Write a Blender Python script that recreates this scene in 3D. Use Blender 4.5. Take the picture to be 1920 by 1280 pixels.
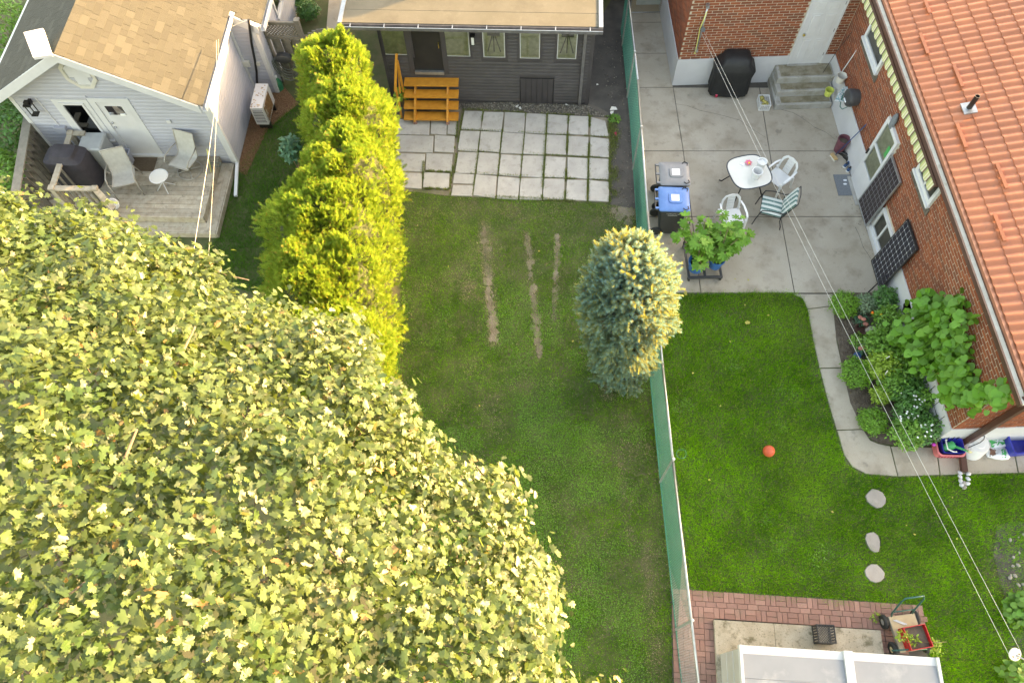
import bpy, math, random
import numpy as np
from mathutils import Vector, Matrix
random.seed(7); RNG = np.random.default_rng(11)
for o in list(bpy.data.objects): bpy.data.objects.remove(o)
SC = bpy.context.scene; COL = SC.collection

# ------------------------------------------------------------------ camera (a drone 15 m up, looking down and north)
FPX, VX, VY, CH = 1400.0, 985.0, 1335.0, 15.0
_d = np.array([VX-960, 640-VY, -FPX]); _d /= np.linalg.norm(_d); _up = -_d
_fw = np.array([0, 0, -1.0]); _yd = _fw-_up*(_fw@_up); _yd /= np.linalg.norm(_yd)
CR = np.stack([np.cross(_yd, _up), _yd, _up])          # camera -> world
cam = bpy.data.objects.new('camera', bpy.data.cameras.new('camera')); COL.objects.link(cam)
cam.data.sensor_width = 36; cam.data.lens = FPX/1920*36; cam.data.clip_end = 2000
m4 = Matrix([list(CR[i])+[0] for i in range(3)]+[[0, 0, 0, 1]]); m4.translation = Vector((0, 0, CH))
cam.matrix_world = m4; SC.camera = cam

# ------------------------------------------------------------------ sky and low evening sun from the east-north-east
SUN_EL, SUN_AZ = math.radians(15.5), math.radians(24)   # azimuth measured from +X towards +Y
world = bpy.data.worlds.new('World'); SC.world = world; world.use_nodes = True
nt = world.node_tree; bg = nt.nodes['Background']
sky = nt.nodes.new('ShaderNodeTexSky'); sky.sky_type = 'NISHITA'; sky.sun_disc = False
sky.sun_elevation = SUN_EL; sky.sun_rotation = math.radians(90)-SUN_AZ
sky.air_density = 1.0; sky.dust_density = 2.0; sky.ozone_density = 1.0
nt.links.new(sky.outputs[0], bg.inputs[0]); bg.inputs[1].default_value = 0.15
sun = bpy.data.objects.new('sun', bpy.data.lights.new('sun', 'SUN')); COL.objects.link(sun)
sun.data.energy = 2.7; sun.data.angle = math.radians(0.6); sun.data.color = (1.0, 0.76, 0.47)
sv = Vector((math.cos(SUN_EL)*math.cos(SUN_AZ), math.cos(SUN_EL)*math.sin(SUN_AZ), math.sin(SUN_EL)))
sun.rotation_euler = sv.to_track_quat('Z', 'Y').to_euler(); sun.location = (20, 10, 20)
SC.view_settings.view_transform = 'Standard'; SC.view_settings.look = 'None'
SC.view_settings.exposure = 3.27; SC.view_settings.gamma = 1.0; SC.view_settings.use_curve_mapping = False
SC.view_settings.use_white_balance = True
SC.view_settings.white_balance_temperature = 10500; SC.view_settings.white_balance_tint = 12

# ------------------------------------------------------------------ helpers
def P(px, py, z=0.0):
    """point at height z that the photograph shows at pixel px,py"""
    r = CR @ np.array([px-960, 640-py, -FPX]); return Vector(np.array([0, 0, CH])+r*((z-CH)/r[2]))
def proj(p):
    c = CR.T @ (np.array(p)-np.array([0, 0, CH])); return 960+FPX*c[0]/-c[2], 640-FPX*c[1]/-c[2]
class Fr:
    """upright wall frame: u along the wall, n outward, z up"""
    def __init__(s, o, ang):
        s.o = Vector((o[0], o[1], 0)); a = math.radians(ang)
        s.u = Vector((math.cos(a), math.sin(a), 0)); s.n = Vector((math.sin(a), -math.cos(a), 0)); s.ang = a
    def p(s, u, n, z): return s.o+s.u*u+s.n*n+Vector((0, 0, z))
    def uz(s, px, py, n=0):
        r = Vector(CR @ np.array([px-960, 640-py, -FPX])); q = s.o+s.n*n
        t = (q-Vector((0, 0, CH))).dot(s.n)/r.dot(s.n); w = Vector((0, 0, CH))+r*t
        return (w-s.o).dot(s.u), w.z
class MB:
    def __init__(s, T=None): s.v = []; s.f = []; s.T = T
    def add(s, vs, fs):
        b = len(s.v)
        for q in vs:
            q = Vector(q); s.v.append(s.T @ q if s.T else q)
        s.f += [tuple(b+i for i in f) for f in fs]; return s
    def box(s, x0, x1, y0, y1, z0, z1):
        return s.add([(x, y, z) for x in (x0, x1) for y in (y0, y1) for z in (z0, z1)],
                     [(0, 1, 3, 2), (4, 6, 7, 5), (0, 4, 5, 1), (2, 3, 7, 6), (0, 2, 6, 4), (1, 5, 7, 3)])
    def fb(s, fr, u0, u1, n0, n1, z0, z1):
        return s.add([fr.p(u, n, z) for u in (u0, u1) for n in (n0, n1) for z in (z0, z1)],
                     [(0, 1, 3, 2), (4, 6, 7, 5), (0, 4, 5, 1), (2, 3, 7, 6), (0, 2, 6, 4), (1, 5, 7, 3)])
    def prism(s, pts, z0, z1):
        n = len(pts); vs = [(p[0], p[1], z0) for p in pts]+[(p[0], p[1], z1) for p in pts]
        return s.add(vs, [tuple(range(n-1, -1, -1)), tuple(range(n, 2*n))]+[(i, (i+1) % n, n+(i+1) % n, n+i) for i in range(n)])
    def bar(s, a, b, w, h=None, up=(0, 0, 1)):
        a, b = Vector(a), Vector(b); d = (b-a).normalized(); x = d.cross(Vector(up))
        if x.length < 1e-4: x = d.cross(Vector((1, 0, 0)))
        x.normalize(); y = x.cross(d); h = h or w
        vs = [q+x*sx*w/2+y*sy*h/2 for q in (a, b) for sx, sy in ((-1, -1), (1, -1), (1, 1), (-1, 1))]
        return s.add(vs, [(3, 2, 1, 0), (4, 5, 6, 7)]+[(i, (i+1) % 4, 4+(i+1) % 4, 4+i) for i in range(4)])
    def rings(s, rs, cap0=True, cap1=True):
        n = len(rs[0]); b = []
        vs = [q for r in rs for q in r]; fs = []
        for k in range(len(rs)-1):
            for i in range(n): fs.append((k*n+i, k*n+(i+1) % n, (k+1)*n+(i+1) % n, (k+1)*n+i))
        if cap0: fs.append(tuple(range(n-1, -1, -1)))
        if cap1: fs.append(tuple(range((len(rs)-1)*n, len(rs)*n)))
        return s.add(vs, fs)
    def tube(s, pts, r, n=6, closed=False):
        pts = [Vector(p) for p in pts]; rs = r if isinstance(r, (list, tuple)) else [r]*len(pts); out = []; prev = None
        for i, p in enumerate(pts):
            a = pts[(i-1) % len(pts)] if (closed or i) else p; c = pts[(i+1) % len(pts)] if (closed or i < len(pts)-1) else p
            d = (c-a); d = d.normalized() if d.length > 1e-9 else Vector((0, 0, 1))
            if prev is None: x = d.orthogonal().normalized()
            else:
                x = prev-d*prev.dot(d); x = x.normalized() if x.length > 1e-6 else d.orthogonal().normalized()
            prev = x; y = d.cross(x)
            out.append([p+(x*math.cos(2*math.pi*k/n)+y*math.sin(2*math.pi*k/n))*rs[i] for k in range(n)])
        if closed: out.append(out[0]); return s.rings(out, False, False)
        return s.rings(out)
    def lathe(s, prof, c=(0, 0, 0), n=20, sx=1, sy=1, cap0=True, cap1=True):
        return s.rings([[(c[0]+r*sx*math.cos(2*math.pi*k/n), c[1]+r*sy*math.sin(2*math.pi*k/n), c[2]+z) for k in range(n)] for r, z in prof], cap0, cap1)
    def sheet(s, grid):
        ny, nx = len(grid), len(grid[0]); return s.add([q for r in grid for q in r],
            [(j*nx+i, j*nx+i+1, (j+1)*nx+i+1, (j+1)*nx+i) for j in range(ny-1) for i in range(nx-1)])
    def build(s, name, mat, parent=None, smooth=False, **k):
        me = bpy.data.meshes.new(name); v = s.v
        lo = [min(q[i] for q in v) for i in range(3)]; hi = [max(q[i] for q in v) for i in range(3)]
        og = Vector(((lo[0]+hi[0])/2, (lo[1]+hi[1])/2, lo[2]))
        me.from_pydata([tuple(q-og) for q in v], [], s.f); me.materials.append(mat)
        if smooth: me.polygons.foreach_set('use_smooth', [True]*len(me.polygons)); 
        o = place(name, me, Matrix.Translation(og), parent)
        if smooth == 'auto':
            try:
                me.polygons.foreach_set('use_smooth', [True]*len(me.polygons)); me.set_sharp_from_angle(angle=math.radians(40))
            except Exception: pass
        if k: tag(o, **k)
        return o
WM = {}
def place(name, me, mw, parent=None):
    o = bpy.data.objects.new(name, me); COL.objects.link(o); WM[o.name] = mw.copy()
    if parent is not None:
        o.parent = parent; o.matrix_parent_inverse = WM[parent.name].inverted()
    o.matrix_basis = mw; return o
def tag(o, label=None, cat=None, group=None, kind=None):
    if label: o['label'] = label
    if cat: o['category'] = cat
    if group: o['group'] = group
    if kind: o['kind'] = kind
    return o
def thing(name, label, cat, loc=(0, 0, 0), group=None):
    o = place(name, None, Matrix.Translation(Vector(loc))); o.empty_display_size = .2; return tag(o, label, cat, group)
def struct(name, loc=(0, 0, 0)):
    o = place(name, None, Matrix.Translation(Vector(loc))); o.empty_display_size = .2; return tag(o, kind='structure')
def npmesh(name, V, F, mat, parent=None, col=None, smooth=False, **k):
    """large triangle mesh from numpy arrays"""
    V = np.asarray(V, np.float32); F = np.asarray(F, np.int32); og = np.array([(V[:, 0].min()+V[:, 0].max())/2, (V[:, 1].min()+V[:, 1].max())/2, V[:, 2].min()], np.float32)
    me = bpy.data.meshes.new(name); me.vertices.add(len(V)); me.vertices.foreach_set('co', (V-og).ravel())
    n = F.shape[1]; me.loops.add(F.size); me.loops.foreach_set('vertex_index', F.ravel())
    me.polygons.add(len(F)); me.polygons.foreach_set('loop_start', np.arange(0, F.size, n, dtype=np.int32))
    if smooth: me.polygons.foreach_set('use_smooth', np.ones(len(F), bool))
    me.update(calc_edges=True)
    if col is not None:
        a = me.color_attributes.new('tint', 'FLOAT_COLOR', 'POINT'); a.data.foreach_set('color', np.asarray(col, np.float32).ravel())
    me.materials.append(mat); o = place(name, me, Matrix.Translation(Vector(og.tolist())), parent)
    if k: tag(o, **k)
    return o
def scatter(TV, TF, pos, rot, scl):
    """copies of a template (TV verts, TF tris) -> arrays.  rot: Nx3x3, scl: N"""
    N = len(pos); V = np.einsum('nij,vj->nvi', rot, TV)*np.asarray(scl)[:, None, None]+pos[:, None, :]
    F = TF[None]+(np.arange(N)*len(TV))[:, None, None]; return V.reshape(-1, 3), F.reshape(-1, TF.shape[1])
def norm(a): return a/np.maximum(np.linalg.norm(a, axis=-1, keepdims=True), 1e-9)
def basis(fwd, up):
    """rotation whose Y column follows fwd and Z column is close to up"""
    y = norm(fwd); x = norm(np.cross(y, up)); z = np.cross(x, y); return np.stack([x, y, z], -1)
def inpoly(x, y, poly):
    poly = np.array([(p[0], p[1]) for p in poly]); ins = np.zeros(len(x), bool); j = len(poly)-1
    for i in range(len(poly)):
        xi, yi = poly[i]; xj, yj = poly[j]
        c = ((yi > y) != (yj > y)) & (x < (xj-xi)*(y-yi)/((yj-yi) if abs(yj-yi) > 1e-9 else 1e-9)+xi); ins ^= c; j = i
    return ins
def vnoise(x, y, sc, seed=0):
    """cheap smooth value noise 0..1"""
    x = np.asarray(x)*sc+seed*17.3; y = np.asarray(y)*sc+seed*9.1; xi = np.floor(x); yi = np.floor(y); fx = x-xi; fy = y-yi
    h = lambda a, b: np.modf(np.abs(np.sin(a*127.1+b*311.7+seed)*43758.5453))[0]
    fx = fx*fx*(3-2*fx); fy = fy*fy*(3-2*fy)
    return (h(xi, yi)*(1-fx)+h(xi+1, yi)*fx)*(1-fy)+(h(xi, yi+1)*(1-fx)+h(xi+1, yi+1)*fx)*fy
def TR(loc, rz=0, rx=0, ry=0, s=1):
    return Matrix.Translation(Vector(loc)) @ Matrix.Rotation(rz, 4, 'Z') @ Matrix.Rotation(ry, 4, 'Y') @ Matrix.Rotation(rx, 4, 'X') @ Matrix.Scale(s, 4)
def boxmesh(name, mat, bev=0.0):
    """unit box -.5...5 used by shared pieces"""
    mb = MB(); b = bev
    if not b: mb.box(-.5, .5, -.5, .5, -.5, .5)
    else:
        mb.rings([[(-.5+b, -.5+b, .5), (.5-b, -.5+b, .5), (.5-b, .5-b, .5), (-.5+b, .5-b, .5)], [(-.5, -.5, .5-b), (.5, -.5, .5-b), (.5, .5, .5-b), (-.5, .5, .5-b)],
                  [(-.5, -.5, -.5), (.5, -.5, -.5), (.5, .5, -.5), (-.5, .5, -.5)]][::-1])
    me = bpy.data.meshes.new(name); me.from_pydata([tuple(q) for q in mb.v], [], mb.f); me.materials.append(mat); return me

# ------------------------------------------------------------------ procedural materials
def _n(t, k, **kw):
    n = t.nodes.new('ShaderNode'+k)
    for a, b in kw.items(): setattr(n, a, b)
    return n
def rgba(c): return (c[0], c[1], c[2], 1)
def MIX(t, a, b, f, blend='MIX'):
    m = _n(t, 'Mix', data_type='RGBA', blend_type=blend); L = t.links.new
    for s, v in ((m.inputs['Factor'], f), (m.inputs[6], a), (m.inputs[7], b)):
        if hasattr(v, 'links') or hasattr(v, 'is_linked'): L(v, s)
        else: s.default_value = v if not isinstance(v, tuple) else rgba(v)
    return m.outputs[2]
def RAMP(t, v, lo, hi):
    r = _n(t, 'MapRange'); r.inputs[1].default_value = lo; r.inputs[2].default_value = hi; r.clamp = True; t.links.new(v, r.inputs[0]); return r.outputs[0]
def NOISE(t, sc, det=4, rough=.55, vec=None, dist=0):
    n = _n(t, 'TexNoise'); n.inputs['Scale'].default_value = sc; n.inputs['Detail'].default_value = det; n.inputs['Roughness'].default_value = rough; n.inputs['Distortion'].default_value = dist
    t.links.new(vec if vec is not None else _n(t, 'NewGeometry').outputs['Position'], n.inputs['Vector']); return n.outputs[0]
def RND(t):
    a = _n(t, 'ObjectInfo').outputs['Random']; b = _n(t, 'NewGeometry').outputs['Random Per Island']
    s = _n(t, 'Math', operation='ADD'); t.links.new(a, s.inputs[0]); t.links.new(b, s.inputs[1])
    k = _n(t, 'Math', operation='MULTIPLY'); k.inputs[1].default_value = 3.7; t.links.new(s.outputs[0], k.inputs[0])
    f = _n(t, 'Math', operation='FRACT'); t.links.new(k.outputs[0], f.inputs[0]); return f.outputs[0]
MATS = {}
def M(name, a, b=None, sc=5, lo=.35, hi=.65, rough=.6, isl=0, pal=None, bump=0, bsc=90, spec=.5, metal=0, stains=(), coat=0, tint=False, speck=0):
    m = bpy.data.materials.new(name); m.use_nodes = True; t = m.node_tree; pr = t.nodes['Principled BSDF']; L = t.links.new
    c = MIX(t, a, b if b else a, RAMP(t, NOISE(t, sc), lo, hi))
    if pal:
        r = _n(t, 'ValToRGB'); r.color_ramp.interpolation = 'CONSTANT'; L(RND(t), r.inputs[0]); e = r.color_ramp.elements
        while len(e) < len(pal): e.new(.5)
        for i, q in enumerate(pal): e[i].position = i/len(pal); e[i].color = rgba(q)
        c = MIX(t, r.outputs[0], c, .28)
    if isl:
        mu = _n(t, 'MapRange'); mu.inputs[3].default_value = 1-isl; mu.inputs[4].default_value = 1+isl; L(RND(t), mu.inputs[0]); c = MIX(t, c, mu.outputs[0], 1.0, 'MULTIPLY')
    for (sc2, col, s0, s1, amt) in stains:
        f = RAMP(t, NOISE(t, sc2, 6, .62), s0, s1); k = _n(t, 'Math', operation='MULTIPLY'); k.inputs[1].default_value = amt; L(f, k.inputs[0]); c = MIX(t, c, col, k.outputs[0])
    if speck:
        mu = _n(t, 'MapRange'); mu.inputs[1].default_value = .3; mu.inputs[2].default_value = .7; mu.inputs[3].default_value = 1-speck; mu.inputs[4].default_value = 1+speck
        L(NOISE(t, 170, 2, .6), mu.inputs[0]); c = MIX(t, c, mu.outputs[0], 1.0, 'MULTIPLY')
    if tint:
        at = _n(t, 'Attribute', attribute_name='tint'); c = MIX(t, c, at.outputs['Color'], 1.0, 'MULTIPLY')
    L(c, pr.inputs['Base Color']); pr.inputs['Roughness'].default_value = rough; pr.inputs['Metallic'].default_value = metal; pr.inputs['Specular IOR Level'].default_value = spec
    if coat: pr.inputs['Coat Weight'].default_value = coat
    if bump:
        b_ = _n(t, 'Bump'); b_.inputs['Strength'].default_value = bump; b_.inputs['Distance'].default_value = .02; L(NOISE(t, bsc, 5, .6), b_.inputs['Height']); L(b_.outputs[0], pr.inputs['Normal'])
    MATS[name] = m; return m
def LEAF(name, a, b, rough=.45, spec=.5, tr=.3, trc=None, trm=.35, isl=.3, odd=None, oddp=.06, tint=False, sc=1.5):
    """leaf: principled surface mixed with some light passing through"""
    m = bpy.data.materials.new(name); m.use_nodes = True; t = m.node_tree; pr = t.nodes['Principled BSDF']; L = t.links.new
    c = MIX(t, a, b, RAMP(t, NOISE(t, sc, 3), .35, .65)); rn = RND(t)
    mu = _n(t, 'MapRange'); mu.inputs[3].default_value = 1-isl; mu.inputs[4].default_value = 1+isl; L(rn, mu.inputs[0]); c = MIX(t, c, mu.outputs[0], 1.0, 'MULTIPLY')
    if odd:
        g = _n(t, 'Math', operation='LESS_THAN'); g.inputs[1].default_value = oddp; L(rn, g.inputs[0]); c = MIX(t, c, odd, g.outputs[0])
    if tint:
        at = _n(t, 'Attribute', attribute_name='tint'); c = MIX(t, c, at.outputs['Color'], 1.0, 'MULTIPLY')
    L(c, pr.inputs['Base Color']); pr.inputs['Roughness'].default_value = rough; pr.inputs['Specular IOR Level'].default_value = spec
    tb = _n(t, 'BsdfTranslucent'); L(MIX(t, c, trc if trc else (.6, .8, .15), trm), tb.inputs[0])
    mx = _n(t, 'MixShader'); mx.inputs[0].default_value = tr; L(pr.outputs[0], mx.inputs[1]); L(tb.outputs[0], mx.inputs[2]); L(mx.outputs[0], t.nodes['Material Output'].inputs[0]); MATS[name] = m; return m
def GLASS(name, tintc=(.85, .9, .9), rough=.03, alpha=.35):
    """window pane: clear and reflecting"""
    m = bpy.data.materials.new(name); m.use_nodes = True; t = m.node_tree; L = t.links.new
    t.nodes.remove(t.nodes['Principled BSDF']); tp = _n(t, 'BsdfTransparent'); tp.inputs[0].default_value = rgba(tintc); gl = _n(t, 'BsdfGlossy'); gl.inputs['Roughness'].default_value = rough
    fr = _n(t, 'Fresnel'); fr.inputs[0].default_value = 1.5; mx = _n(t, 'MixShader'); ad = _n(t, 'Math', operation='ADD', use_clamp=True); ad.inputs[1].default_value = alpha*.2
    L(fr.outputs[0], ad.inputs[0]); L(ad.outputs[0], mx.inputs[0]); L(tp.outputs[0], mx.inputs[1]); L(gl.outputs[0], mx.inputs[2]); L(mx.outputs[0], t.nodes['Material Output'].inputs[0]); MATS[name] = m; return m

M('soil', (.16, .125, .09), (.25, .21, .165), 3, rough=.95, bump=.5, bsc=60, stains=[(.7, (.06, .075, .03), .45, .62, .7)], speck=.2)
M('yard_soil', (.050, .078, .020), (.105, .098, .05), 2.2, rough=.95, bump=.5, bsc=70, speck=.2)
M('dirt', (.115, .10, .085), (.07, .062, .055), 2.5, rough=.95, bump=.4, bsc=70, stains=[(1.3, (.06, .07, .03), .6, .7, .5)], speck=.22)
M('asphalt_dark', (.055, .05, .047), (.085, .078, .07), 3, rough=.9, bump=.3, speck=.2)
M('bed_soil', (.085, .062, .045), (.14, .11, .085), 6, rough=.95, bump=.6, bsc=50, speck=.2)
M('mulch', (.16, .075, .035), (.26, .15, .085), 30, rough=.95, bump=.6, bsc=60, speck=.25)
M('gravel', (.22, .20, .17), (.10, .09, .075), 30, rough=.9, pal=[(.24, .22, .19), (.12, .11, .10), (.34, .31, .26), (.17, .14, .11), (.08, .07, .06)], isl=.2)
M('concrete', (.345, .295, .235), (.395, .345, .285), 1.1, rough=.85, bump=.25, bsc=140, stains=[(1.6, (.19, .15, .11), .50, .70, .6), (4.5, (.14, .12, .09), .58, .74, .5), (.5, (.40, .365, .32), .55, .7, .5), (2.9, (.12, .105, .09), .62, .72, .5)], speck=.13)
M('step_concrete', (.37, .36, .345), (.29, .275, .25), 3, rough=.85, bump=.2, stains=[(2.2, (.20, .17, .095), .50, .66, .6), (9, (.16, .15, .12), .6, .7, .5)], speck=.1)
M('tread_moss', (.20, .165, .105), (.29, .26, .20), 4, rough=.9, bump=.3, stains=[(3, (.12, .10, .055), .48, .62, .7)], speck=.15)
M('pad_concrete', (.30, .265, .205), (.38, .34, .275), 3, rough=.9, bump=.35, stains=[(5, (.10, .085, .045), .53, .66, .8), (28, (.08, .07, .04), .58, .66, .6)], speck=.2)
M('flagstone', (.345, .33, .315), (.42, .405, .385), 2.2, rough=.85, isl=.07, bump=.3, bsc=60, stains=[(6, (.25, .235, .21), .53, .72, .6), (25, (.2, .185, .16), .60, .7, .45)], speck=.1)
M('path_brick', (.27, .145, .12), (.22, .118, .095), 9, rough=.9, isl=.13, bump=.3, pal=[(.28, .15, .125), (.25, .135, .112), (.30, .17, .142), (.225, .125, .106)], stains=[(4, (.17, .13, .10), .52, .7, .45)], speck=.14)
M('wall_brick', (.25, .058, .023), (.30, .078, .032), 9, rough=.85, bump=.3, isl=.14, pal=[(.25, .060, .025), (.205, .048, .021), (.28, .075, .031), (.145, .042, .022), (.235, .063, .027), (.115, .043, .025)], speck=.1)
M('mortar', (.50, .43, .35), (.42, .355, .28), 20, rough=.95, speck=.1)
M('white_render', (.54, .54, .565), (.49, .49, .515), 2, rough=.75, bump=.1, stains=[(3, (.5, .48, .44), .62, .75, .4)])
M('white_siding', (.41, .42, .485), (.365, .375, .435), 1.5, rough=.5, isl=.03, stains=[(2.5, (.46, .46, .45), .58, .75, .35)])
M('white_trim', (.58, .585, .60), (.53, .535, .555), 3, rough=.45, stains=[(6, (.5, .49, .46), .6, .75, .3)])
M('white_paint', (.58, .58, .60), (.54, .54, .56), 4, rough=.4)
M('white_plastic', (.66, .66, .665), (.62, .62, .63), 4, rough=.35)
M('shingle', (.050, .0485, .040), (.060, .058, .048), 16, rough=.9, bump=.4, bsc=160, isl=.06, pal=[(.051, .0485, .039), (.046, .0435, .035), (.058, .055, .045), (.049, .0465, .037), (.043, .041, .033), (.065, .062, .050)], speck=.16)
M('shingle_grey', (.19, .185, .19), (.25, .245, .25), 16, rough=.9, isl=.2, bump=.3, bsc=160, speck=.15)
M('roll_roof', (.100, .092, .070), (.118, .108, .084), 2, rough=.9, bump=.2, bsc=120, stains=[(1.4, (.072, .064, .05), .50, .7, .7), (7, (.14, .128, .10), .56, .7, .5)], speck=.12)
M('dark_siding', (.052, .047, .053), (.064, .058, .065), 3, rough=.55, isl=.06, stains=[(2, (.11, .10, .10), .55, .75, .4)])
M('dark_trim', (.046, .041, .046), (.058, .052, .058), 3, rough=.5)
M('near_black', (.012, .011, .011), (.02, .018, .017), 4, rough=.35)
M('curtain', (.42, .40, .29), (.30, .29, .20), 9, rough=.9)
M('interior', (.05, .047, .042), (.09, .08, .07), 5, rough=.9)
M('galv', (.42, .435, .45), (.33, .345, .36), 10, rough=.35, metal=.75)
M('dark_gutter', (.10, .095, .10), (.15, .14, .145), 6, rough=.4)
M('fence_green', (.014, .165, .12), (.022, .195, .14), 6, rough=.5)
M('fence_post', (.42, .43, .42), (.34, .35, .35), 8, rough=.45, metal=.4)
M('cedar_orange', (.56, .24, .035), (.47, .185, .025), 8, rough=.5, isl=.08, bump=.15, bsc=40)
M('old_wood', (.31, .26, .20), (.39, .345, .28), 7, rough=.85, isl=.14, bump=.3, bsc=50, stains=[(9, (.12, .10, .08), .56, .7, .6)], speck=.1)
M('dark_wood', (.085, .072, .06), (.13, .11, .09), 8, rough=.85, isl=.16, bump=.2)
M('grey_wood', (.20, .18, .15), (.15, .135, .11), 8, rough=.85, isl=.15, bump=.25, bsc=50)
M('terracotta', (.37, .118, .055), (.31, .098, .047), 2.5, rough=.42, isl=.11, spec=.45, stains=[(1.7, (.27, .088, .05), .50, .70, .6), (9, (.24, .095, .058), .58, .70, .5), (30, (.16, .075, .05), .62, .70, .5)])
M('terracotta_trim', (.34, .125, .07), (.29, .105, .06), 5, rough=.45)
M('brown_metal', (.095, .045, .035), (.075, .036, .028), 6, rough=.4)
M('gutter_dirt', (.20, .15, .085), (.10, .075, .045), 20, rough=.95, bump=.6)
M('fascia_cream', (.60, .58, .50), (.50, .475, .40), 6, rough=.6, stains=[(7, (.3, .26, .18), .56, .7, .5)])
M('black_cloth', (.014, .014, .015), (.022, .022, .023), 4, rough=.55, bump=.25, bsc=25, spec=.35)
M('brown_cloth', (.030, .026, .032), (.042, .036, .045), 6, rough=.8)
M('black_plastic', (.018, .018, .019), (.028, .028, .03), 6, rough=.4)
M('dark_plastic', (.045, .046, .05), (.06, .061, .065), 5, rough=.45)
M('bin_body', (.038, .040, .042), (.05, .05, .052), 5, rough=.42, stains=[(8, (.09, .085, .08), .6, .72, .4)])
M('bin_grey', (.20, .205, .22), (.17, .175, .19), 5, rough=.42, stains=[(12, (.3, .3, .3), .6, .7, .4)])
M('bin_blue', (.075, .20, .47), (.06, .165, .41), 5, rough=.42, stains=[(12, (.2, .3, .5), .6, .7, .4)])
M('sticker', (.72, .74, .78), (.62, .65, .72), 60, rough=.4)
M('table_glass', (.60, .585, .55), (.56, .545, .51), 3, rough=.12, spec=.6)
M('table_rim', (.035, .045, .06), None, rough=.35)
M('black_steel', (.02, .02, .022), None, rough=.4)
M('sling', (.42, .405, .37), (.37, .355, .32), 12, rough=.8)
M('sling_frame', (.36, .335, .30), None, rough=.4, metal=.3)
M('pot_blue', (.025, .16, .42), (.02, .13, .36), 6, rough=.4)
M('royal_blue', (.02, .035, .36), (.016, .028, .28), 6, rough=.4)
M('pot_purple', (.17, .055, .075), (.13, .04, .058), 8, rough=.6, bump=.2)
M('pink_plastic', (.72, .19, .20), (.66, .16, .17), 6, rough=.45)
M('green_plastic', (.015, .34, .11), (.012, .28, .09), 6, rough=.4)
M('dark_green_plastic', (.008, .15, .075), None, rough=.35)
M('lime_plastic', (.50, .55, .12), None, rough=.45)
M('ball_red', (.62, .10, .045), (.56, .085, .035), 6, rough=.5, bump=.15, bsc=200)
M('red_plastic', (.50, .018, .022), (.42, .014, .018), 6, rough=.4)
M('cart_wood', (.42, .34, .225), (.36, .29, .19), 8, rough=.8)
M('cart_green', (.018, .10, .085), None, rough=.4)
M('rubber', (.02, .02, .02), (.03, .03, .028), 9, rough=.8)
M('hub_cream', (.55, .48, .28), None, rough=.5)
M('hub_grey', (.45, .45, .45), None, rough=.4, metal=.5)
M('shed_roof', (.225, .235, .25), (.20, .21, .225), 2, rough=.38, spec=.35, stains=[(2, (.5, .5, .49), .55, .75, .4)])
M('shed_trim', (.50, .50, .50), None, rough=.4)
M('shed_side', (.47, .46, .44), (.42, .41, .39), 3, rough=.5)
M('solar_cell', (.006, .007, .016), (.010, .010, .022), 30, rough=.12, spec=.6)
M('solar_brown', (.022, .014, .020), (.016, .011, .018), 30, rough=.12, spec=.6)
M('solar_line', (.45, .46, .48), None, rough=.4)
M('solar_dot', (.45, .62, .55), None, rough=.4)
M('mat_grey', (.13, .145, .165), (.17, .185, .205), 30, rough=.95, bump=.4, bsc=150)
M('door_mat', (.075, .05, .03), (.10, .07, .045), 30, rough=.95)
M('stone', (.34, .31, .27), (.26, .24, .21), 8, rough=.9, isl=.18, bump=.4, bsc=30)
M('step_stone', (.29, .255, .23), (.34, .305, .275), 6, rough=.9, isl=.1, bump=.3, speck=.1)
M('bark', (.11, .085, .06), (.16, .13, .10), 12, rough=.9, bump=.6, bsc=30)
M('twig', (.20, .13, .08), (.26, .18, .11), 9, rough=.85)
M('wire', (.46, .44, .40), (.38, .36, .32), 5, rough=.5)
M('cord_white', (.55, .55, .53), None, rough=.6)
M('cord_yellow', (.62, .60, .20), None, rough=.6)
M('hose_green', (.02, .13, .11), None, rough=.4)
M('hose_grey', (.10, .12, .11), (.15, .17, .15), 20, rough=.5)
M('bag_white', (.72, .73, .74), (.62, .62, .63), 9, rough=.35)
M('bag_green', (.015, .36, .10), (.02, .30, .08), 9, rough=.35)
M('bag_brown', (.16, .075, .05), None, rough=.5)
M('petal_pink', (.80, .16, .28), None, rough=.6)
M('petal_yellow', (.85, .55, .06), None, rough=.6)
M('petal_magenta', (.55, .03, .40), None, rough=.6)
M('petal_white', (.80, .80, .78), None, rough=.6)
M('sedum', (.36, .115, .10), (.42, .17, .12), 20, rough=.8, isl=.2)
M('tomato', (.75, .16, .01), None, rough=.3)
M('pear', (.36, .31, .09), (.28, .22, .06), 9, rough=.5, isl=.15)
M('handle_red', (.40, .02, .06), None, rough=.5)
M('handle_blue', (.01, .06, .16), None, rough=.4)
M('handle_wood', (.45, .29, .14), None, rough=.6)
M('brass', (.50, .36, .10), None, rough=.3, metal=.9)
M('chrome', (.55, .55, .56), None, rough=.25, metal=.9)
M('rust', (.22, .11, .05), (.30, .17, .08), 12, rough=.9, stains=[(7, (.5, .48, .44), .55, .65, .7)])
M('cream_metal', (.60, .58, .53), (.55, .53, .48), 5, rough=.45)
M('box_grey', (.36, .375, .38), (.32, .335, .34), 5, rough=.5)
M('box_lilac', (.30, .31, .36), None, rough=.5)
M('scrap', (.62, .61, .58), None, rough=.8)
M('teal_cloth', (.20, .36, .38), (.62, .62, .62), 18, lo=.45, hi=.55, rough=.9)
M('yellow_wall', (.50, .36, .09), (.42, .30, .08), 5, rough=.9)
M('sign_grey', (.36, .38, .37), (.30, .33, .30), 4, rough=.35, metal=.3)
GLASS('glass'); GLASS('dark_glass', (.25, .28, .28), .02, .5)
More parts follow.
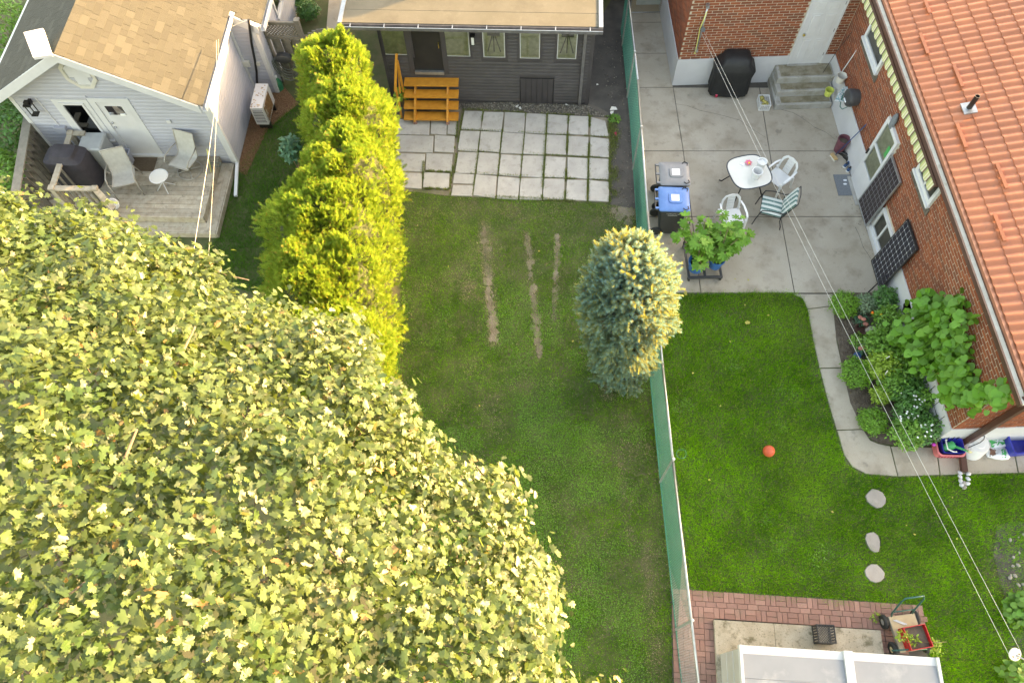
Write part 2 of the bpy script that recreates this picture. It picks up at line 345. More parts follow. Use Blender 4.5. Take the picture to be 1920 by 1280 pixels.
# ------------------------------------------------------------------ ground, paving
def pxpoly(pts, z=0.0): return [P(x, y, z) for x, y in pts]
g = MB(); g.sheet([[(x, y, 0) for x in (-400, -30, 30, 400)] for y in (-400, -30, 30, 400)]); g.build('ground', MATS['yard_soil'], kind='structure')
def sheet(name, pts, z, mat):
    q = pxpoly(pts); mb = MB(); mb.add([(p.x, p.y, z) for p in q], [tuple(range(len(q)))])
    if (q[1]-q[0]).cross(q[2]-q[1]).z < 0: pass
    return mb.build(name, MATS[mat], kind='structure')
sheet('dirt_path', [(1090, 190), (1112, 60), (1180, -60), (1192, -60), (1206, 230), (1214, 400), (1190, 392), (1144, 384), (1146, 215), (1120, 200)], .006, 'asphalt_dark')
sheet('gravel_bed', [(735, 188), (735, 235), (862, 205), (1142, 222), (1150, 205), (1090, 192)], .005, 'dirt')
sheet('mulch_bed', [(440, 318), (482, 165), (530, 160), (560, 195), (500, 245), (462, 330)], .006, 'mulch')
sheet('flower_bed', [(1556, 545), (1668, 545), (1760, 835), (1690, 836), (1648, 831), (1618, 815), (1603, 790), (1590, 740), (1581, 700), (1572, 650), (1560, 600), (1554, 570)], .012, 'bed_soil')
sheet('bare_earth', [(1868, 985), (1905, 975), (2000, 1000), (2060, 1290), (1900, 1290), (1885, 1130), (1862, 1040)], .007, 'dirt')
sheet('side_walk', [(622, -60), (612, 60), (636, 60), (660, -60)], .02, 'concrete')

def slab(parent, pts, name='slab', z0=-.05, z1=.02, mat='concrete', inset=.009, jit=0):
    q = [P(x, y, z1) if len(pp) == 2 else pp for pp in pts for x, y in [pp[:2]]]
    c = sum(q, Vector())/len(q); q = [c+(v-c)*(1-inset/max((v-c).length, .05)*1.4) for v in q]
    b = .008; dz = random.uniform(-jit, jit)
    top = [c+(v-c)*(1-b/max((v-c).length, .05)) for v in q]; mb = MB()
    area = sum(q[i].x*q[(i+1) % len(q)].y-q[(i+1) % len(q)].x*q[i].y for i in range(len(q)))
    if area < 0: q.reverse(); top.reverse()
    mb.rings([[(v.x, v.y, z0) for v in q], [(v.x, v.y, z1-b+dz) for v in q], [(v.x, v.y, z1+dz) for v in top]])
    return mb.build(name, MATS[mat], parent)
pat = struct('concrete_patio', P(1400, 350))
J = {-60: (1190, 1242, None, None), 42: (1178, 1248, None, None), 100: (1190, 1254, None, None), 164: (1196, 1262, 1424, 1552), 283: (1204, 1281, 1443, 1582), 406: (1214, 1297, 1464, 1617), 549: (1226, 1314, 1490, 1668)}
ys = [-60, 42, 100, 164, 283, 406, 549]
for a, b in zip(ys, ys[1:]):
    ra, rb = J[a], J[b]
    for k in range(3):
        if ra[k+1] is None or ra[k] is None or rb[k+1] is None: continue
        slab(pat, [(ra[k], a), (ra[k+1], a), (rb[k+1], b), (rb[k], b)])
sub = MB(); sub.prism([P(1226, 553), P(1672, 553), P(1556, 150), P(1260, 150), P(1244, -70), P(1188, -70), P(1196, 160)], -.06, .004); sub.build('joint_bed', MATS['dirt'], pat)
for pl in ([(1267, 194), (1290, 199), (1312, 206), (1338, 213), (1360, 220), (1385, 226), (1412, 243), (1436, 257)], [(1466, 205), (1487, 212), (1505, 222), (1528, 238), (1548, 249), (1566, 262)], [(1604, 425), (1612, 440), (1620, 462), (1634, 488), (1645, 515)]):
    q = MB(); pp = [P(x+random.uniform(-2, 2), y+random.uniform(-1.5, 1.5), .0215) for x, y in pl]
    for a_, b_ in zip(pp, pp[1:]): n_ = (b_-a_).cross(Vector((0, 0, 1))).normalized()*random.uniform(.003, .006); q.add([a_-n_, a_+n_, b_+n_*.8, b_-n_*.8], [(0, 1, 2, 3)[::-1]])
    q.build('crack', MATS['asphalt_dark'], pat)
walk = struct('garden_walkway', P(1600, 780))
LE = [(1486, 551), (1514, 579), (1537, 690), (1569, 806), (1684, 893), (1763, 890), (1910, 886), (2060, 882)]
BE = [(1562, 551), (1562, 573), (1580, 689), (1618, 804), (1670, 836), (1756, 838), (1898, 828), (2050, 822)]
mid = {2: ([(1525, 640)], [(1570, 640)]), 3: ([(1553, 755)], [(1596, 755)]), 4: ([(1582, 852), (1598, 875), (1625, 889)], [(1632, 824), (1648, 831)])}
for i in range(7):
    l = [LE[i]]+mid.get(i+1-0, ([], []))[0]*(i+1 in mid)*1 if False else [LE[i]]
    ml, mr = mid.get(i+1, ([], []))
    slab(walk, [LE[i]]+([(1504, 559)] if i == 0 else [])+ml+[LE[i+1], BE[i+1]]+mr[::-1]+[BE[i]])
flag = struct('flagstone_patio', P(1000, 290))
Z3 = lambda x, y: (780+x/3.2, y/3.2)
ctop = [285, 403, 530, 660, 788, 915, 1042, 1162]; cbot = [208, 340, 478, 615, 755, 893, 1030, 1160]
ytop = [658, 665, 670, 678, 683, 688, 692, 705]; ybot = [1172, 1178, 1190, 1198, 1200, 1205, 1212, 1218]
rowt = [0, .235, .48, .74, 1.0]
def node(i, t): return Z3(ctop[i]+(cbot[i]-ctop[i])*t+random.uniform(-3, 3), ytop[i]+(ybot[i]-ytop[i])*t+random.uniform(-3, 3))
for i in range(7):
    for j in range(4):
        t0, t1 = rowt[j], rowt[j+1]
        if i == 0 and j == 3:
            slab(flag, [node(0, .74), node(1, .74), node(1, .862), node(0, .862)], 'flagstone', mat='flagstone', z1=.03, inset=.016, jit=.004)
            slab(flag, [node(0, .868), node(1, .868), node(1, 1), node(0, 1)], 'flagstone', mat='flagstone', z1=.03, inset=.016, jit=.004); continue
        pts = [node(i, t0), node(i+1, t0), node(i+1, t1), node(i, t1)]
        if i == 6: pts[1] = (pts[1][0]-(j == 0)*6, pts[1][1]+(j == 0)*4)
        slab(flag, pts, 'flagstone', mat='flagstone', z1=.03, inset=.017 if i < 4 else .027, jit=.006)
for yl0, yr0, yl1, yr1, cuts in ((712, 716, 805, 812, (-130, 88, 190, 248)), (808, 815, 912, 918, (-130, 110, 236)), (915, 922, 1025, 1032, (-130, 58, 224)), (1030, 1038, 1125, 1135, (-130, 42, 205))):
    for a, b in zip(cuts, cuts[1:]):
        slab(flag, [Z3(a, yl0), Z3(b, yr0), Z3(b-6, yr1), Z3(a-4, yl1)], 'flagstone', mat='flagstone', z1=.028, inset=.015, jit=.005)
sub = MB(); sub.prism([P(x, y) for x, y in ((735, 222), (862, 204), (1144, 222), (1144, 380), (845, 368), (735, 356))], -.05, .008); sub.build('joint_bed', MATS['soil'], flag)

bp = struct('brick_path', P(1450, 1140)); o0 = P(1297, 1106); bu = (P(1700, 1133)-o0).normalized(); bv = Vector((bu.y, -bu.x, 0)); S = .196
bme = boxmesh('path_brick', MATS['path_brick'], .04)
def lay(u, v, horiz):
    w, h = (S, S/2) if horiz else (S/2, S); g_ = .007
    c = o0+bu*(u+w/2)+bv*(v+h/2); c.z = .012+random.uniform(-.003, .003)
    mt = Matrix(((bu.x*(w-g_), bv.x*(h-g_), 0, c.x), (bu.y*(w-g_), bv.y*(h-g_), 0, c.y), (0, 0, .06, c.z), (0, 0, 0, 1))) @ Matrix.Rotation(random.uniform(-.012, .012), 4, 'Z')
    return place('brick', bme, mt, bp)
def cell(i, j0, alt):
    if alt: lay(i*S, j0, False); lay(i*S+S/2, j0, False)
    else: lay(i*S, j0, True); lay(i*S, j0+S/2, True)
ok = lambda i, v: True
for i in range(-2, 22):
    cell(i, 0, (i % 2 == 1) or 13 <= i <= 15); lay(i*S+.05, S, True); cell(i, 1.5*S, i % 2 == 0)
for j in range(9):
    for i in (-2, -1, 0, 1): cell(i, 2.5*S+j*S, (i+j) % 2 == 0)
for j in range(2):
    for i in (17, 18, 19): cell(i, 2.5*S+j*S, False)
sub = MB(); cs = [o0+bu*a+bv*b for a, b in ((-2*S-.02, -.02), (22*S, -.02), (22*S, 5*S), (2*S, 5*S), (2*S, 12*S), (-2*S-.02, 12*S))]; sub.prism(cs, -.05, .014); sub.build('joint_bed', MATS['dirt'], bp)

# ------------------------------------------------------------------ wall builders
def intervals(u0, u1, cuts):
    out = [(u0, u1)]
    for a, b in cuts:
        nx = []
        for p, q in out:
            if b <= p or a >= q: nx.append((p, q)); continue
            if a > p: nx.append((p, a))
            if b < q: nx.append((b, q))
        out = nx
    return [(p, q) for p, q in out if q-p > .03]
def siding(parent, fr, z0, z1, h, mat, rng, ops=(), lap=.022):
    z = z0
    while z < z1-.02:
        zt = min(z+h, z1); a, b = rng(z+h*.5)
        for p, q in intervals(a, b, [(u0, u1) for u0, u1, y0, y1 in ops if y0 < zt-.01 and y1 > z+.01]):
            mb = MB(); mb.add([fr.p(u, n, zz) for u in (p, q) for n, zz in ((0, z), (lap, z), (lap, z+(zt-z)*.58), (.002, zt), (0, zt))],
                              [(0, 1, 2, 3, 4)[::-1], (5, 6, 7, 8, 9), (0, 5, 6, 1)[::-1], (1, 6, 7, 2)[::-1], (2, 7, 8, 3)[::-1], (3, 8, 9, 4)[::-1]])
            mb.build('siding_board', MATS[mat], parent)
        z += h
brick_me = boxmesh('wall_brick', MATS['wall_brick'], .05)
def bricks(parent, fr, u0, u1, z0, z1, ops=(), L=.252, H=.0775, nmax=300, shift=0, soldiers=()):
    rec = []; k = 0; z = z0
    while z+H*.6 < z1:
        u = u0-(L/2 if k % 2 else 0)+shift
        while u < u1:
            for a, b in intervals(max(u, u0), min(u+L, u1), [(p, q) for p, q, y0, y1 in ops if y0 < z+H-.01 and y1 > z+.01]):
                if b-a > .04: rec.append((a+.0085, b-.0085, z+.0085, min(z+H-.0085, z1)))
            u += L
        z += H; k += 1
    def sc(r):
        p = fr.p((r[0]+r[1])/2, 0, (r[2]+r[3])/2); x, y = proj(p); inside = 0 <= x <= 1920 and 0 <= y <= 1280
        return (0 if inside else 1, (p-Vector((0, 0, CH))).length)
    rec.sort(key=sc); rest = MB()
    for i, (a, b, c, d) in enumerate(rec):
        n1 = .006+random.uniform(-.001, .002)
        if i < nmax:
            ctr = fr.p((a+b)/2, n1-.02, (c+d)/2); w, h = b-a, d-c
            mt = Matrix(((fr.u.x*w, 0, fr.n.x*.04, ctr.x), (fr.u.y*w, 0, fr.n.y*.04, ctr.y), (0, h, 0, ctr.z), (0, 0, 0, 1)))
            place('brick', brick_me, mt, parent)
        else: rest.fb(fr, a, b, -.02, n1, c, d)
    if rest.v: rest.build('brick_field', MATS['wall_brick'], parent, kind='stuff')
def window(parent, fr, u0, u1, z0, z1, frame='white_trim', back='interior', fw=.06, dep=.05, mull=None, sill=True, n0=0.0, glass='glass'):
    w = MB()
    for a, b, c, d in ((u0, u0+fw, z0, z1), (u1-fw, u1, z0, z1), (u0+fw, u1-fw, z1-fw, z1), (u0+fw, u1-fw, z0, z0+fw)): w.fb(fr, a, b, n0, n0+dep, c, d)
    if mull == 'v': w.fb(fr, (u0+u1)/2-.025, (u0+u1)/2+.025, n0+.004, n0+dep-.004, z0+fw, z1-fw)
    if mull == 'h': w.fb(fr, u0+fw, u1-fw, n0+.004, n0+dep-.004, (z0+z1)/2-.025, (z0+z1)/2+.025)
    W = w.build('window', MATS[frame], parent)
    b = MB(); b.fb(fr, u0+fw*.8, u1-fw*.8, n0-.01, n0+.008, z0+fw*.8, z1-fw*.8); b.build('window_backing', MATS[back], W)  # backing panel; the darker ones put the unlit room's shade into colour
    g_ = MB(); g_.add([fr.p(u, n0+.024, z) for u, z in ((u0+fw*.9, z0+fw*.9), (u1-fw*.9, z0+fw*.9), (u1-fw*.9, z1-fw*.9), (u0+fw*.9, z1-fw*.9))], [(0, 1, 2, 3)]); g_.build('pane', MATS[glass], W)
    if sill: s_ = MB(); s_.fb(fr, u0-.03, u1+.03, n0+.002, n0+dep+.035, z0-.05, z0-.002); s_.build('sill', MATS[frame], W)
    return W

# ------------------------------------------------------------------ charcoal cottage at the top of the yard
cl = P(736, 188); cr = P(1102, 196); ca = math.degrees(math.atan2(cr.y-cl.y, cr.x-cl.x)); CF = Fr(cl, ca); CW = (cr-cl).length
cot = thing('cottage', 'charcoal sided cottage with flat tan roof above the flagstone patio', 'cottage', (cl+cr)/2)
WT = 2.52; w = MB(); w.fb(CF, .01, CW-.01, -6, -.004, 0, WT); w.build('wall', MATS['dark_trim'], cot)
ops = []; wins = [((720, 101), (765, 54)), ((836, 104), (879, 56)), ((906, 106), (947, 59)), ((974, 108), (1014, 61)), ((1043, 109), (1083, 62))]
for (a, b) in wins:
    u0, z0 = CF.uz(*a); u1, z1 = CF.uz(*b); u1 = max(u1, u0+.5); ops.append((u0-.05, u1+.05, z0-.08, 2.40))
du0, dz0 = CF.uz(778, 131); du1, _ = CF.uz(833, 131); ops.append((du0-.12, du1+.12, dz0-.10, 2.52))
hu0, hz0 = CF.uz(976, 193); hu1, hz1 = CF.uz(1038, 148); ops.append((hu0-.02, hu1+.02, -1, hz1+.02))
siding(cot, CF, .05, WT, .103, 'dark_siding', lambda z: (.07, CW-.07), ops)
for i, (u0, u1, z0, z1) in enumerate(ops[:5]):
    tr = MB()
    for a, b, c, d in ((u0, u0+.06, z0, z1), (u1-.06, u1, z0, z1), (u0+.06, u1-.06, z0, z0+.07)): tr.fb(CF, a, b, 0, .03, c, d)
    tr.build('window_trim', MATS['dark_trim'], cot)
    window(cot, CF, u0+.062, u1-.062, z0+.072, z1, 'white_trim', 'curtain', .022, .02, sill=False)
    if i in (2, 4):                                     # umbrella base stored inside, seen through the pane
        st = MB(); um = (u0+u1)/2
        for a in (-1, 0, 1): st.add([CF.p(um+a*.02-.012, .012, z1-.15), CF.p(um+a*.02+.012, .012, z1-.15), CF.p(um+a*.16+.014, .012, z0+.24), CF.p(um+a*.16-.014, .012, z0+.24)], [(0, 1, 2, 3)])
        st.fb(CF, um-.15, um+.15, .010, .014, z1-.20, z1-.06); st.build('stool_silhouette', MATS['dark_wood'], cot)
for a, b, c, e in ((du0-.12, du0, dz0-.1, 2.52), (du1, du1+.12, dz0-.1, 2.52)): d = MB(); d.fb(CF, a, b, 0, .035, c, e); d.build('door_jamb', MATS['dark_trim'], cot)
d = MB(); d.fb(CF, du0, du1, .0, .008, dz0, 2.50); dd = d.build('door', MATS['near_black'], cot)
d = MB(); d.fb(CF, du0+.004, du1-.004, .0, .07, dz0-.09, dz0-.003); d.build('threshold', MATS['galv'], cot)
d = MB(); d.tube([CF.p(du1-.06, .01, dz0+.75), CF.p(du1-.06, .05, dz0+.75), CF.p(du1-.06, .05, dz0+.88), CF.p(du1-.06, .01, dz0+.88)], .012); d.build('handle', MATS['brass'], dd)
h = MB(); nb = 6; bw = (hu1-hu0)/nb
hd = thing; hb = MB(); hb.fb(CF, hu0-.015, hu1+.015, 0, .012, .02, hz1+.015); hatch = hb.build('hatch', MATS['near_black'], cot)
for i in range(nb):
    q = MB(); q.fb(CF, hu0+i*bw+.006, hu0+(i+1)*bw-.006, .012, .026, .03, hz1); q.build('plank', MATS['dark_trim'], hatch)
for u in (.035, CW-.035):
    q = MB(); q.fb(CF, u-.045, u+.045, 0, .03, 0, WT); q.build('corner_board', MATS['dark_trim'], cot)
FE = Fr(CF.p(CW, 0, 0), ca+90); siding(cot, FE, .05, WT, .103, 'dark_siding', lambda z: (.07, 5.9))
q = MB(); u = CF.uz(1092, 130)[0]; q.fb(CF, u-.035, u+.035, .035, .10, .06, 2.45); q.build('downspout', MATS['dark_gutter'], cot)
# lantern
lt = MB(); lu, lz = CF.uz(887, 66); lt.fb(CF, lu-.06, lu+.06, .09, .21, lz+.10, lz+.13); lt.fb(CF, lu-.05, lu+.05, .1, .2, lz-.16, lz-.14)
for a in (-.05, .038):
    for b in (.10, .188): lt.fb(CF, lu+a, lu+a+.012, b, b+.012, lz-.14, lz+.10)
lt.fb(CF, lu-.02, lu+.02, .0, .1, lz+.02, lz+.06); ln = lt.build('wall_lantern', MATS['near_black'], cot)
lt = MB(); lt.fb(CF, lu-.034, lu+.034, .116, .184, lz-.139, lz+.098); lt.build('lantern_glass', MATS['bag_white'], ln)
# roof: overlapping rolls, metal drip edges, front gutter
rz = 2.68; ov = .22; rl = -.85; rr = CW+.16
rf = MB(); rf.fb(CF, rl, rr, -6.2, ov, WT+.002, rz-.03); roof = rf.build('roof', MATS['dark_trim'], cot)
n = -6.2
for i, (a, b) in enumerate(((-6.2, -4.6), (-4.65, -3.1), (-3.15, -1.6), (-1.65, -.25), (-.30, ov-.03))):
    q = MB(); q.fb(CF, rl+.10, rr-.10, a, b, rz-.03, rz+.004*(4-i)-.012); q.build('roofing_roll', MATS['roll_roof'], roof)
for u0, u1 in ((rl, rl+.10), (rr-.10, rr)):
    q = MB(); q.fb(CF, u0, u1, -6.2, ov, rz-.028, rz+.012); q.build('edge_flashing', MATS['galv'], roof)
q = MB(); q.fb(CF, rl, rr, ov+.002, ov+.012, rz-.12, rz-.02); q.fb(CF, rl, rr, ov+.012, ov+.10, rz-.12, rz-.108); q.fb(CF, rl, rr, ov+.09, ov+.102, rz-.108, rz-.035); gut = q.build('gutter', MATS['dark_gutter'], cot)
q = MB(); q.tube([CF.p(rl, ov+.098, rz-.035), CF.p(rr, ov+.098, rz-.035)], .010, 6); q.build('gutter_lip', MATS['galv'], gut)
for i in range(8):
    u = rl+.3+i*(rr-rl-.6)/7; q = MB(); q.fb(CF, u-.012, u+.012, ov-.02, ov+.10, rz-.034, rz-.022); q.build('gutter_bracket', MATS['galv'], gut)

# orange wooden steps with one handrail
st = thing('wooden_steps', 'orange stained wooden steps with four treads and a handrail', 'steps', P(808, 215))
tz = [.86, .62, .40, .19]; ypx = [(146, 160), (166, 182), (187, 203), (208, 224)]
su0, su1 = CF.uz(757, 155, .5)[0], CF.uz(858, 155, .5)[0]
us = []
for (ya, yb), z in zip(ypx, tz):
    pa, pb = P(757, yb, z), P(859, yb+1, z); dep = .27; d_ = (pb-pa).normalized(); nn = Vector((-d_.y, d_.x, 0))
    q = MB(); v = [pa, pb, pb+nn*dep, pa+nn*dep]; q.prism(v, z-.04, z); q.build('tread', MATS['cedar_orange'], st); us.append((pa, pb, nn))
for t in (.2, .8):
    q = MB(); a = us[0][0].lerp(us[0][1], t)+us[0][2]*.25; b = us[3][0].lerp(us[3][1], t); q.bar(Vector((a.x, a.y, .80)), Vector((b.x, b.y, .10)), .045, .16); q.build('stringer', MATS['cedar_orange'], st)
    q = MB(); c = us[3][0].lerp(us[3][1], t)+us[3][2]*.03; q.bar(Vector((c.x, c.y, 0)), Vector((c.x, c.y, .15)), .09); q.build('foot', MATS['path_brick'], st)
ra = P(741, 170, 0); hp = [P(743, 100, 1.75), P(741, 170, 1.15)]
q = MB(); q.bar(P(743.5, 101, 1.75), P(741, 172, 1.0), .055, .04); q.build('handrail', MATS['cedar_orange'], st)
for (x, y, z) in ((745, 114, 1.62), (742, 165, 1.05)):
    t = P(x, y, z); q = MB(); q.bar(t, Vector((t.x, t.y, 0)), .05); q.build('rail_post', MATS['cedar_orange'], st)
q = MB(); q.bar(P(746, 118, 1.35), P(750, 175, .65), .04, .035); q.build('lower_rail', MATS['cedar_orange'], st)

# ------------------------------------------------------------------ brick house (right): rear wing with door, long west wall, tiled roof
XW, YN, YS = 8.63, 14.97, 4.74
bh = thing('brick_house', 'red brick house with white foundation and orange tile roof beside the patio', 'house', (XW+2, 10, 0))
WF = Fr((4.57, YN, 0), 0); wingW = XW-4.57; FZ = .875
q = MB(); q.fb(WF, .01, wingW+.5, -8, -.002, 0, 2.85); q.build('wing_wall', MATS['mortar'], bh)
u0d, zd = WF.uz(1475.5, 125); u1d, _ = WF.uz(1532.5, 124); zd = .62
q = MB(); 
for a, b in ((-.02, u0d-.05), (u1d+.05, wingW)): q.fb(WF, a, b, 0, .022, 0, FZ)
q.fb(WF, u0d-.05, u1d+.05, 0, .022, 0, zd); q.build('foundation', MATS['white_render'], bh)
bricks(bh, WF, -.004, wingW, FZ, 2.85, [(u0d-.06, u1d+.06, 0, zd+2.1)], shift=.05)
WW = Fr((4.57, YN+8, 0), -90); q = MB(); q.fb(WW, 0, 8.02, 0, .022, 0, FZ); q.build('foundation', MATS['white_render'], bh); bricks(bh, WW, 3.0, 8.0, FZ, 2.85, nmax=0)
# six panel door
q = MB(); q.fb(WF, u0d, u1d, 0, .02, zd, zd+2.03); dm = q.build('door', MATS['white_paint'], bh); dw = u1d-u0d
for cx in (.29, .71):
    for (za, zb) in ((.14, .78), (.90, 1.55), (1.67, 1.92)):
        a, b = u0d+dw*cx-dw*.155, u0d+dw*cx+dw*.155
        q = MB(); q.rings([[WF.p(*v) for v in r] for r in ([(a, .02, zd+za), (b, .02, zd+za), (b, .02, zd+zb), (a, .02, zd+zb)], [(a, .032, zd+za), (b, .032, zd+za), (b, .032, zd+zb), (a, .032, zd+zb)], [(a+.03, .026, zd+za+.03), (b-.03, .026, zd+za+.03), (b-.03, .026, zd+zb-.03), (a+.03, .026, zd+zb-.03)], [(a+.05, .034, zd+za+.05), (b-.05, .034, zd+za+.05), (b-.05, .034, zd+zb-.05), (a+.05, .034, zd+zb-.05)])])
        q.build('door_panel', MATS['white_paint'], dm)
q = MB(); q.lathe([(.0, 0), (.03, .005), (.034, .03), (.02, .05), (0, .055)], n=12); kn = q; 
k_ = MB(TR(WF.p(u0d+.08, .02, zd+.95), rx=math.pi/2)); k_.lathe([(.012, 0), (.012, .03), (.034, .035), (.034, .06), (.01, .07)], n=12); k_.build('knob', MATS['brass'], dm, smooth=True)
for zz in (.25, 1.0, 1.8): q = MB(); q.fb(WF, u1d-.005, u1d+.018, .02, .036, zd+zz, zd+zz+.09); q.build('hinge', MATS['near_black'], dm)
q = MB()
for a, b in ((u0d-.05, u0d-.002), (u1d+.002, u1d+.05)): q.fb(WF, a, b, 0, .045, zd, zd+2.08)
q.fb(WF, u0d-.05, u1d+.05, 0, .045, zd+2.035, zd+2.08); q.build('door_frame', MATS['white_trim'], bh)
q = MB(); q.fb(WF, u0d-.05, u1d+.05, .022, .09, zd-.03, zd-.002); q.build('threshold', MATS['step_concrete'], bh)
# wing roof, and an added unseen block that shades the cottage roof
q = MB(); q.box(4.35, XW+.3, YN-.12, 23.2, 2.852, 2.98); q.build('wing_roof', MATS['shingle_grey'], bh)
rp0 = P(700, 21, 2.68); ryb = rp0.y+(5.4-rp0.x)*math.tan(SUN_AZ)
q = MB(); q.box(4.6, 5.4, ryb, ryb+3, 2.985, 5.35); q.build('shadow_block', MATS['wall_brick'], bh)
# west wall
HW = Fr((XW, YN, 0), -90); HL = YN-YS; WZ = 3.28
q = MB(); q.box(XW+.002, XW+12, YS+.002, YN+8, 0, WZ); q.build('main_wall', MATS['mortar'], bh)
dU = (YN-11.63, YN-10.85); ops = [(dU[0]-.02, dU[1]+.02, 0, 2.2), (YN-10.06, YN-9.15, .24, .98), (YN-14.08, YN-12.86, 2.22, 3.1), (YN-9.95, YN-8.96, 2.42, 3.1)]
q = MB()
for p, r in intervals(0, HL, [(ops[0][0], ops[0][1]), (ops[1][0], ops[1][1])]): q.fb(HW, p, r, 0, .022, 0, FZ)
q.fb(HW, ops[1][0], ops[1][1], 0, .022, 0, .24); q.build('foundation', MATS['white_render'], bh)
bricks(bh, HW, .012, HL-.003, FZ, WZ, ops)
for (a, b, c, d_) in (ops[2], ops[3]):          # dark soldier bricks under the high windows
    i = 0; u = a-.06
    while u < b+.06: 
        q = MB(); q.fb(HW, u+.004, u+.068, 0, .03, c-.20, c-.02); q.build('sill_brick', MATS['path_brick'] if False else MATS['dark_wood'], bh); u += .075
SFr = Fr((XW, YS, 0), 0); q = MB(); q.fb(SFr, -.02, 9, 0, .022, 0, FZ); q.build('foundation', MATS['white_render'], bh); bricks(bh, SFr, 0, 6, FZ, WZ, nmax=140)
# storm door with two panes
a, b = dU; q = MB()
for p, r, c, d_ in ((a, a+.09, .05, 2.18), (b-.09, b, .05, 2.18), (a+.09, b-.09, 2.08, 2.18), (a+.09, b-.09, .05, .75), (a+.09, b-.09, 1.36, 1.42)): q.fb(HW, p, r, .0, .06, c, d_)
sd = q.build('storm_door', MATS['white_paint'], bh)
q = MB(); q.fb(HW, a+.08, b-.08, -.005, .012, .74, 2.09); q.build('door_curtain', MATS['curtain'], sd)
q = MB(); q.add([HW.p(u, .035, z) for u, z in ((a+.09, .75), (b-.09, .75), (b-.09, 2.08), (a+.09, 2.08))], [(0, 1, 2, 3)]); q.build('pane', MATS['glass'], sd)
q = MB(); q.fb(HW, a+.55, a+.66, .036, .04, 1.55, 1.85); q.build('window_sticker', MATS['bag_green'], sd)
q = MB(); q.fb(HW, a+.02, a+.05, .06, .10, 1.0, 1.15); q.build('handle', MATS['near_black'], sd)
q = MB(); q.fb(HW, a-.05, b+.05, 0, .14, 0, .045); q.build('door_step', MATS['step_concrete'], bh)
window(bh, HW, ops[1][0]+.02, ops[1][1]-.02, .26, .96, 'white_trim', 'interior', .07, .05, mull='v')
window(bh, HW, ops[2][0]+.02, ops[2][1]-.02, 2.24, 3.08, 'white_trim', 'interior', .09, .05)
window(bh, HW, ops[3][0]+.02, ops[3][1]-.02, 2.44, 3.08, 'white_trim', 'interior', .09, .05, mull='v')
# roof
pit = math.radians(14.9); EX, EZ = 8.56, 3.36; ry1 = 15.3; ry0 = 4.30; xr = 14.8; rzr = EZ+(xr-EX)*math.tan(pit)
q = MB(); q.add([(EX, ry0, EZ-.05), (EX, ry1+8, EZ-.05), (xr, ry1+8, rzr-.05), (xr, ry0, rzr-.05), (21, ry0, EZ-.05), (21, ry1+8, EZ-.05), (EX, ry0, EZ-.10), (EX, ry1+8, EZ-.10), (21, ry0, EZ-.10), (21, ry1+8, EZ-.10)],
            [(0, 1, 2, 3)[::-1], (3, 2, 5, 4)[::-1], (6, 7, 9, 8), (0, 3, 4, 8, 6), (1, 7, 9, 5, 2), (0, 6, 7, 1), (4, 5, 9, 8)]); roof = q.build('roof', MATS['terracotta_trim'], bh)
TWd, TL = .186, .355; ex = Vector((0, -1, 0)); ey = Vector((math.cos(pit), 0, math.sin(pit))); ez = Vector((-math.sin(pit), 0, math.cos(pit)))
t = MB(); N = 8; pr = [(-.5+i/N) for i in range(N+1)]; hh = [.030*max(0, math.cos(math.pi*x*1.25))**.8 if abs(x) < .4 else 0.0 for x in pr]
grid = [[(x*TWd, -.006, h_-.004) for x, h_ in zip(pr, hh)], [(x*TWd, -.004, h_+.018) for x, h_ in zip(pr, hh)], [(x*TWd, .02, h_+.020) for x, h_ in zip(pr, hh)], [(x*TWd, TL+.02, h_+.002) for x, h_ in zip(pr, hh)]]
t.sheet(grid); tme = bpy.data.meshes.new('roof_tile'); tme.from_pydata([tuple(v) for v in t.v], [], t.f); tme.materials.append(MATS['terracotta']); tme.polygons.foreach_set('use_smooth', [True]*len(tme.polygons)); tme.set_sharp_from_angle(angle=math.radians(50))
rest = MB(); o_ = Vector((EX+.06, ry1+.0, EZ+.01)); nx_ = int((ry1-ry0)/TWd); tl = []
for j in range(18):
    for i in range(nx_):
        c = o_+ex*((i+.5)*TWd)+ey*(j*TL)-Vector((0, 0, 0)); x, y = proj(c+ey*TL*.5); tl.append((not (-20 <= x <= 1945 and -20 <= y <= 1300), (c-Vector((0, 0, CH))).length, i, j, c))
tl.sort(key=lambda r: r[:2])
for k, (out, _, i, j, c) in enumerate(tl):
    mt = Matrix(((ex.x, ey.x, ez.x, c.x), (ex.y, ey.y, ez.y, c.y), (ex.z, ey.z, ez.z, c.z), (0, 0, 0, 1)))
    if k < 300 and not out: place('tile', tme, mt, roof)
    else: rest.add([mt @ Vector(v) for v in t.v], t.f)
rest.build('tile_field', MATS['terracotta'], roof, kind='stuff')
q = MB(); q.box(EX-.02, EX+.075, ry0, ry1+7, EZ-.055, EZ+.012); q.build('eave_flashing', MATS['terracotta_trim'], roof)
q = MB(); q.box(EX-.13, EX-.02, ry0, ry1+7, EZ-.16, EZ-.15); q.box(EX-.135, EX-.123, ry0, ry1+7, EZ-.16, EZ-.06); q.build('gutter', MATS['brown_metal'], bh)
q = MB(); q.box(EX-.122, EX-.022, ry0+.02, ry1+7, EZ-.149, EZ-.09); q.build('gutter_debris', MATS['fascia_cream'], bh, kind='stuff')
q = MB(); q.box(EX-.16, EX-.136, ry0, ry1+7, EZ-.16, EZ-.055); q.build('fascia', MATS['brown_metal'], bh)
q = MB(); q.box(EX-.02, XW+.01, ry0+.02, ry1+7, WZ+.002, WZ+.02); q.build('soffit', MATS['brown_metal'], bh)
Z6 = lambda x, y: (1520+x/2.285, y/2.285)
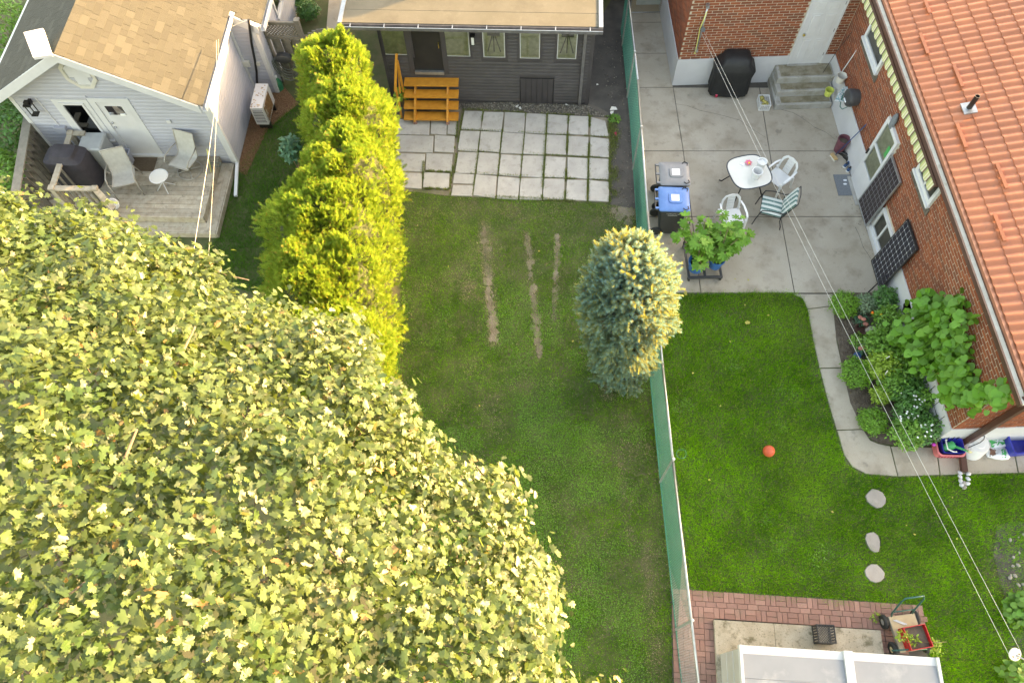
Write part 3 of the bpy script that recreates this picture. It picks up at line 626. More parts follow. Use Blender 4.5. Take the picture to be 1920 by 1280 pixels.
def onroof(px, py, h=0):
    r = Vector(CR @ np.array([px-960, 640-py, -FPX])); q0 = Vector((EX, 0, EZ+.03)); tt = (q0-Vector((0, 0, CH))).dot(ez)/r.dot(ez); return Vector((0, 0, CH))+r*tt+ez*h
for a, b in (((485, 0), (520, 60)), ((468, 148), (505, 235)), ((612, 285), (655, 375)), ((625, 535), (672, 635)), ((795, 705), (845, 810)), ((785, 920), (838, 1035))):
    p, r = onroof(*Z6(*a), .035), onroof(*Z6(*b), .035); r.x = p.x; r.z = p.z; q = MB(); q.bar(p, r, .06, .025, up=ez)
    for e in (.15, .85): v = p.lerp(r, e); q.bar(v-ez*.04, v, .03, .03)
    q.build('snow_guard', MATS['terracotta'], roof)
vp = onroof(1816, 204); q = MB(TR(vp)); q.lathe([(.055, 0), (.05, .10), (.05, .34), (.04, .34), (.04, .2)], n=14, cap1=False); vt = q.build('vent_pipe', MATS['near_black'], roof, smooth='auto')
q = MB(); q.add([vp+ex*a+ey*b+ez*.035 for a, b in ((-.14, -.12), (.14, -.12), (.15, .12), (-.13, .13))]+[vp+ex*a+ey*b+ez*.0 for a, b in ((-.14, -.12), (.14, -.12), (.15, .12), (-.13, .13))], [(0, 1, 2, 3), (0, 4, 5, 1), (1, 5, 6, 2), (2, 6, 7, 3), (3, 7, 4, 0)]); q.build('pipe_flashing', MATS['galv'], roof)
# brown downspout at the corner, its extension lying on the ground
cb = Vector((9.19, YS-.09, 0)); q = MB(); q.bar((cb.x, cb.y, .1), (cb.x, cb.y, 3.22), .11, .09); q.bar((cb.x, cb.y+.02, .10), P(1808, 884, .10), .11, .09); q.bar((cb.x, cb.y, 3.18), (EX-.07, ry0+.1, 3.26), .09, .09); q.build('downspout', MATS['brown_metal'], bh)

# concrete steps to the wing door
cs = thing('concrete_steps', 'three worn concrete steps below the white panelled door', 'steps', P(1510, 190))
for k, (z, yb) in enumerate(((.6, 146), (.4, 171), (.2, 196))):
    xl = P(1461, yb, z).x; yf = P(1461, yb, z).y; q = MB(); zb = z-.2 if k < 2 else 0
    x1 = XW-.03-.02*k; q.rings([[(xl-.02-.03*k, yf-.012, zb), (x1, yf-.012, zb), (x1, YN-.03, zb), (xl-.02-.03*k, YN-.03, zb)], [(xl-.02-.03*k, yf-.012, z-.02), (x1, yf-.012, z-.02), (x1, YN-.03, z-.02), (xl-.02-.03*k, YN-.03, z-.02)], [(xl-.03*k, yf+.006, z), (x1-.01, yf+.006, z), (x1-.01, YN-.03, z), (xl-.03*k, YN-.03, z)]]); q.build('step', MATS['step_concrete'], cs)
    yk = (P(1461, 146, .6).y, P(1461, 171, .4).y)[k-1]-.013 if k else YN-.035; q = MB(); q.box(xl+.06, x1-.05, yf+.045, yk, z+.0015, z+.004); q.build('worn_tread', MATS['tread_moss'], cs)

# ------------------------------------------------------------------ white house (left)
HA = -3.6; LC = P(447, 312); GF = Fr(LC, HA); GW = 4.52           # u=0 at the right corner, negative to the left
lh = thing('white_house', 'white sided house with brown shingle gable roof behind the wooden deck', 'house', GF.p(-2.2, -3, 0))
RU, RZ, EU, EZL = -2.36, 4.02, .12, 2.58; sl = (RZ-EZL)/(EU-RU); fz = lambda u: RZ-abs(u-RU)*sl-.07
D1 = 2.5; DEEP = 9
q = MB()
for v0, v1, ur in ((-D1, -.004, -.01), (-DEEP, -D1, .62)):
    pts = [(-GW, 0), (ur, 0), (ur, fz(ur)), (RU, fz(RU)), (-GW, fz(-GW))]
    q.rings([[GF.p(u, v1, z) for u, z in pts], [GF.p(u, v0, z) for u, z in pts]])
q.build('wall', MATS['white_siding'], lh)
gz = lambda px, py: GF.uz(px, py)
wu0, wz0 = gz(152, 250); wu1, wz1 = gz(160, 184); wu0 = gz(150, 250)[0]; wu1 = gz(200, 250)[0]
w_u0, w_z0 = gz(157, 250); w_u1, _ = gz(196, 248); _, w_z1 = gz(113, 192)
d_u0, d_z0 = gz(249, 290); d_u1, _ = gz(297, 288); _, d_z1 = gz(190, 190)
d_z0 = .46
ops = [(w_u0-.16, w_u1+.14, w_z0-.16, w_z1+.12), (d_u0-.14, d_u1+.14, 0, d_z1+.12)]
siding(lh, GF, .3, RZ-.1, .112, 'white_siding', lambda z: (max(-GW+.06, RU-(RZ-.1-z)/sl), min(-.06, RU+(RZ-.1-z)/sl)), ops)
GR = Fr(LC, HA+90); siding(lh, GR, .05, 2.55, .112, 'white_siding', lambda z: (.06, D1-.02))
GM = Fr(GF.p(0, -D1, 0), HA); siding(lh, GM, .05, 2.42, .112, 'white_siding', lambda z: (.02, .58))
GE = Fr(GF.p(.62, -D1, 0), HA+90); siding(lh, GE, .05, 2.25, .112, 'white_siding', lambda z: (.06, 5.4), [(1.55, 2.2, 1.1, 2.1)])
window(lh, GE, 1.57, 2.18, 1.12, 2.08, 'white_trim', 'interior', .08, .05)
for fr, u, zt in ((GF, -.05, 2.5), (GF, -GW+.05, 2.45), (GR, .05, 2.5), (GM, .60, 2.25), (GE, .035, 2.25)):
    q = MB(); q.fb(fr, u-.05, u+.05, .0, .03, .05, zt); q.build('corner_post', MATS['white_trim'], lh)
# window and door of the gable wall
q = MB(); a, b, c, e = ops[0]
for p, r, s_, t_ in ((a, w_u0-.02, c, e), (w_u1+.02, b, c, e), (w_u0-.02, w_u1+.02, w_z1+.02, e), (w_u0-.02, w_u1+.02, c, w_z0-.02)): q.fb(GF, p, r, 0, .03, s_, t_)
q.build('window_casing', MATS['white_trim'], lh); window(lh, GF, w_u0-.02, w_u1+.02, w_z0-.02, w_z1+.02, 'white_paint', 'near_black', .06, .05, sill=False, glass='dark_glass')
q = MB(); q.fb(GF, a-.02, b+.02, .0, .08, c-.05, c-.004); q.build('window_ledge', MATS['white_trim'], lh)
q = MB(); a, b, c, e = ops[1]
for p, r, s_, t_ in ((a, d_u0, .42, e), (d_u1, b, .42, e), (d_u0, d_u1, d_z1, e)): q.fb(GF, p, r, 0, .035, s_, t_)
q.build('door_frame', MATS['white_trim'], lh)
q = MB(); q.fb(GF, d_u0, d_u1, 0, .012, d_z0, d_z1); dr = q.build('door', MATS['white_paint'], lh)
q = MB(); q.fb(GF, d_u0+.14, d_u1-.14, .012, .016, d_z1-.42, d_z1-.14); q.build('pane', MATS['dark_glass'], dr)
q = MB(); q.fb(GF, d_u0+.14, d_u1-.14, .0125, .0135, d_z1-.42, d_z1-.14); q.build('pane_backing', MATS['near_black'], dr)
q = MB(); q.fb(GF, d_u0+.40, d_u0+.52, .017, .03, d_z1-.43, d_z1-.385); q.build('window_ornament', MATS['petal_white'], dr)
for zz in (.95, 1.10): q = MB(TR(GF.p(d_u0+.07, .012, d_z0+zz), rx=math.pi/2)); q.lathe([(.03, 0), (.03, .02), (.015, .05)], n=10); q.build('lock', MATS['chrome'], dr)
q = MB(); q.fb(GF, a-.02, b+.02, 0, .07, .40, .457); q.build('threshold', MATS['white_trim'], lh)
# octagonal louvre
vu, vz = gz(147, 137); oc = [(vu+r_*.30*math.cos(math.radians(22.5+45*i)), vz+r_*.36*math.sin(math.radians(22.5+45*i))) for r_ in (1,) for i in range(8)]
q = MB(); q.rings([[GF.p(vu+(u-vu)*s_, n_, vz+(z-vz)*s_) for u, z in oc] for s_, n_ in ((1.25, 0), (1.25, .05), (1.0, .05), (.95, .02))]); lv = q.build('gable_vent', MATS['cream_metal'], lh)
q = MB(); q.add([GF.p(vu+(u-vu)*.98, .021, vz+(z-vz)*.98) for u, z in oc], [tuple(range(8))]); q.build('vent_back', MATS['box_lilac'], lv)
for i in range(6): q = MB(); zz = vz-.30+i*.105; hw = .25 if abs(zz-vz) < .16 else .15; q.add([GF.p(vu-hw, .022, zz+.09), GF.p(vu+hw, .022, zz+.09), GF.p(vu+hw, .044, zz), GF.p(vu-hw, .044, zz)], [(0, 1, 2, 3)[::-1]]); q.build('louvre', MATS['white_trim'], lv)
# fixtures
def lantern(parent, fr, u, z, s=1):
    q = MB()
    for a in (-.06, .045):
        for b in (.08, .185): q.fb(fr, u+a*s, u+(a+.015)*s, b*s, (b+.015)*s, z-.2*s, z+.05*s)
    q.fb(fr, u-.075*s, u+.075*s, .065*s, .215*s, z+.05*s, z+.08*s); q.fb(fr, u-.065*s, u+.065*s, .075*s, .205*s, z-.215*s, z-.2*s); q.fb(fr, u-.03*s, u+.03*s, .0, .065*s, z+.0, z+.08*s); q.fb(fr, u-.04*s, u+.04*s, .1*s, .18*s, z+.08*s, z+.14*s)
    return q.build('wall_lantern', MATS['near_black'], parent)
lu, lz = gz(62, 193); lantern(lh, GF, lu, lz+.05, 1.15)
lu, lz = gz(118, 240); q = MB(); q.fb(GF, lu-.13, lu+.13, 0, .12, lz-.10, lz+.12); q.build('meter_box', MATS['box_lilac'], lh)
q = MB(); q.tube([GF.p(lu-.02, .03, lz+.1), GF.p(lu-.06, .03, 2.35)], .014); q.tube([GF.p(lu, .03, lz-.1), GF.p(lu+.02, .03, .5)], .018); q.build('conduit', MATS['white_trim'], lh)
lu, lz = gz(317, 226); q = MB(); q.fb(GF, lu-.05, lu+.05, 0, .05, lz-.05, lz+.05); q.build('outlet_cover', MATS['white_trim'], lh)
lu, lz = gz(214, 275); q = MB(); q.fb(GF, lu-.07, lu+.07, 0, .10, lz-.04, lz+.05); q.build('outlet_box', MATS['box_grey'], lh)
lu, lz = GM.uz(464, 116); q = MB(); q.fb(GM, lu-.13, lu+.07, 0, .10, lz-.08, lz+.08); q.build('dryer_vent', MATS['cream_metal'], lh)
lu, lz = GM.uz(484, 118); q = MB(); q.fb(GM, lu-.04, lu+.05, 0, .06, lz-.05, lz+.06); q.build('junction_box', MATS['cream_metal'], lh)
q = MB(); q.tube([GM.p(GM.uz(x, y, .05)[0], .05, GM.uz(x, y, .05)[1]) for x, y in ((466, 37), (471, 80), (478, 115), (481, 135), (482, 158))], .03, 8); q.build('refrigerant_line', MATS['near_black'], lh)
# roof planes
sn = Vector((-math.cos(math.atan(sl)), 0, 0)); 
def rp(u, v, h=0):
    """point on the roof, v metres behind the gable wall, h above the deck"""
    s_ = 1 if u >= RU else -1; c_ = 1/math.sqrt(1+sl*sl); return GF.p(u+s_*h*sl*c_, -v, RZ-abs(u-RU)*sl+h*c_)
q = MB()
for (ua, ub, va, vb) in ((RU, EU, -.42, D1), (RU, .78, D1, DEEP), (RU, 2*RU-EU-.1, -.42, DEEP)):
    p = [rp(ua, va, -.07), rp(ub, va, -.07), rp(ub, vb, -.07), rp(ua, vb, -.07)]; r = [rp(ua, va, -.005), rp(ub, va, -.005), rp(ub, vb, -.005), rp(ua, vb, -.005)]; q.rings([p, r])
lroof = q.build('roof', MATS['white_trim'], lh)
sh_me = boxmesh('shingle', MATS['shingle'], 0); ln_ = math.sqrt(1+sl*sl); exps = .152; recs = []
nrow = int((.80-RU)*ln_/exps)+1
for j in range(nrow):
    ua = RU+j*exps/ln_; ub = ua+(exps+.045)/ln_; v = -.43+random.uniform(-.2, 0)
    while v < 7.5:
        wv = random.choice((.16, .2, .24, .28, .34)); v1 = v+wv
        lim = EU+.03 if v < D1-.05 else .80
        if ub < lim+.06: recs.append((ua, min(ub, lim+.02), max(v, -.44), v1-.004))
        v = v1
def rk(r):
    p = rp((r[0]+r[1])/2, (r[2]+r[3])/2); x, y = proj(p); return (not (0 <= x <= 1920 and 0 <= y <= 1280), (p-Vector((0, 0, CH))).length)
recs.sort(key=rk); rest = MB()
for k, (ua, ub, va, vb) in enumerate(recs):
    h0 = random.uniform(.006, .014); A, B, C_ = rp(ua, va, .0), rp(ub, va, h0), rp(ua, vb, .0)
    ax = (B-A); ay = (C_-A); az = ax.cross(ay).normalized(); az = az if az.z > 0 else -az; ctr = A+ax*.5+ay*.5
    if k < 300:
        place('shingle', sh_me, Matrix(((ay.x, ax.x, az.x*.008, ctr.x), (ay.y, ax.y, az.y*.008, ctr.y), (ay.z, ax.z, az.z*.008, ctr.z), (0, 0, 0, 1))), lroof)
    else:
        v = [A, B, B+ay, C_]; rest.add([p-az*.004 for p in v]+[p+az*.004 for p in v], [(3, 2, 1, 0), (4, 5, 6, 7), (0, 1, 5, 4), (1, 2, 6, 5), (2, 3, 7, 6), (3, 0, 4, 7)])
for j in range(18):
    ua = RU-j*exps/ln_; ub = ua-(exps+.045)/ln_; v = -.44
    while v < 7:
        v1 = v+random.choice((.2, .28, .34)); A, B, C_ = rp(ua-1e-4, v, .0), rp(ub, v, .012), rp(ua-1e-4, v1-.006, .0); ay = C_-A; az = (B-A).cross(ay).normalized(); az = az if az.z > 0 else -az
        p_ = [A, B, B+ay, C_]; rest.add([p-az*.004 for p in p_]+[p+az*.004 for p in p_], [(3, 2, 1, 0), (4, 5, 6, 7), (0, 1, 5, 4), (1, 2, 6, 5), (2, 3, 7, 6), (3, 0, 4, 7)]); v = v1
rest.build('shingle_field', MATS['shingle'], lroof, kind='stuff')
for s_, ue in ((1, EU), (-1, 2*RU-EU-.1)):          # white rake boards
    q = MB(); a, b = rp(RU, -.43, -.07), rp(ue, -.43, -.07); q.rings([[p+GF.n*n_ for p in (a-Vector((0, 0, .16)), b-Vector((0, 0, .16)), b+Vector((0, 0, .07)), a+Vector((0, 0, .07)))] for n_ in (0, .03)]); q.build('rake_board', MATS['white_trim'], lh)
for (u_, va, vb) in ((EU, -.45, D1+.02), (.78, D1+.02, DEEP)):
    q = MB(); a, b = rp(u_, va), rp(u_, vb); up = Vector((0, 0, 1)); w_ = GF.u
    q.rings([[a+w_*x+up*z for x, z in ((.0, -.16), (.115, -.16), (.115, -.02), (.10, -.02), (.10, -.145), (.012, -.145), (.012, .0), (0, 0))], [b+w_*x+up*z for x, z in ((.0, -.16), (.115, -.16), (.115, -.02), (.10, -.02), (.10, -.145), (.012, -.145), (.012, .0), (0, 0))]]); q.build('gutter', MATS['white_trim'], lh)
q = MB(); a, b = rp(EU, D1, -.07), rp(.78, D1, -.07); q.rings([[p+GF.n*n_ for p in (a-Vector((0, 0, .16)), b-Vector((0, 0, .16)), b+Vector((0, 0, .07)), a+Vector((0, 0, .07)))] for n_ in (0, .03)]); q.build('rake_board', MATS['white_trim'], lh)
# square white cap that closes the ridge end
cap = [rp(RU, 0, 0)]; c0 = P(71, 80, RZ+.14); a_ = P(97, 103, RZ+.14); b_ = P(62, 108, RZ+.14); d_ = P(44, 61, RZ+.14); e_ = P(80, 53, RZ+.14)
q = MB(); q.rings([[v+Vector((0, 0, z)) for v in (b_, a_, e_, d_)] for z in (-.06, 0)]); q.build('ridge_end_cap', MATS['white_paint'], lh)
q = MB(); p0 = GF.p(.06, .05, 2.35); p1 = GF.p(.06, .06, .22); p2 = P(442, 368, .08)
q.bar(GF.p(.08, .10, 2.42), p0, .07, .06); q.bar(p0, p1, .07, .06); q.bar(p1, p2, .075, .06); q.build('downspout', MATS['white_trim'], lh)
q = MB(); q.bar(GR.p(D1-.04, .05, 2.4), GR.p(D1-.04, .05, .3), .05, .05); q.build('downspout', MATS['white_trim'], lh)
# ------------------------------------------------------------------ chain link fence
def tubes(name, mat, parent, pts, r, n=6, closed=False, smooth=True, **k):
    q = MB(); q.tube(pts, r, n, closed); return q.build(name, MATS[mat], parent, smooth=smooth, **k)
FH = 1.5; rail = [P(x, y, FH) for x, y in ((1176, -30), (1196, 150), (1214, 397), (1242, 680), (1262, 865), (1310, 1280), (1330, 1400))]
fence = thing('chain_link_fence', 'green chain link fence with silver top rail between the two yards', 'fence', Vector((rail[3].x, rail[3].y, 0)))
for a, b in zip(rail, rail[1:]): tubes('top_rail', 'galv', fence, [a, b], .024, 8)
W = MB(); WG = MB(); YG = P(1297, 1112).y-.1; p = .085
for a, b in zip(rail, rail[1:]):
    d = Vector((b.x-a.x, b.y-a.y, 0)); L_ = d.length; d.normalize(); n = int(L_/p)
    for i in range(-int(FH/p), n+1):
        for s in (1, -1):
            u0, z0 = (i*p, .03); u1, z1 = (i*p+FH-.05, FH-.02)
            if s < 0: z0, z1 = z1, z0
            if u0 < 0: z0 += (0-u0)*(1 if s > 0 else -1); u0 = 0
            if u1 > L_: z1 -= (u1-L_)*(1 if s > 0 else -1); u1 = L_
            if u1-u0 < .02: continue
            A = Vector((a.x, a.y, 0))+d*u0; B = Vector((a.x, a.y, 0))+d*u1; o_ = Vector((-d.y, d.x, 0))*.004*s
            A.z, B.z = z0, z1
            if (A.y+B.y)/2 > YG: W.tube([A+o_, B+o_], .0038, 3)
            else: WG.tube([A+o_, B+o_], .0026, 3)
W.build('wire_mesh', MATS['fence_green'], fence, kind='stuff'); WG.build('bare_wire_mesh', MATS['fence_post'], fence, kind='stuff')
q = MB(); q.tube([Vector((v.x, v.y, .05)) for v in rail], .012, 5); q.build('tension_wire', MATS['fence_green'], fence)
for i, (x, y) in enumerate(((1179, 0), (1190, 100), (1202, 240), (1217, 440), (1262, 862), (1297, 1163))):
    t = P(x, y, FH); q = MB(); q.tube([(t.x, t.y, 0), (t.x, t.y, FH+.06)], .027, 8); q.lathe([(.031, 0), (.031, .01), (.0, .02)], (t.x, t.y, FH+.06), 8); q.build('post', MATS['fence_post'], fence, smooth='auto')
a = P(1272, 850, FH); tubes('wire_coil', 'fence_green', fence, [a+Vector((.09*math.cos(t)+.06, .09*math.sin(t), .02*math.sin(3*t)-.02)) for t in np.linspace(0, 12, 40)], .004, 4)
# gate at the head of the side passage
ga, gb = P(1180, 28), P(1243, 27); gt = thing('chain_link_gate', 'chain link gate with a grey sign panel across the side passage', 'gate', (ga+gb)/2)
for a, b in ((ga, gb),):
    up = Vector((0, 0, 1)); c = [a+up*.08, b+up*.08, b+up*1.5, a+up*1.5]; tubes('gate_frame', 'galv', gt, c, .022, 6, closed=True)
    W = MB(); d = (b-a).normalized(); L_ = (b-a).length; i = -1.4
    while i < L_:
        for s in (1, -1):
            u0, z0, u1, z1 = i, .08, i+1.42, 1.5
            if s < 0: z0, z1 = z1, z0
            if u0 < 0: z0 += -u0*s; u0 = 0
            if u1 > L_: z1 -= (u1-L_)*s; u1 = L_
            A = a+d*u0; B = a+d*u1; A.z, B.z = z0, z1; W.tube([A, B], .003, 3)
        i += .07
    W.build('wire_mesh', MATS['brass'], gt, kind='stuff')
    q = MB(); q.add([a+d*(L_*t)+up*z-Vector((0, .03, 0)) for t, z in ((.15, .35), (.85, .35), (.88, 1.3), (.12, 1.3))]+[a+d*(L_*t)+up*z-Vector((0, .018, 0)) for t, z in ((.15, .35), (.85, .35), (.88, 1.3), (.12, 1.3))], [(0, 1, 2, 3), (7, 6, 5, 4), (0, 4, 5, 1), (1, 5, 6, 2), (2, 6, 7, 3), (3, 7, 4, 0)]); q.build('sign_panel', MATS['sign_grey'], gt)
q = MB(); q.box(3.0, 4.55, 18.4, 18.7, 0, 1.0); q.build('retaining_wall', MATS['yellow_wall'], label='low yellowish wall behind the chain link gate', cat='wall')

# ------------------------------------------------------------------ generic small builders
def rrect(w, d, r, n=4):
    pts = []
    for cx, cy, a0 in ((w/2-r, d/2-r, 0), (-w/2+r, d/2-r, 90), (-w/2+r, -d/2+r, 180), (w/2-r, -d/2+r, 270)):
        for k in range(n+1): a = math.radians(a0+90*k/n); pts.append((cx+r*math.cos(a), cy+r*math.sin(a)))
    return pts
def shell(T, secs, thick=0):
    """stack of rounded rectangles (w, d, r, z, ox, oy)"""
    q = MB(T); q.rings([[(x+ox, y+oy, z) for x, y in rrect(w, d, r)] for (w, d, r, z, ox, oy) in secs]); return q
def ballmesh(T, r, nz=10, n=16, sx=1, sy=1, sz=1, jit=0):
    q = MB(T); rs = []
    for i in range(nz+1):
        a = -math.pi/2+math.pi*i/nz; rr = max(1e-3, math.cos(a))*r
        rs.append([(rr*sx*math.cos(2*math.pi*k/n)*(1+random.uniform(-jit, jit)), rr*sy*math.sin(2*math.pi*k/n)*(1+random.uniform(-jit, jit)), math.sin(a)*r*sz) for k in range(n)])
    return q.rings(rs)
def draped(T, secs, n=40, fold=.03, seed=1):
    """cloth cover: rounded sections (w, d, z, fold amount)"""
    q = MB(T); rs = []; rr = random.Random(seed); ph = [rr.uniform(0, 6.28) for _ in range(4)]
    for (w, d, z, f, ox, oy) in secs:
        ring = []
        for k in range(n):
            a = 2*math.pi*k/n; ca, sa = math.cos(a), math.sin(a); e = .38; x = math.copysign(abs(ca)**e, ca)*w/2; y = math.copysign(abs(sa)**e, sa)*d/2
            m = 1+f*(math.sin(5*a+ph[0])*.5+math.sin(9*a+ph[1])*.5+.4*math.sin(17*a+ph[2])); ring.append((x*m+ox, y*m+oy, z+f*.25*math.sin(3*a+ph[3])))
        rs.append(ring)
    return q.rings(rs, False, True)

# ------------------------------------------------------------------ wheeled bins
def bin_(loc, rz, lidmat, label):
    T = TR(loc, rz); t = thing('wheelie_bin', label, 'bin', loc, 'wheelie bins on the patio')
    shell(T, [(.46, .50, .05, .03, .03, 0), (.50, .53, .05, .15, .03, 0), (.60, .60, .05, .93, 0, 0), (.64, .64, .05, .94, 0, 0), (.64, .64, .05, .98, 0, 0)]).build('body', MATS['bin_body'], t, smooth='auto')
    lid = shell(T, [(.70, .68, .05, .985, .01, 0), (.71, .69, .05, 1.02, .01, 0), (.66, .64, .06, 1.045, .01, 0), (.38, .36, .07, 1.05, .03, 0)]).build('lid', MATS[lidmat], t, smooth='auto')
    shell(T, [(.33, .30, .07, 1.046, .04, 0), (.30, .27, .06, 1.075, .04, 0)]).build('raised_panel', MATS[lidmat], lid, smooth='auto')
    q = MB(T); q.box(-.06, .12, -.085, .095, 1.076, 1.079); q.build('sticker', MATS['sticker'], lid)
    for s in (1, -1): q = MB(T); q.tube([(.20, s*.27, 1.05), (.25, s*.32, 1.06), (.33, s*.28, 1.05), (.31, s*.21, 1.05)], .012, 5); q.build('grip', MATS['black_plastic'], lid)
    q = MB(T); q.tube([(-.36, -.3, .99), (-.42, -.28, 1.0), (-.42, .28, 1.0), (-.36, .3, .99)], .017, 6); q.build('handle', MATS['bin_body'], t, smooth=True)
    for y in (-.26, 0, .26): q = MB(T); q.box(-.42, -.31, y-.022, y+.022, .99, 1.03); q.build('hinge', MATS[lidmat], t)
    for s in (1, -1):
        q = MB(T @ TR((-.28, s*.27, .13), rx=math.pi/2)); q.lathe([(.06, -.03), (.12, -.03), (.13, -.015), (.13, .015), (.12, .03), (.06, .03)], n=20); q.build('wheel', MATS['rubber'], t, smooth='auto')
    for a, w_, z in ((-.11, .22, .80),): q = MB(T); q.box(a, a+w_, -.302, -.300, z-.006, z+.006); q.build('lettering_line', MATS['bag_white'], t)
    cu = bpy.data.curves.new('lettering', 'FONT'); cu.body = 'TORONTO'; cu.size = .062; cu.align_x = 'CENTER'; cu.extrude = .001
    tmp = bpy.data.objects.new('tmp', cu); COL.objects.link(tmp); dg = bpy.context.evaluated_depsgraph_get(); me = bpy.data.meshes.new_from_object(tmp.evaluated_get(dg)); bpy.data.objects.remove(tmp)
    me.materials.clear(); me.materials.append(MATS['bag_white']); tag(place('lettering', me, T @ TR((0, -.2985, .84), rx=math.radians(86)), t))
    return t
c = P(1264, 326, 1.03); bin_((c.x, c.y, .02), math.radians(-3), 'bin_grey', 'wheeled bin with grey lid, the one farther from the fig plant')
c = P(1263, 374, 1.03); bin_((c.x, c.y, .02), math.radians(-5), 'bin_blue', 'wheeled recycling bin with bright blue lid behind the fig plant')

# ------------------------------------------------------------------ patio table and chairs
c = P(1405, 322, .72); T = TR((c.x, c.y, .02), math.radians(12)); t = thing('patio_table', 'glass patio table with rounded corners and dark rim', 'table', (c.x, c.y, .02))
def sq(r, z, e=.62, n=48): return [(math.copysign(abs(math.cos(2*math.pi*k/n))**e, math.cos(2*math.pi*k/n))*r, math.copysign(abs(math.sin(2*math.pi*k/n))**e, math.sin(2*math.pi*k/n))*r, z) for k in range(n)]
q = MB(T); q.rings([sq(.475, .695), sq(.475, .703)]); q.build('glass_top', MATS['table_glass'], t)
q = MB(T); q.tube(sq(.485, .70), .016, 6, closed=True); q.build('rim', MATS['table_rim'], t, smooth=True)
for sx in (-1, 1):
    for sy in (-1, 1):
        q = MB(T); q.tube([(sx*.36, sy*.36, .69), (sx*.26, sy*.26, .55), (sx*.26, sy*.26, .35), (sx*.38, sy*.38, .02), (sx*.43, sy*.43, .0)], .015, 6); q.build('leg', MATS['black_steel'], t, smooth=True)
for z in (.66,): q = MB(T); q.tube([(.27, .27, .55), (.27, -.27, .55), (-.27, -.27, .55), (-.27, .27, .55)], .01, 5, closed=True); q.build('brace_ring', MATS['black_steel'], t, smooth=True)
def bucket(loc, r0, r1, h, mat, label, hold=True, name='bucket', fill=None, group=None):
    T = TR(loc); t = thing(name, label, 'bucket', loc, group); q = MB(T); q.lathe([(r0, 0), (r1, h), (r1+.008, h), (r1+.008, h-.02), (r1+.012, h-.02), (r1+.012, h+.005), (r1-.004, h+.005), (r0-.006, .01)], n=24); q.build('body', MATS[mat], t, smooth='auto')
    if hold: q = MB(T); q.tube([(r1*math.cos(a)*1.02, r1*math.sin(a)*.5+r1*.4+.02, h-.02+.02*math.sin(a)) for a in np.linspace(0, math.pi, 12)], .004, 4); q.build('handle', MATS['chrome'], t)
    if fill: q = MB(T); q.lathe([(r0*.5, h*.8), (r1*.95, h*.82)], n=20); q.build('contents', MATS[fill], t)
    return t
c = P(1417, 330, .75); bucket((c.x, c.y, .725), .095, .115, .21, 'white_plastic', 'open white plastic bucket standing on the patio table')
c = P(1424, 315, .76); bucket((c.x+.02, c.y+.03, .725), .085, .105, .24, 'white_plastic', 'lidded white tub behind the open bucket on the patio table', False, 'tub', 'white_plastic')
c = P(1403, 306, .73); fl = thing('flower_arrangement', 'pink and orange artificial flower on the patio table', 'flower', (c.x, c.y, .725))
for k in range(6):
    a = k*1.05; q = MB(TR((c.x, c.y, .75), a)); q.add([(0, 0, 0), (.05, -.03, .02), (.10, 0, .0), (.05, .03, .02)], [(0, 1, 2, 3)]); q.build('petal', MATS['petal_pink'], fl)
ballmesh(TR((c.x+.01, c.y-.02, .76)), .028, 6, 8).build('flower_centre', MATS['petal_yellow'], fl, smooth=True)
c = P(1392, 308, .73); q = MB(TR((c.x, c.y, .725), -.7)); q.box(-.05, .05, -.035, .035, 0, .012); q.build('napkin_pack', MATS['sticker'], label='small white paper pack beside the pink flower', cat='packet')

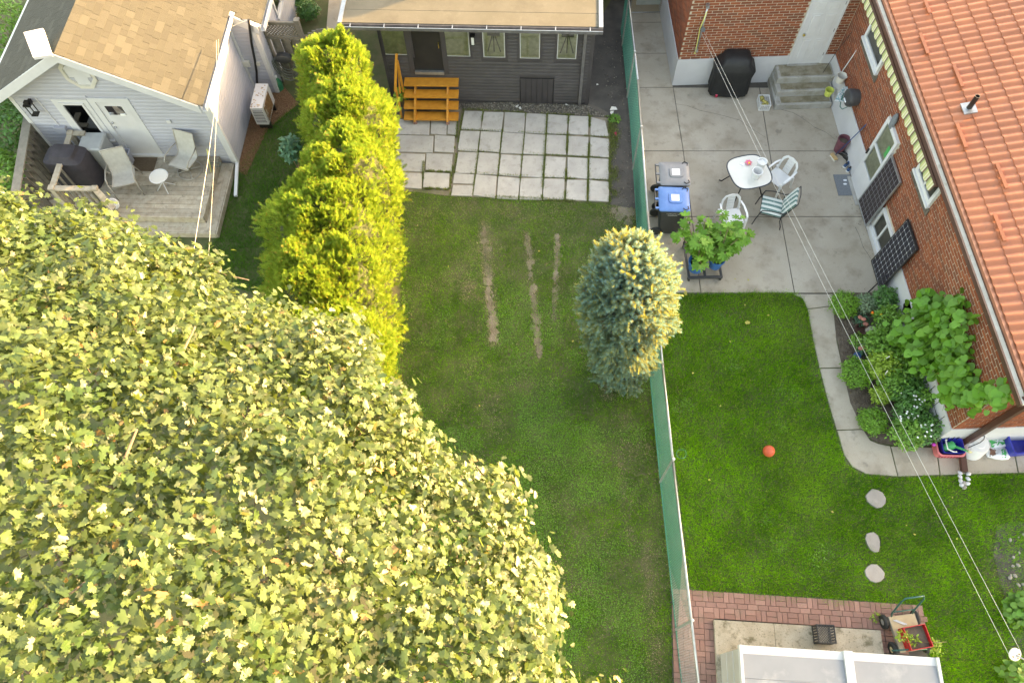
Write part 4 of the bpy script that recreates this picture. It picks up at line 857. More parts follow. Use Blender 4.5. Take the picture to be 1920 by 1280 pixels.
def plastic_chair(loc, rz, label):
    """white moulded armchair facing -y"""
    T = TR(loc, rz); t = thing('plastic_chair', label, 'chair', loc, 'white plastic chairs at the patio table')
    q = MB(T); g_ = [[(x*(.23+.02*(j/6)), -.24+.46*j/6, .42-.02*math.cos(x*1.5)*math.sin(math.pi*j/6)-.02*(j/6)) for x in np.linspace(-1, 1, 7)] for j in range(7)]; q.sheet(g_); q.sheet([[(v[0], v[1], v[2]-.012) for v in r] for r in g_][::-1]); q.build('seat', MATS['white_plastic'], t, smooth=True)
    arch = lambda f: [(-.235*f, .20, .42), (-.245*f, .25, .60), (-.225*f, .29, .74), (-.15*f, .315, .83), (0, .325, .86), (.15*f, .315, .83), (.225*f, .29, .74), (.245*f, .25, .60), (.235*f, .20, .42)]
    q = MB(T); o1, i1 = arch(1), [(x*.80, y-.004, z-(.05 if z > .7 else 0)) for x, y, z in arch(1)]
    q.rings([[Vector(a), Vector(b), Vector(b)+Vector((0, -.018, .004)), Vector(a)+Vector((0, -.018, .004))] for a, b in zip(o1, i1)]); q.build('back_frame', MATS['white_plastic'], t, smooth='auto')
    for k in range(9):
        x0 = -.085+k*.0205; q = MB(T); 
        for z0, z1 in ((.43, .82),): q.add([(x0, .205, z0), (x0+.014, .205, z0), (x0+.014, .305+.0, z1), (x0, .305, z1), (x0, .218, z0), (x0+.014, .218, z0), (x0+.014, .318, z1), (x0, .318, z1)], [(0, 1, 2, 3), (7, 6, 5, 4), (0, 3, 7, 4), (1, 5, 6, 2)])
        q.build('back_slat', MATS['white_plastic'], t)
    for k in range(5): q = MB(T); z = .48+k*.075; yy = .205+.1*(z-.43)/.39; q.box(-.088, .09, yy-.004, yy+.006, z, z+.02); q.build('back_rail', MATS['white_plastic'], t)
    for s in (-1, 1):
        q = MB(T); q.rings([[(s*x-.022, y, z), (s*x+.022, y, z), (s*x+.022, y, z+.014), (s*x-.022, y, z+.014)] for x, y, z in ((.245, .26, .62), (.275, .10, .63), (.275, -.12, .63), (.262, -.22, .60), (.25, -.25, .52))]); q.build('arm', MATS['white_plastic'], t, smooth='auto')
        for yb, yt, zt in ((-.27, -.24, .55), (.30, .22, .45)):
            q = MB(T); q.rings([[(s*.262-.02, yb-.018, 0), (s*.262+.02, yb-.018, 0), (s*.262+.02, yb+.018, 0), (s*.262-.02, yb+.018, 0)], [(s*.245-.03, yt-.025, zt), (s*.245+.02, yt-.025, zt), (s*.245+.02, yt+.025, zt), (s*.245-.03, yt+.025, zt)]]); q.build('leg', MATS['white_plastic'], t)
    return t
c = P(1451, 352, .02); plastic_chair((c.x, c.y, .02), math.radians(-52), 'white plastic chair pushed up to the right side of the glass table')
c = P(1364, 425, .02); plastic_chair((c.x, c.y, .02), math.radians(8), 'white plastic chair half hidden behind the potted fig')
# cushioned chair facing -x
c = P(1448, 388, .42); T = TR((c.x, c.y, .02), math.radians(-18)); t = thing('cushioned_chair', 'dark metal patio chair with green and white striped cushion', 'chair', (c.x, c.y, .02))
def stripes(name, a, b, sc, ax, ang):
    m = bpy.data.materials.new(name); m.use_nodes = True; tt = m.node_tree; pr_ = tt.nodes['Principled BSDF']; tc = _n(tt, 'TexCoord'); mp = _n(tt, 'Mapping'); mp.inputs['Rotation'].default_value = (0, 0, ang); tt.links.new(tc.outputs['Object'], mp.inputs['Vector'])
    wv = _n(tt, 'TexWave', wave_type='BANDS', bands_direction=ax); wv.inputs['Scale'].default_value = sc; wv.inputs['Distortion'].default_value = .5; wv.inputs['Detail Scale'].default_value = 2; tt.links.new(mp.outputs[0], wv.inputs['Vector'])
    cc = MIX(tt, a, b, RAMP(tt, wv.outputs[0], .38, .55)); cc = MIX(tt, cc, (.72, .74, .72), RAMP(tt, NOISE(tt, 30), .62, .72)); tt.links.new(cc, pr_.inputs['Base Color']); pr_.inputs['Roughness'].default_value = .9; MATS[name] = m; return m
stripes('cushion', (.085, .17, .16), (.50, .53, .50), 2.3, 'Y', math.radians(18))
q = MB(T)
def cush(q, f, nx=9, ny=8, th=.045):
    top = [[f(i/(nx-1), j/(ny-1), th*(.45+.55*math.sin(math.pi*min(max(i/(nx-1), .06), .94))**.5*math.sin(math.pi*min(max(j/(ny-1), .06), .94))**.5)*(1 if (j % 3) else .85)) for i in range(nx)] for j in range(ny)]; bot = [[f(i/(nx-1), j/(ny-1), -.02) for i in range(nx)] for j in range(ny)]
    q.sheet(top); q.sheet(bot[::-1])
    for e0, e1 in ((top[0], bot[0]), (bot[-1], top[-1]), ([r[0] for r in bot], [r[0] for r in top]), ([r[-1] for r in top], [r[-1] for r in bot])): q.sheet([e0[::1], e1[::1]][::-1])
cush(q, lambda a, b, h: (-.26+.50*a, -.25+.5*b, .42+h-.03*a)); q.build('seat_cushion', MATS['cushion'], t, smooth=True)
q = MB(T); cush(q, lambda a, b, h: (.24+.17*a-h*.9, -.25+.5*b, .46+.50*a+h*.35)); q.build('back_cushion', MATS['cushion'], t, smooth=True)
for s in (-1, 1):
    tubes('arm', 'black_steel', t, [T @ Vector(v) for v in ((-.28, s*.29, .42), (-.24, s*.30, .56), (-.05, s*.30, .60), (.22, s*.29, .58), (.34, s*.28, .66))], .013)
    tubes('leg', 'black_steel', t, [T @ Vector(v) for v in ((-.24, s*.30, .56), (-.30, s*.30, .25), (-.33, s*.31, 0))], .013)
    tubes('leg', 'black_steel', t, [T @ Vector(v) for v in ((.22, s*.29, .58), (.24, s*.29, .3), (.31, s*.30, .12), (.33, s*.30, 0))], .013)
    tubes('back_post', 'black_steel', t, [T @ Vector(v) for v in ((.24, s*.27, .40), (.45, s*.265, 1.0))], .012)
tubes('seat_frame', 'black_steel', t, [T @ Vector(v) for v in ((-.26, -.28, .40), (.24, -.28, .38), (.24, .28, .38), (-.26, .28, .40))], .012, closed=True)
tubes('back_top', 'black_steel', t, [T @ Vector(v) for v in ((.45, -.265, 1.0), (.47, 0, 1.02), (.45, .265, 1.0))], .012)

# ------------------------------------------------------------------ along the brick walls
c = P(1362, 172, .0); T = TR((c.x, c.y+.02, .02), math.radians(-6)); bq = thing('covered_barbecue', 'barbecue under a black cover against the white foundation', 'barbecue', (c.x, c.y, .02))
draped(T, [(1.02, .60, .08, .05, 0, 0), (1.0, .58, .30, .05, 0, 0), (.98, .56, .62, .035, 0, 0), (1.06, .62, .85, .02, 0, 0), (1.0, .58, .93, .02, 0, 0), (.72, .54, 1.04, .02, .02, .02), (.66, .46, 1.16, .02, .02, .03), (.45, .3, 1.20, .01, .02, .04), (.1, .05, 1.205, 0, .02, .04)], fold=.05, seed=3).build('cover', MATS['black_cloth'], bq, smooth=True)
for x in (-.3, .25): q = MB(T @ TR((x, -.24, .075), ry=math.pi/2)); q.lathe([(.02, -.03), (.07, -.03), (.075, 0), (.07, .03), (.02, .03)], n=14); q.build('wheel', MATS['handle_red'] if x < 0 else MATS['rubber'], bq, smooth='auto')
# fruit crate
c = P(1430, 200, .0); T = TR((c.x, c.y+.02, .02), math.radians(-3)); t = thing('fruit_crate', 'small white crate of pears in front of the concrete steps', 'crate', (c.x, c.y, .02))
def crate(T, t, w, d, h, mat, bars=4, floor=True, nm='wall'):
    for sx, sy, L_, ax in ((0, -d/2, w, 'x'), (0, d/2, w, 'x'), (-w/2, 0, d, 'y'), (w/2, 0, d, 'y')):
        q = MB(T); th = .012
        B = lambda a0, a1, z0, z1: q.box(sx+a0, sx+a1, sy-th/2, sy+th/2, z0, z1) if ax == 'x' else q.box(sx-th/2, sx+th/2, sy+a0, sy+a1, z0, z1)
        e = th if ax == 'x' else -th
        B(-L_/2-e/2, L_/2+e/2, h-.04, h); B(-L_/2-e/2, L_/2+e/2, 0, .03)
        for k in range(bars+1): x = -L_/2+.015+(L_-.03)*k/bars; B(x-.012, x+.012, .03, h-.04)
        q.build(nm, MATS[mat], t)
    if floor: q = MB(T); q.box(-w/2+.007, w/2-.007, -d/2+.007, d/2-.007, .004, .012); q.build('floor', MATS[mat], t)
crate(T, t, .27, .36, .20, 'white_plastic', 5)
for k in range(13):
    p = T @ Vector((random.uniform(-.09, .09), random.uniform(-.13, .13), .13+random.uniform(0, .05))); ballmesh(TR(p, random.uniform(0, 6), rx=random.uniform(-1, 1)), .042, 6, 8, 1, 1, 1.2).build('pear', MATS['pear'], smooth=True, label='greenish brown pear heaped in the small white crate', cat='pear', group='pears in the white crate')
c = P(1554, 179, .4); bucket((c.x-.03, c.y+.02, .401), .085, .10, .17, 'lime_plastic', 'pale yellow bucket standing at the edge of the concrete steps', False)
c = P(1585, 146, 1.0); q = MB(TR((XW-.12, c.y, .88), 0)); q.lathe([(.10, 0), (.12, .20), (.13, .20), (.115, .19), (.09, .02)], n=18); q.build('wall_pail', MATS['cream_metal'], smooth='auto', label='pale metal pail hung on the wall right of the steps', cat='pail')
tubes('awning_pole', 'white_paint', None, [P(1641, 44, 2.6), P(1578, 136, .98), P(1559, 145, .66)], .014, 6, label='long white pole leaning in the corner beside the steps', cat='pole')
tubes('drain_wire', 'near_black', None, [P(1598, 60, 2.2), P(1570, 95, 1.2), P(1543, 137, .62)], .007, 5, label='thin black cable running down the corner above the steps', cat='cable')
c = P(1609, 184, 1.2); T = TR((XW-.13, c.y, 1.02)); t = thing('hose_reel_box', 'dark grey plastic hose reel box mounted on the brick wall', 'hose reel', (XW-.13, c.y, 1.02))
q = MB(T); q.rings([[(x, r*math.cos(a)*1.1, .20+r*math.sin(a)) for a in np.linspace(0, 2*math.pi, 17)[:-1]] for x, r in ((.13, .18), (-.06, .21), (-.13, .19), (-.15, .12))]); q.build('casing', MATS['dark_plastic'], t, smooth='auto')
q = MB(T); q.box(-.165, -.148, -.07, .07, .10, .14); q.build('hose_slot', MATS['sticker'], t)
tubes('hose', 'hose_green', t, [P(x, y, z) for x, y, z in ((1594, 192, 1.0), (1588, 201, .85), (1579, 205, .82), (1575, 200, .84), (1577, 188, .95), (1582, 175, 1.05))], .012, 6)
tubes('red_scraper', 'handle_red', None, [P(1613, 196, 1.0), P(1597, 224, .72)], .013, 6, label='short red handled tool hanging below the hose reel', cat='tool')
q = MB(); pts = [(1566, 190), (1573, 176), (1583, 163), (1594, 162), (1592, 172), (1584, 186), (1575, 191)]; ctr = P(1580, 177, .95); q.add([P(x, y, .95)+Vector((-.02, 0, .0)) for x, y in pts]+[P(x, y, .95)+Vector((.06, 0, .0)) for x, y in pts]+[ctr+Vector((-.09, 0, .02))], [(i, (i+1) % 7, 14) for i in range(7)]+[(i, i+7, (i+1) % 7+7, (i+1) % 7) for i in range(7)]); q.build('hanging_cloth', MATS['teal_cloth'], label='teal and white cloth hanging on the white foundation', cat='cloth')
# purple pot, brush, shoes, mat
c = P(1570, 283, .0); T = TR((c.x+.02, c.y, .02)); t = thing('flower_pot', 'tall empty maroon pot beside the shoes at the wall', 'pot', (c.x, c.y, .02)); q = MB(T); q.lathe([(.12, 0), (.135, .20), (.15, .40), (.16, .40), (.155, .425), (.14, .425), (.135, .39), (.11, .06)], n=22); q.build('body', MATS['pot_purple'], t, smooth='auto')
q = MB(T); q.lathe([(.05, .30), (.134, .31)], n=16); q.build('soil', MATS['bed_soil'], t)
c = P(1560, 297, .03); br = thing('deck_brush', 'deck brush with long dark blue handle leaning over the maroon pot', 'brush', c)
tubes('handle', 'handle_blue', br, [P(1567, 290, .06), P(1626, 232, 1.25)], .013); q = MB(TR(P(1562, 297, .02), .35)); q.box(-.04, .04, -.11, .11, .05, .085); q.build('head', MATS['handle_wood'], br); q = MB(TR(P(1562, 297, .02), .35)); q.box(-.035, .035, -.105, .105, .0, .05); q.build('bristles', MATS['cream_metal'], br)
def shoe(px, py, rz, mat, label, grp):
    T = TR(P(px, py, .02), rz); t = thing('shoe', label, 'shoe', P(px, py, .02), grp); q = MB(T); q.rings([[(x*w, y, z) for x, z in ((-1, 0), (1, 0), (.9, .03), (-.9, .03))] for y, w in ((-.14, .025), (-.11, .045), (0, .04), (.10, .05), (.15, .025)) for z in (0,)]); q.build('sole', MATS['bag_white'] if mat != 'near_black' else MATS['rubber'], t)
    q = MB(T); q.rings([[(w*math.cos(a), y, .03+h*max(0, math.sin(a))) for a in np.linspace(-.2, math.pi+.2, 9)] for y, w, h in ((-.135, .03, .07), (-.10, .042, .085), (-.02, .038, .08), (.06, .045, .055), (.12, .04, .035), (.145, .015, .02))]); q.build('upper', MATS[mat], t, smooth=True)
    q = MB(T); q.add([(.022*math.cos(a), -.07+.045*math.sin(a), .117) for a in np.linspace(0, 6.28, 11)[:-1]], [tuple(range(10))]); q.build('opening', MATS['near_black'], t)
for i, (x, y, r, m_, l) in enumerate(((1580, 291, .7, 'near_black', 'black shoe nearest the maroon pot'), (1588, 299, .5, 'near_black', 'second black shoe, the one nearer the dark sneakers'), (1588, 309, -.9, 'handle_blue', 'dark blue sneaker on the side toward the pot'), (1594, 317, -.9, 'handle_blue', 'dark blue sneaker nearest the grey doormat'))): shoe(x, y, r, m_, l, 'shoes by the storm door')
mt_ = [P(x, y, .02) for x, y in ((1562, 328), (1593, 328), (1604, 367), (1572, 367))]; q = MB(); q.prism(mt_[::-1], .022, .034); mo = q.build('doormat', MATS['mat_grey'], None, label='grey doormat with two pale footprints before the storm door', cat='doormat')
for dx in (0, 1):
    f = P(1585, 338+dx*7, .035); q = MB(); q.add([(f.x+.05*math.cos(a)*(1.1 if math.cos(a) < 0 else .8), f.y+.028*math.sin(a), .0355) for a in np.linspace(0, 6.28, 13)[:-1]], [tuple(range(12))]); q.build('footprint', MATS['sticker'], mo)
# solar panels leaning on the wall
def solar(cs, nx, ny, label, mat, dots, lean=.05):
    t = thing('solar_panel', label, 'solar panel', Vector((XW-.1, cs[0][0], cs[0][1])), 'solar panels on the west wall')
    (y0, z0), (y1, z1) = cs; X0 = XW-.16; X1 = XW-.07
    pt = lambda u, v, h=0: Vector((X0+(X1-X0)*v-h, y0+(y1-y0)*u, z0+(z1-z0)*v))
    q = MB()
    for a, b, c, d in ((0, .035, 0, 1), (.965, 1, 0, 1), (.035, .965, 0, .017), (.035, .965, .983, 1)): q.rings([[pt(u, v, h) for u, v in ((a, c), (b, c), (b, d), (a, d))] for h in (-.03, .012)])
    q.build('frame', MATS['galv' if dots == 0 else 'black_steel'], t)
    q = MB(); q.rings([[pt(u, v, h) for u, v in ((.03, .012), (.97, .012), (.97, .988), (.03, .988))] for h in (-.02, .004)]); lam = q.build('backing', MATS['solar_line'], t)
    for i in range(nx):
        for j in range(ny):
            a, b, c, d = .04+.92*i/nx+.004, .04+.92*(i+1)/nx-.004, .022+.956*j/ny+.002, .022+.956*(j+1)/ny-.002
            q = MB(); k_ = .022 if dots else .004; kv = k_*.45
            q.add([pt(u, v, .0065) for u, v in ((a+k_, c), (b-k_, c), (b, c+kv), (b, d-kv), (b-k_, d), (a+k_, d), (a, d-kv), (a, c+kv))], [tuple(range(8))]); q.build('cell', MATS[mat], t)
    return t
solar(((10.79, .23), (10.03, 1.87)), 6, 10, 'solar panel with brownish cells leaning beside the storm door', 'solar_brown', 0)
solar(((9.19, .06), (8.41, 1.70)), 6, 10, 'solar panel with black cells and pale dots above the flower bed', 'solar_cell', 1)
tubes('panel_strut', 'black_steel', None, [P(1662, 515, .45), P(1628, 548, .03)], .014, 5, label='dark strut propping the lower solar panel', cat='strut')
# striped awning rolled up under the eave
AW = thing('awning', 'rolled up awning with striped green and brown scalloped valance', 'awning', (XW-.2, 11.8, 2.9))
stripes('awning_stripe', (.42, .44, .20), (.10, .06, .04), 3.35, 'Y', 0)
q = MB(); q.box(XW-.15, XW-.05, 9.05, 14.75, 2.97, 3.05); q.build('roller', MATS['brown_metal'], AW)
pal_ = [M('awn_a', (.46, .46, .22), (.40, .40, .19), 9, rough=.9), M('awn_b', (.60, .58, .42), (.52, .5, .36), 9, rough=.9), M('awn_c', (.13, .075, .05), None, rough=.9), M('awn_d', (.24, .30, .14), None, rough=.9)]
y = 14.7; k = 0
while y > 9.1:
    w_ = .235; q = MB(); strips = ((0, .16, 3), (.16, .36, 0), (.36, .5, 1), (.5, .64, 0), (.64, .82, 1), (.82, 1, 2)); 
    par = None
    for a, b, mi in strips:
        q = MB(); dz = lambda t_: .13+.045*math.sin(math.pi*t_); q.sheet([[(XW-.155-.02*s_, y-w_*tt_, 2.985-1.25*dz(tt_)*s_) for tt_ in np.linspace(a, b, 3)] for s_ in (0, .5, 1)])
        o_ = q.build('valance_strip', pal_[mi], AW)
    y -= w_; k += 1
q = MB(); q.add([(XW-.05+.04*math.cos(a)*r_, P(1686, 220, 2.4).y+.10*math.sin(a)*r_, z) for z, r_ in ((2.1, .8), (2.35, 1.1), (2.5, .3)) for a in np.linspace(0, 6.28, 9)[:-1]], [(i, (i+1) % 8, 8+(i+1) % 8, 8+i) for i in range(8)]+[(8+i, 8+(i+1) % 8, 16+(i+1) % 8, 16+i) for i in range(8)]); q.build('covered_lamp', MATS['mat_grey'], smooth=True, label='wall lamp wrapped in a grey bag beside the awning', cat='lamp')

# clothesline with pulleys
cl_ = thing('clothesline', 'double white clothesline running from the wing wall down to the garden', 'clothesline', P(1905, 1230, 0))
e0, e1 = Vector((P(1316, 56, 2.0).x, YN-.30, 2.02)), P(1903, 1226, 2.1)
for s in (-1, 1):
    a, b = P(1317+s*3, 60, 2.0), P(1902+s*11, 1222-s*3, 2.1); pts = [a.lerp(b, t)-Vector((0, 0, .10*math.sin(math.pi*t))) for t in np.linspace(0, 1, 14)]; tubes('line', 'cord_white', cl_, pts, .003, 4)
q = MB(TR(e1, .3, rx=.5)); q.lathe([(.03, -.012), (.10, -.015), (.09, 0), (.10, .015), (.03, .012)], n=18); q.build('pulley', MATS['cream_metal'], cl_, smooth='auto')
for k in range(5): p = e1+Vector((.06*math.cos(k*1.256), .06*math.sin(k*1.256), .02)); ballmesh(TR(p), .014, 4, 6).build('pulley_hole', MATS['near_black'], cl_)
tubes('pulley_post', 'grey_wood', cl_, [Vector((e1.x+1.3, e1.y-.9, 0)), Vector((e1.x+1.3, e1.y-.9, 2.4))], .05, 8); tubes('pulley_hook', 'galv', cl_, [e1, Vector((e1.x+1.3, e1.y-.9, 2.25))], .012, 5)
br = thing('clothesline_bracket', 'galvanised pole bracket with yellow rope on the brick wing wall', 'bracket', Vector((P(1325, 13, 2.5).x, YN, 1.3)))
a, b = WF.uz(1327, 13, .08), WF.uz(1306, 95, .08); tubes('pole', 'galv', br, [WF.p(a[0], .08, a[1]), WF.p(b[0], .08, b[1])], .02, 8)
for uu in (a, b): q = MB(); q.fb(WF, uu[0]-.035, uu[0]+.035, 0, .11, uu[1]-.04, uu[1]+.04); q.build('clamp', MATS['galv'], br)
m_ = WF.uz(1318, 55, .14); q = MB(TR(WF.p(m_[0], .16, m_[1]), rx=1.0)); q.lathe([(.02, -.012), (.06, -.012), (.05, 0), (.06, .012), (.02, .012)], n=12); q.build('pulley', MATS['dark_plastic'], br)
tubes('rope', 'cord_yellow', br, [WF.p(WF.uz(x, y, .1)[0]+random.uniform(-.01, .01), .1, WF.uz(x, y, .1)[1]) for x, y in ((1325, 22), (1319, 40), (1313, 54), (1309, 75), (1304, 96), (1302, 101), (1306, 100))], .012, 5)

# ------------------------------------------------------------------ lawn things
c = P(1441, 846, .12); q = ballmesh(TR((c.x, c.y, .145)), .12, 16, 28); bl = q.build('ball', MATS['ball_red'], smooth=True, label='orange red play ball lying on the lawn', cat='ball')
tubes('seam', 'ball_red', bl, [(c.x+.1205*math.cos(a)*.9, c.y+.1205*math.sin(a), .145+.05*math.cos(a)) for a in np.linspace(0, 6.28, 33)[:-1]], .0035, 4, closed=True)
for (x, y, rx_, ry_, l) in ((1642, 934, .19, .20, 'pinkish stepping stone nearest the walkway'), (1637, 1015, .14, .20, 'middle stepping stone, narrow and pale grey'), (1640, 1074, .18, .17, 'stepping stone nearest the brick path')):
    c = P(x, y, .03); q = MB(); rs_ = [random.uniform(.9, 1.08) for _ in range(11)]
    q.rings([[(c.x+rx_*f*r_*math.cos(2*math.pi*i/11), c.y+ry_*f*r_*math.sin(2*math.pi*i/11), z) for i, r_ in enumerate(rs_)] for f, z in ((1, 0), (1, .035), (.94, .045))]); q.build('stepping_stone', MATS['step_stone'], label=l, cat='stone', group='stepping stones across the lawn')

# ------------------------------------------------------------------ plastic shed, pad, crates, garden cart
pad = thing('concrete_pad', 'mossy concrete pad under the pale storage shed', 'pad', P(1500, 1200)); pc = [P(1339, 1161, .12), P(1651, 1181, .12), P(1662, 1260, .12)]; d_ = (pc[1]-pc[0]).normalized(); nn = Vector((d_.y, -d_.x, 0)); q = MB(); Lp = (pc[1]-pc[0]).length; v = [pc[0], pc[0]+d_*Lp, pc[0]+d_*Lp+nn*2.6, pc[0]+nn*2.6]
jt = Lp*.36
for a, b in ((0, jt), (jt+.006, Lp)): q = MB(); q.prism([pc[0]+d_*b, pc[0]+d_*a, pc[0]+d_*a+nn*2.6, pc[0]+d_*b+nn*2.6][::1], 0, .12); q.build('slab', MATS['pad_concrete'], pad)
SZ = 1.66; s0, s1, s2 = P(1388, 1208, SZ), P(1757, 1232, SZ), P(1588, 1217, SZ); du = (s1-s0).normalized(); dn = Vector((du.y, -du.x, 0)); sL = (s1-s0).length; sm = (s2-s0).dot(du); DP = 1.9
shd = thing('storage_shed', 'pale grey plastic storage shed with glossy roof panels on the pad', 'shed', Vector((s0.x+1, s0.y-1, .12)))
pt = lambda u, v, z: Vector((s0.x, s0.y, 0))+du*u+dn*v+Vector((0, 0, z))
q = MB(); q.rings([[pt(u, v, z) for u, v in ((.03, .04), (sL-.03, .04), (sL-.03, DP), (.03, DP))] for z in (.121, SZ-.10)]); q.build('wall', MATS['shed_side'], shd)
for a, b in ((.0, sm-.07), (sm+.07, sL)):
    for i, (va, vb) in enumerate(((.13, .50), (.505, .95), (.955, 1.4), (1.405, DP))):
        za = SZ-.02+.05*math.sin(min(va/DP, 1)*math.pi/2*1.2); zb = SZ-.02+.05*math.sin(min(vb/DP, 1)*math.pi/2*1.2)
        q = MB(); q.add([pt(a, va, za), pt(b, va, za), pt(b, vb, zb), pt(a, vb, zb), pt(a, va, za-.04), pt(b, va, za-.04), pt(b, vb, zb-.04), pt(a, vb, zb-.04)], [(0, 3, 2, 1), (4, 5, 6, 7), (0, 1, 5, 4), (1, 2, 6, 5), (2, 3, 7, 6), (3, 0, 4, 7)]); q.build('roof_panel', MATS['shed_roof'], shd)
    q = MB(); q.rings([[pt(u, v, z) for u, v in ((a, 0), (b, 0), (b, .128), (a, .128))] for z in (SZ-.12, SZ-.025)]); q.build('front_trim', MATS['shed_trim'], shd)
q = MB(); q.rings([[pt(u, v, z) for u, v in ((sm-.068, -.01), (sm+.068, -.01), (sm+.068, DP), (sm-.068, DP))] for z in (SZ-.1, SZ+.045)]); q.build('centre_batten', MATS['white_trim'], shd)
q = MB(); q.rings([[pt(u, v, z) for u, v in ((sL-.025, .0), (sL+.02, 0), (sL+.02, DP), (sL-.025, DP))] for z in (SZ-.1, SZ+.03)]); q.build('end_trim', MATS['shed_trim'], shd)
q = MB(); q.rings([[pt(u, v, z) for u, v in ((-.02, .0), (.022, 0), (.022, DP), (-.02, DP))] for z in (SZ-.1, SZ+.03)]); q.build('end_trim', MATS['white_trim'], shd)
for z in (.55, 1.0, 1.42): q = MB(); q.rings([[pt(u, v, zz) for u, v in ((.022, .05), (.03, .05), (.03, DP), (.022, DP))] for zz in (z, z+.015)]); q.build('side_rib', MATS['shed_trim'], shd)
# black milk crate on its side
c = P(1535, 1190, .12); T = TR((c.x+.05, c.y+.0, .121), math.radians(-4)); t = thing('milk_crate', 'black milk crate with lattice bottom standing on the concrete pad', 'crate', (c.x, c.y, .121)); crate(T, t, .31, .31, .27, 'black_plastic', 6, False)
for s in (-1, 1):
    for k in range(-6, 7):
        a = k*.045; p0 = (max(-.15, a-.15), -.15+max(0, -.15-(a-.15))) if False else None
        x0, x1 = max(-.15, a-.15), min(.15, a+.15); y0, y1 = x0-a, x1-a
        if x1-x0 > .01: q = MB(T); q.bar((x0, s*y0, .255+.006*s), (x1, s*y1, .255+.006*s), .006, .006); q.build('lattice_bar', MATS['dark_plastic'], t)
# garden cart with red crate
c0, c1, c2, c3 = P(1672, 1163, .28), P(1717, 1160, .28), P(1733, 1205, .28), P(1684, 1215, .28); cc = (c0+c1+c2+c3)/4; ax = ((c1+c2)/2-(c0+c3)/2).normalized(); rz_ = math.atan2(ax.y, ax.x)
T = TR((cc.x, cc.y, .02), rz_); ct = thing('garden_cart', 'garden wagon with plywood bed and bent green handle', 'cart', (cc.x, cc.y, 0)); cw, cd_ = .48, .62
q = MB(T); q.box(-cw/2, cw/2, -cd_/2, cd_/2, .24, .262); q.build('bed', MATS['cart_wood'], ct)
for s in (-1, 1): q = MB(T); q.box(s*cw/2-.012, s*cw/2+.012, -cd_/2, cd_/2, .2, .26); q.build('side_rail', MATS['grey_wood'], ct)
for x in (-1, 1):
    for y, hub in ((.24, 'hub_grey'), (-.24, 'hub_cream')):
        TT = T @ TR((x*.30, y, .13), ry=math.pi/2); q = MB(TT); q.lathe([(.07, -.03), (.12, -.035), (.135, -.015), (.135, .015), (.12, .035), (.07, .03)], n=22); w_ = q.build('wheel', MATS['rubber'], ct, smooth='auto'); q = MB(TT); q.lathe([(.02, -.034), (.072, -.028), (.072, .028), (.02, .034)], n=14); q.build('rim', MATS[hub], w_, smooth='auto')
for y in (.24, -.24): q = MB(T); q.tube([(-.3, y, .13), (.3, y, .13)], .012, 6); q.build('axle', MATS['cart_green'], ct)
tubes('handle', 'cart_green', ct, [T @ Vector(v) for v in ((-.18, .28, .2), (-.20, .36, .35), (-.16, .50, .75), (-.12, .54, .86), (.22, .54, .86), (.26, .50, .75), (.22, .36, .35), (.2, .28, .2))], .016, 8); tubes('handle_brace', 'cart_green', ct, [T @ Vector(v) for v in ((-.2, .37, .38), (.22, .37, .38))], .012, 6)
for s in (-1, 1): q = MB(T); q.bar((-.16+s*.018, .24, .268), (.02+s*.018, .14, .268), .02, .008); q.build('metal_strip', MATS['galv'], ct)
T2 = T @ TR((.06, -.10, .265), .04); rc = thing('red_crate', 'bright red crate of soil and seedlings lying on the garden wagon', 'crate', T2.translation)
crate(T2, rc, .40, .38, .22, 'red_plastic', 1)
for sx, sy, w_, d_ in ((0, -.186, .38, .004), (0, .186, .38, .004), (-.196, 0, .004, .36), (.196, 0, .004, .36)): q = MB(T2); q.box(sx-w_/2, sx+w_/2, sy-d_/2, sy+d_/2, .02, .19); q.build('side_sheet', MATS['red_plastic'], rc)
q = MB(T2); q.box(-.19, .19, -.18, .18, .013, .13); q.build('soil', MATS['bed_soil'], rc)
tubes('tie_rod', 'cart_green', ct, [P(1672, 1219, .35), P(1702, 1217, .40), P(1738, 1216, .35)], .015, 6)

# ------------------------------------------------------------------ corner of the house: tub, bags, bins, tools
c = P(1776, 838, .2); T = TR((c.x, c.y-.02, .03), math.radians(-4)); t = thing('laundry_basket', 'pink plastic basket with a blue bin inside by the downspout', 'basket', (c.x, c.y, .03))
q = MB(T); q.rings([[(x, y, z) for x, y in rrect(w_, d_, .08)] for w_, d_, z in ((.44, .30, 0), (.52, .38, .26), (.56, .42, .26), (.56, .42, .285), (.50, .36, .285), (.42, .28, .02))], True, True); q.build('basket_body', MATS['pink_plastic'], t, smooth='auto')
for k in range(7): q = MB(T); x = -.19+k*.06; q.box(x-.012, x+.012, -.186, -.180, .10, .2); q.build('slot', MATS['handle_red'], t)
bb = thing('blue_tub', 'navy blue tub nested in the pink basket', 'tub', T @ Vector((.02, .0, .1))); q = MB(T); q.rings([[(x+.03, y, z) for x, y in rrect(w_, d_, .04)] for w_, d_, z in ((.34, .24, .10), (.42, .31, .34), (.43, .32, .34), (.41, .30, .335), (.33, .23, .13))]); q.build('tub_body', MATS['royal_blue'], bb, smooth='auto')
tubes('tub_handle', 'white_plastic', bb, [T @ Vector(v) for v in ((-.08, .11, .36), (-.13, .10, .40), (-.13, -.10, .40), (-.02, -.14, .37), (.06, -.14, .36))], .014, 6)
wc = thing('watering_can', 'green plastic watering can lying in the blue tub', 'watering can', T @ Vector((.0, 0, .2))); TT = T @ TR((-.02, .0, .28), .35, ry=1.1); q = MB(TT); q.lathe([(.07, -.12), (.085, 0), (.08, .10), (.03, .12)], n=16); q.build('body', MATS['green_plastic'], wc, smooth='auto')
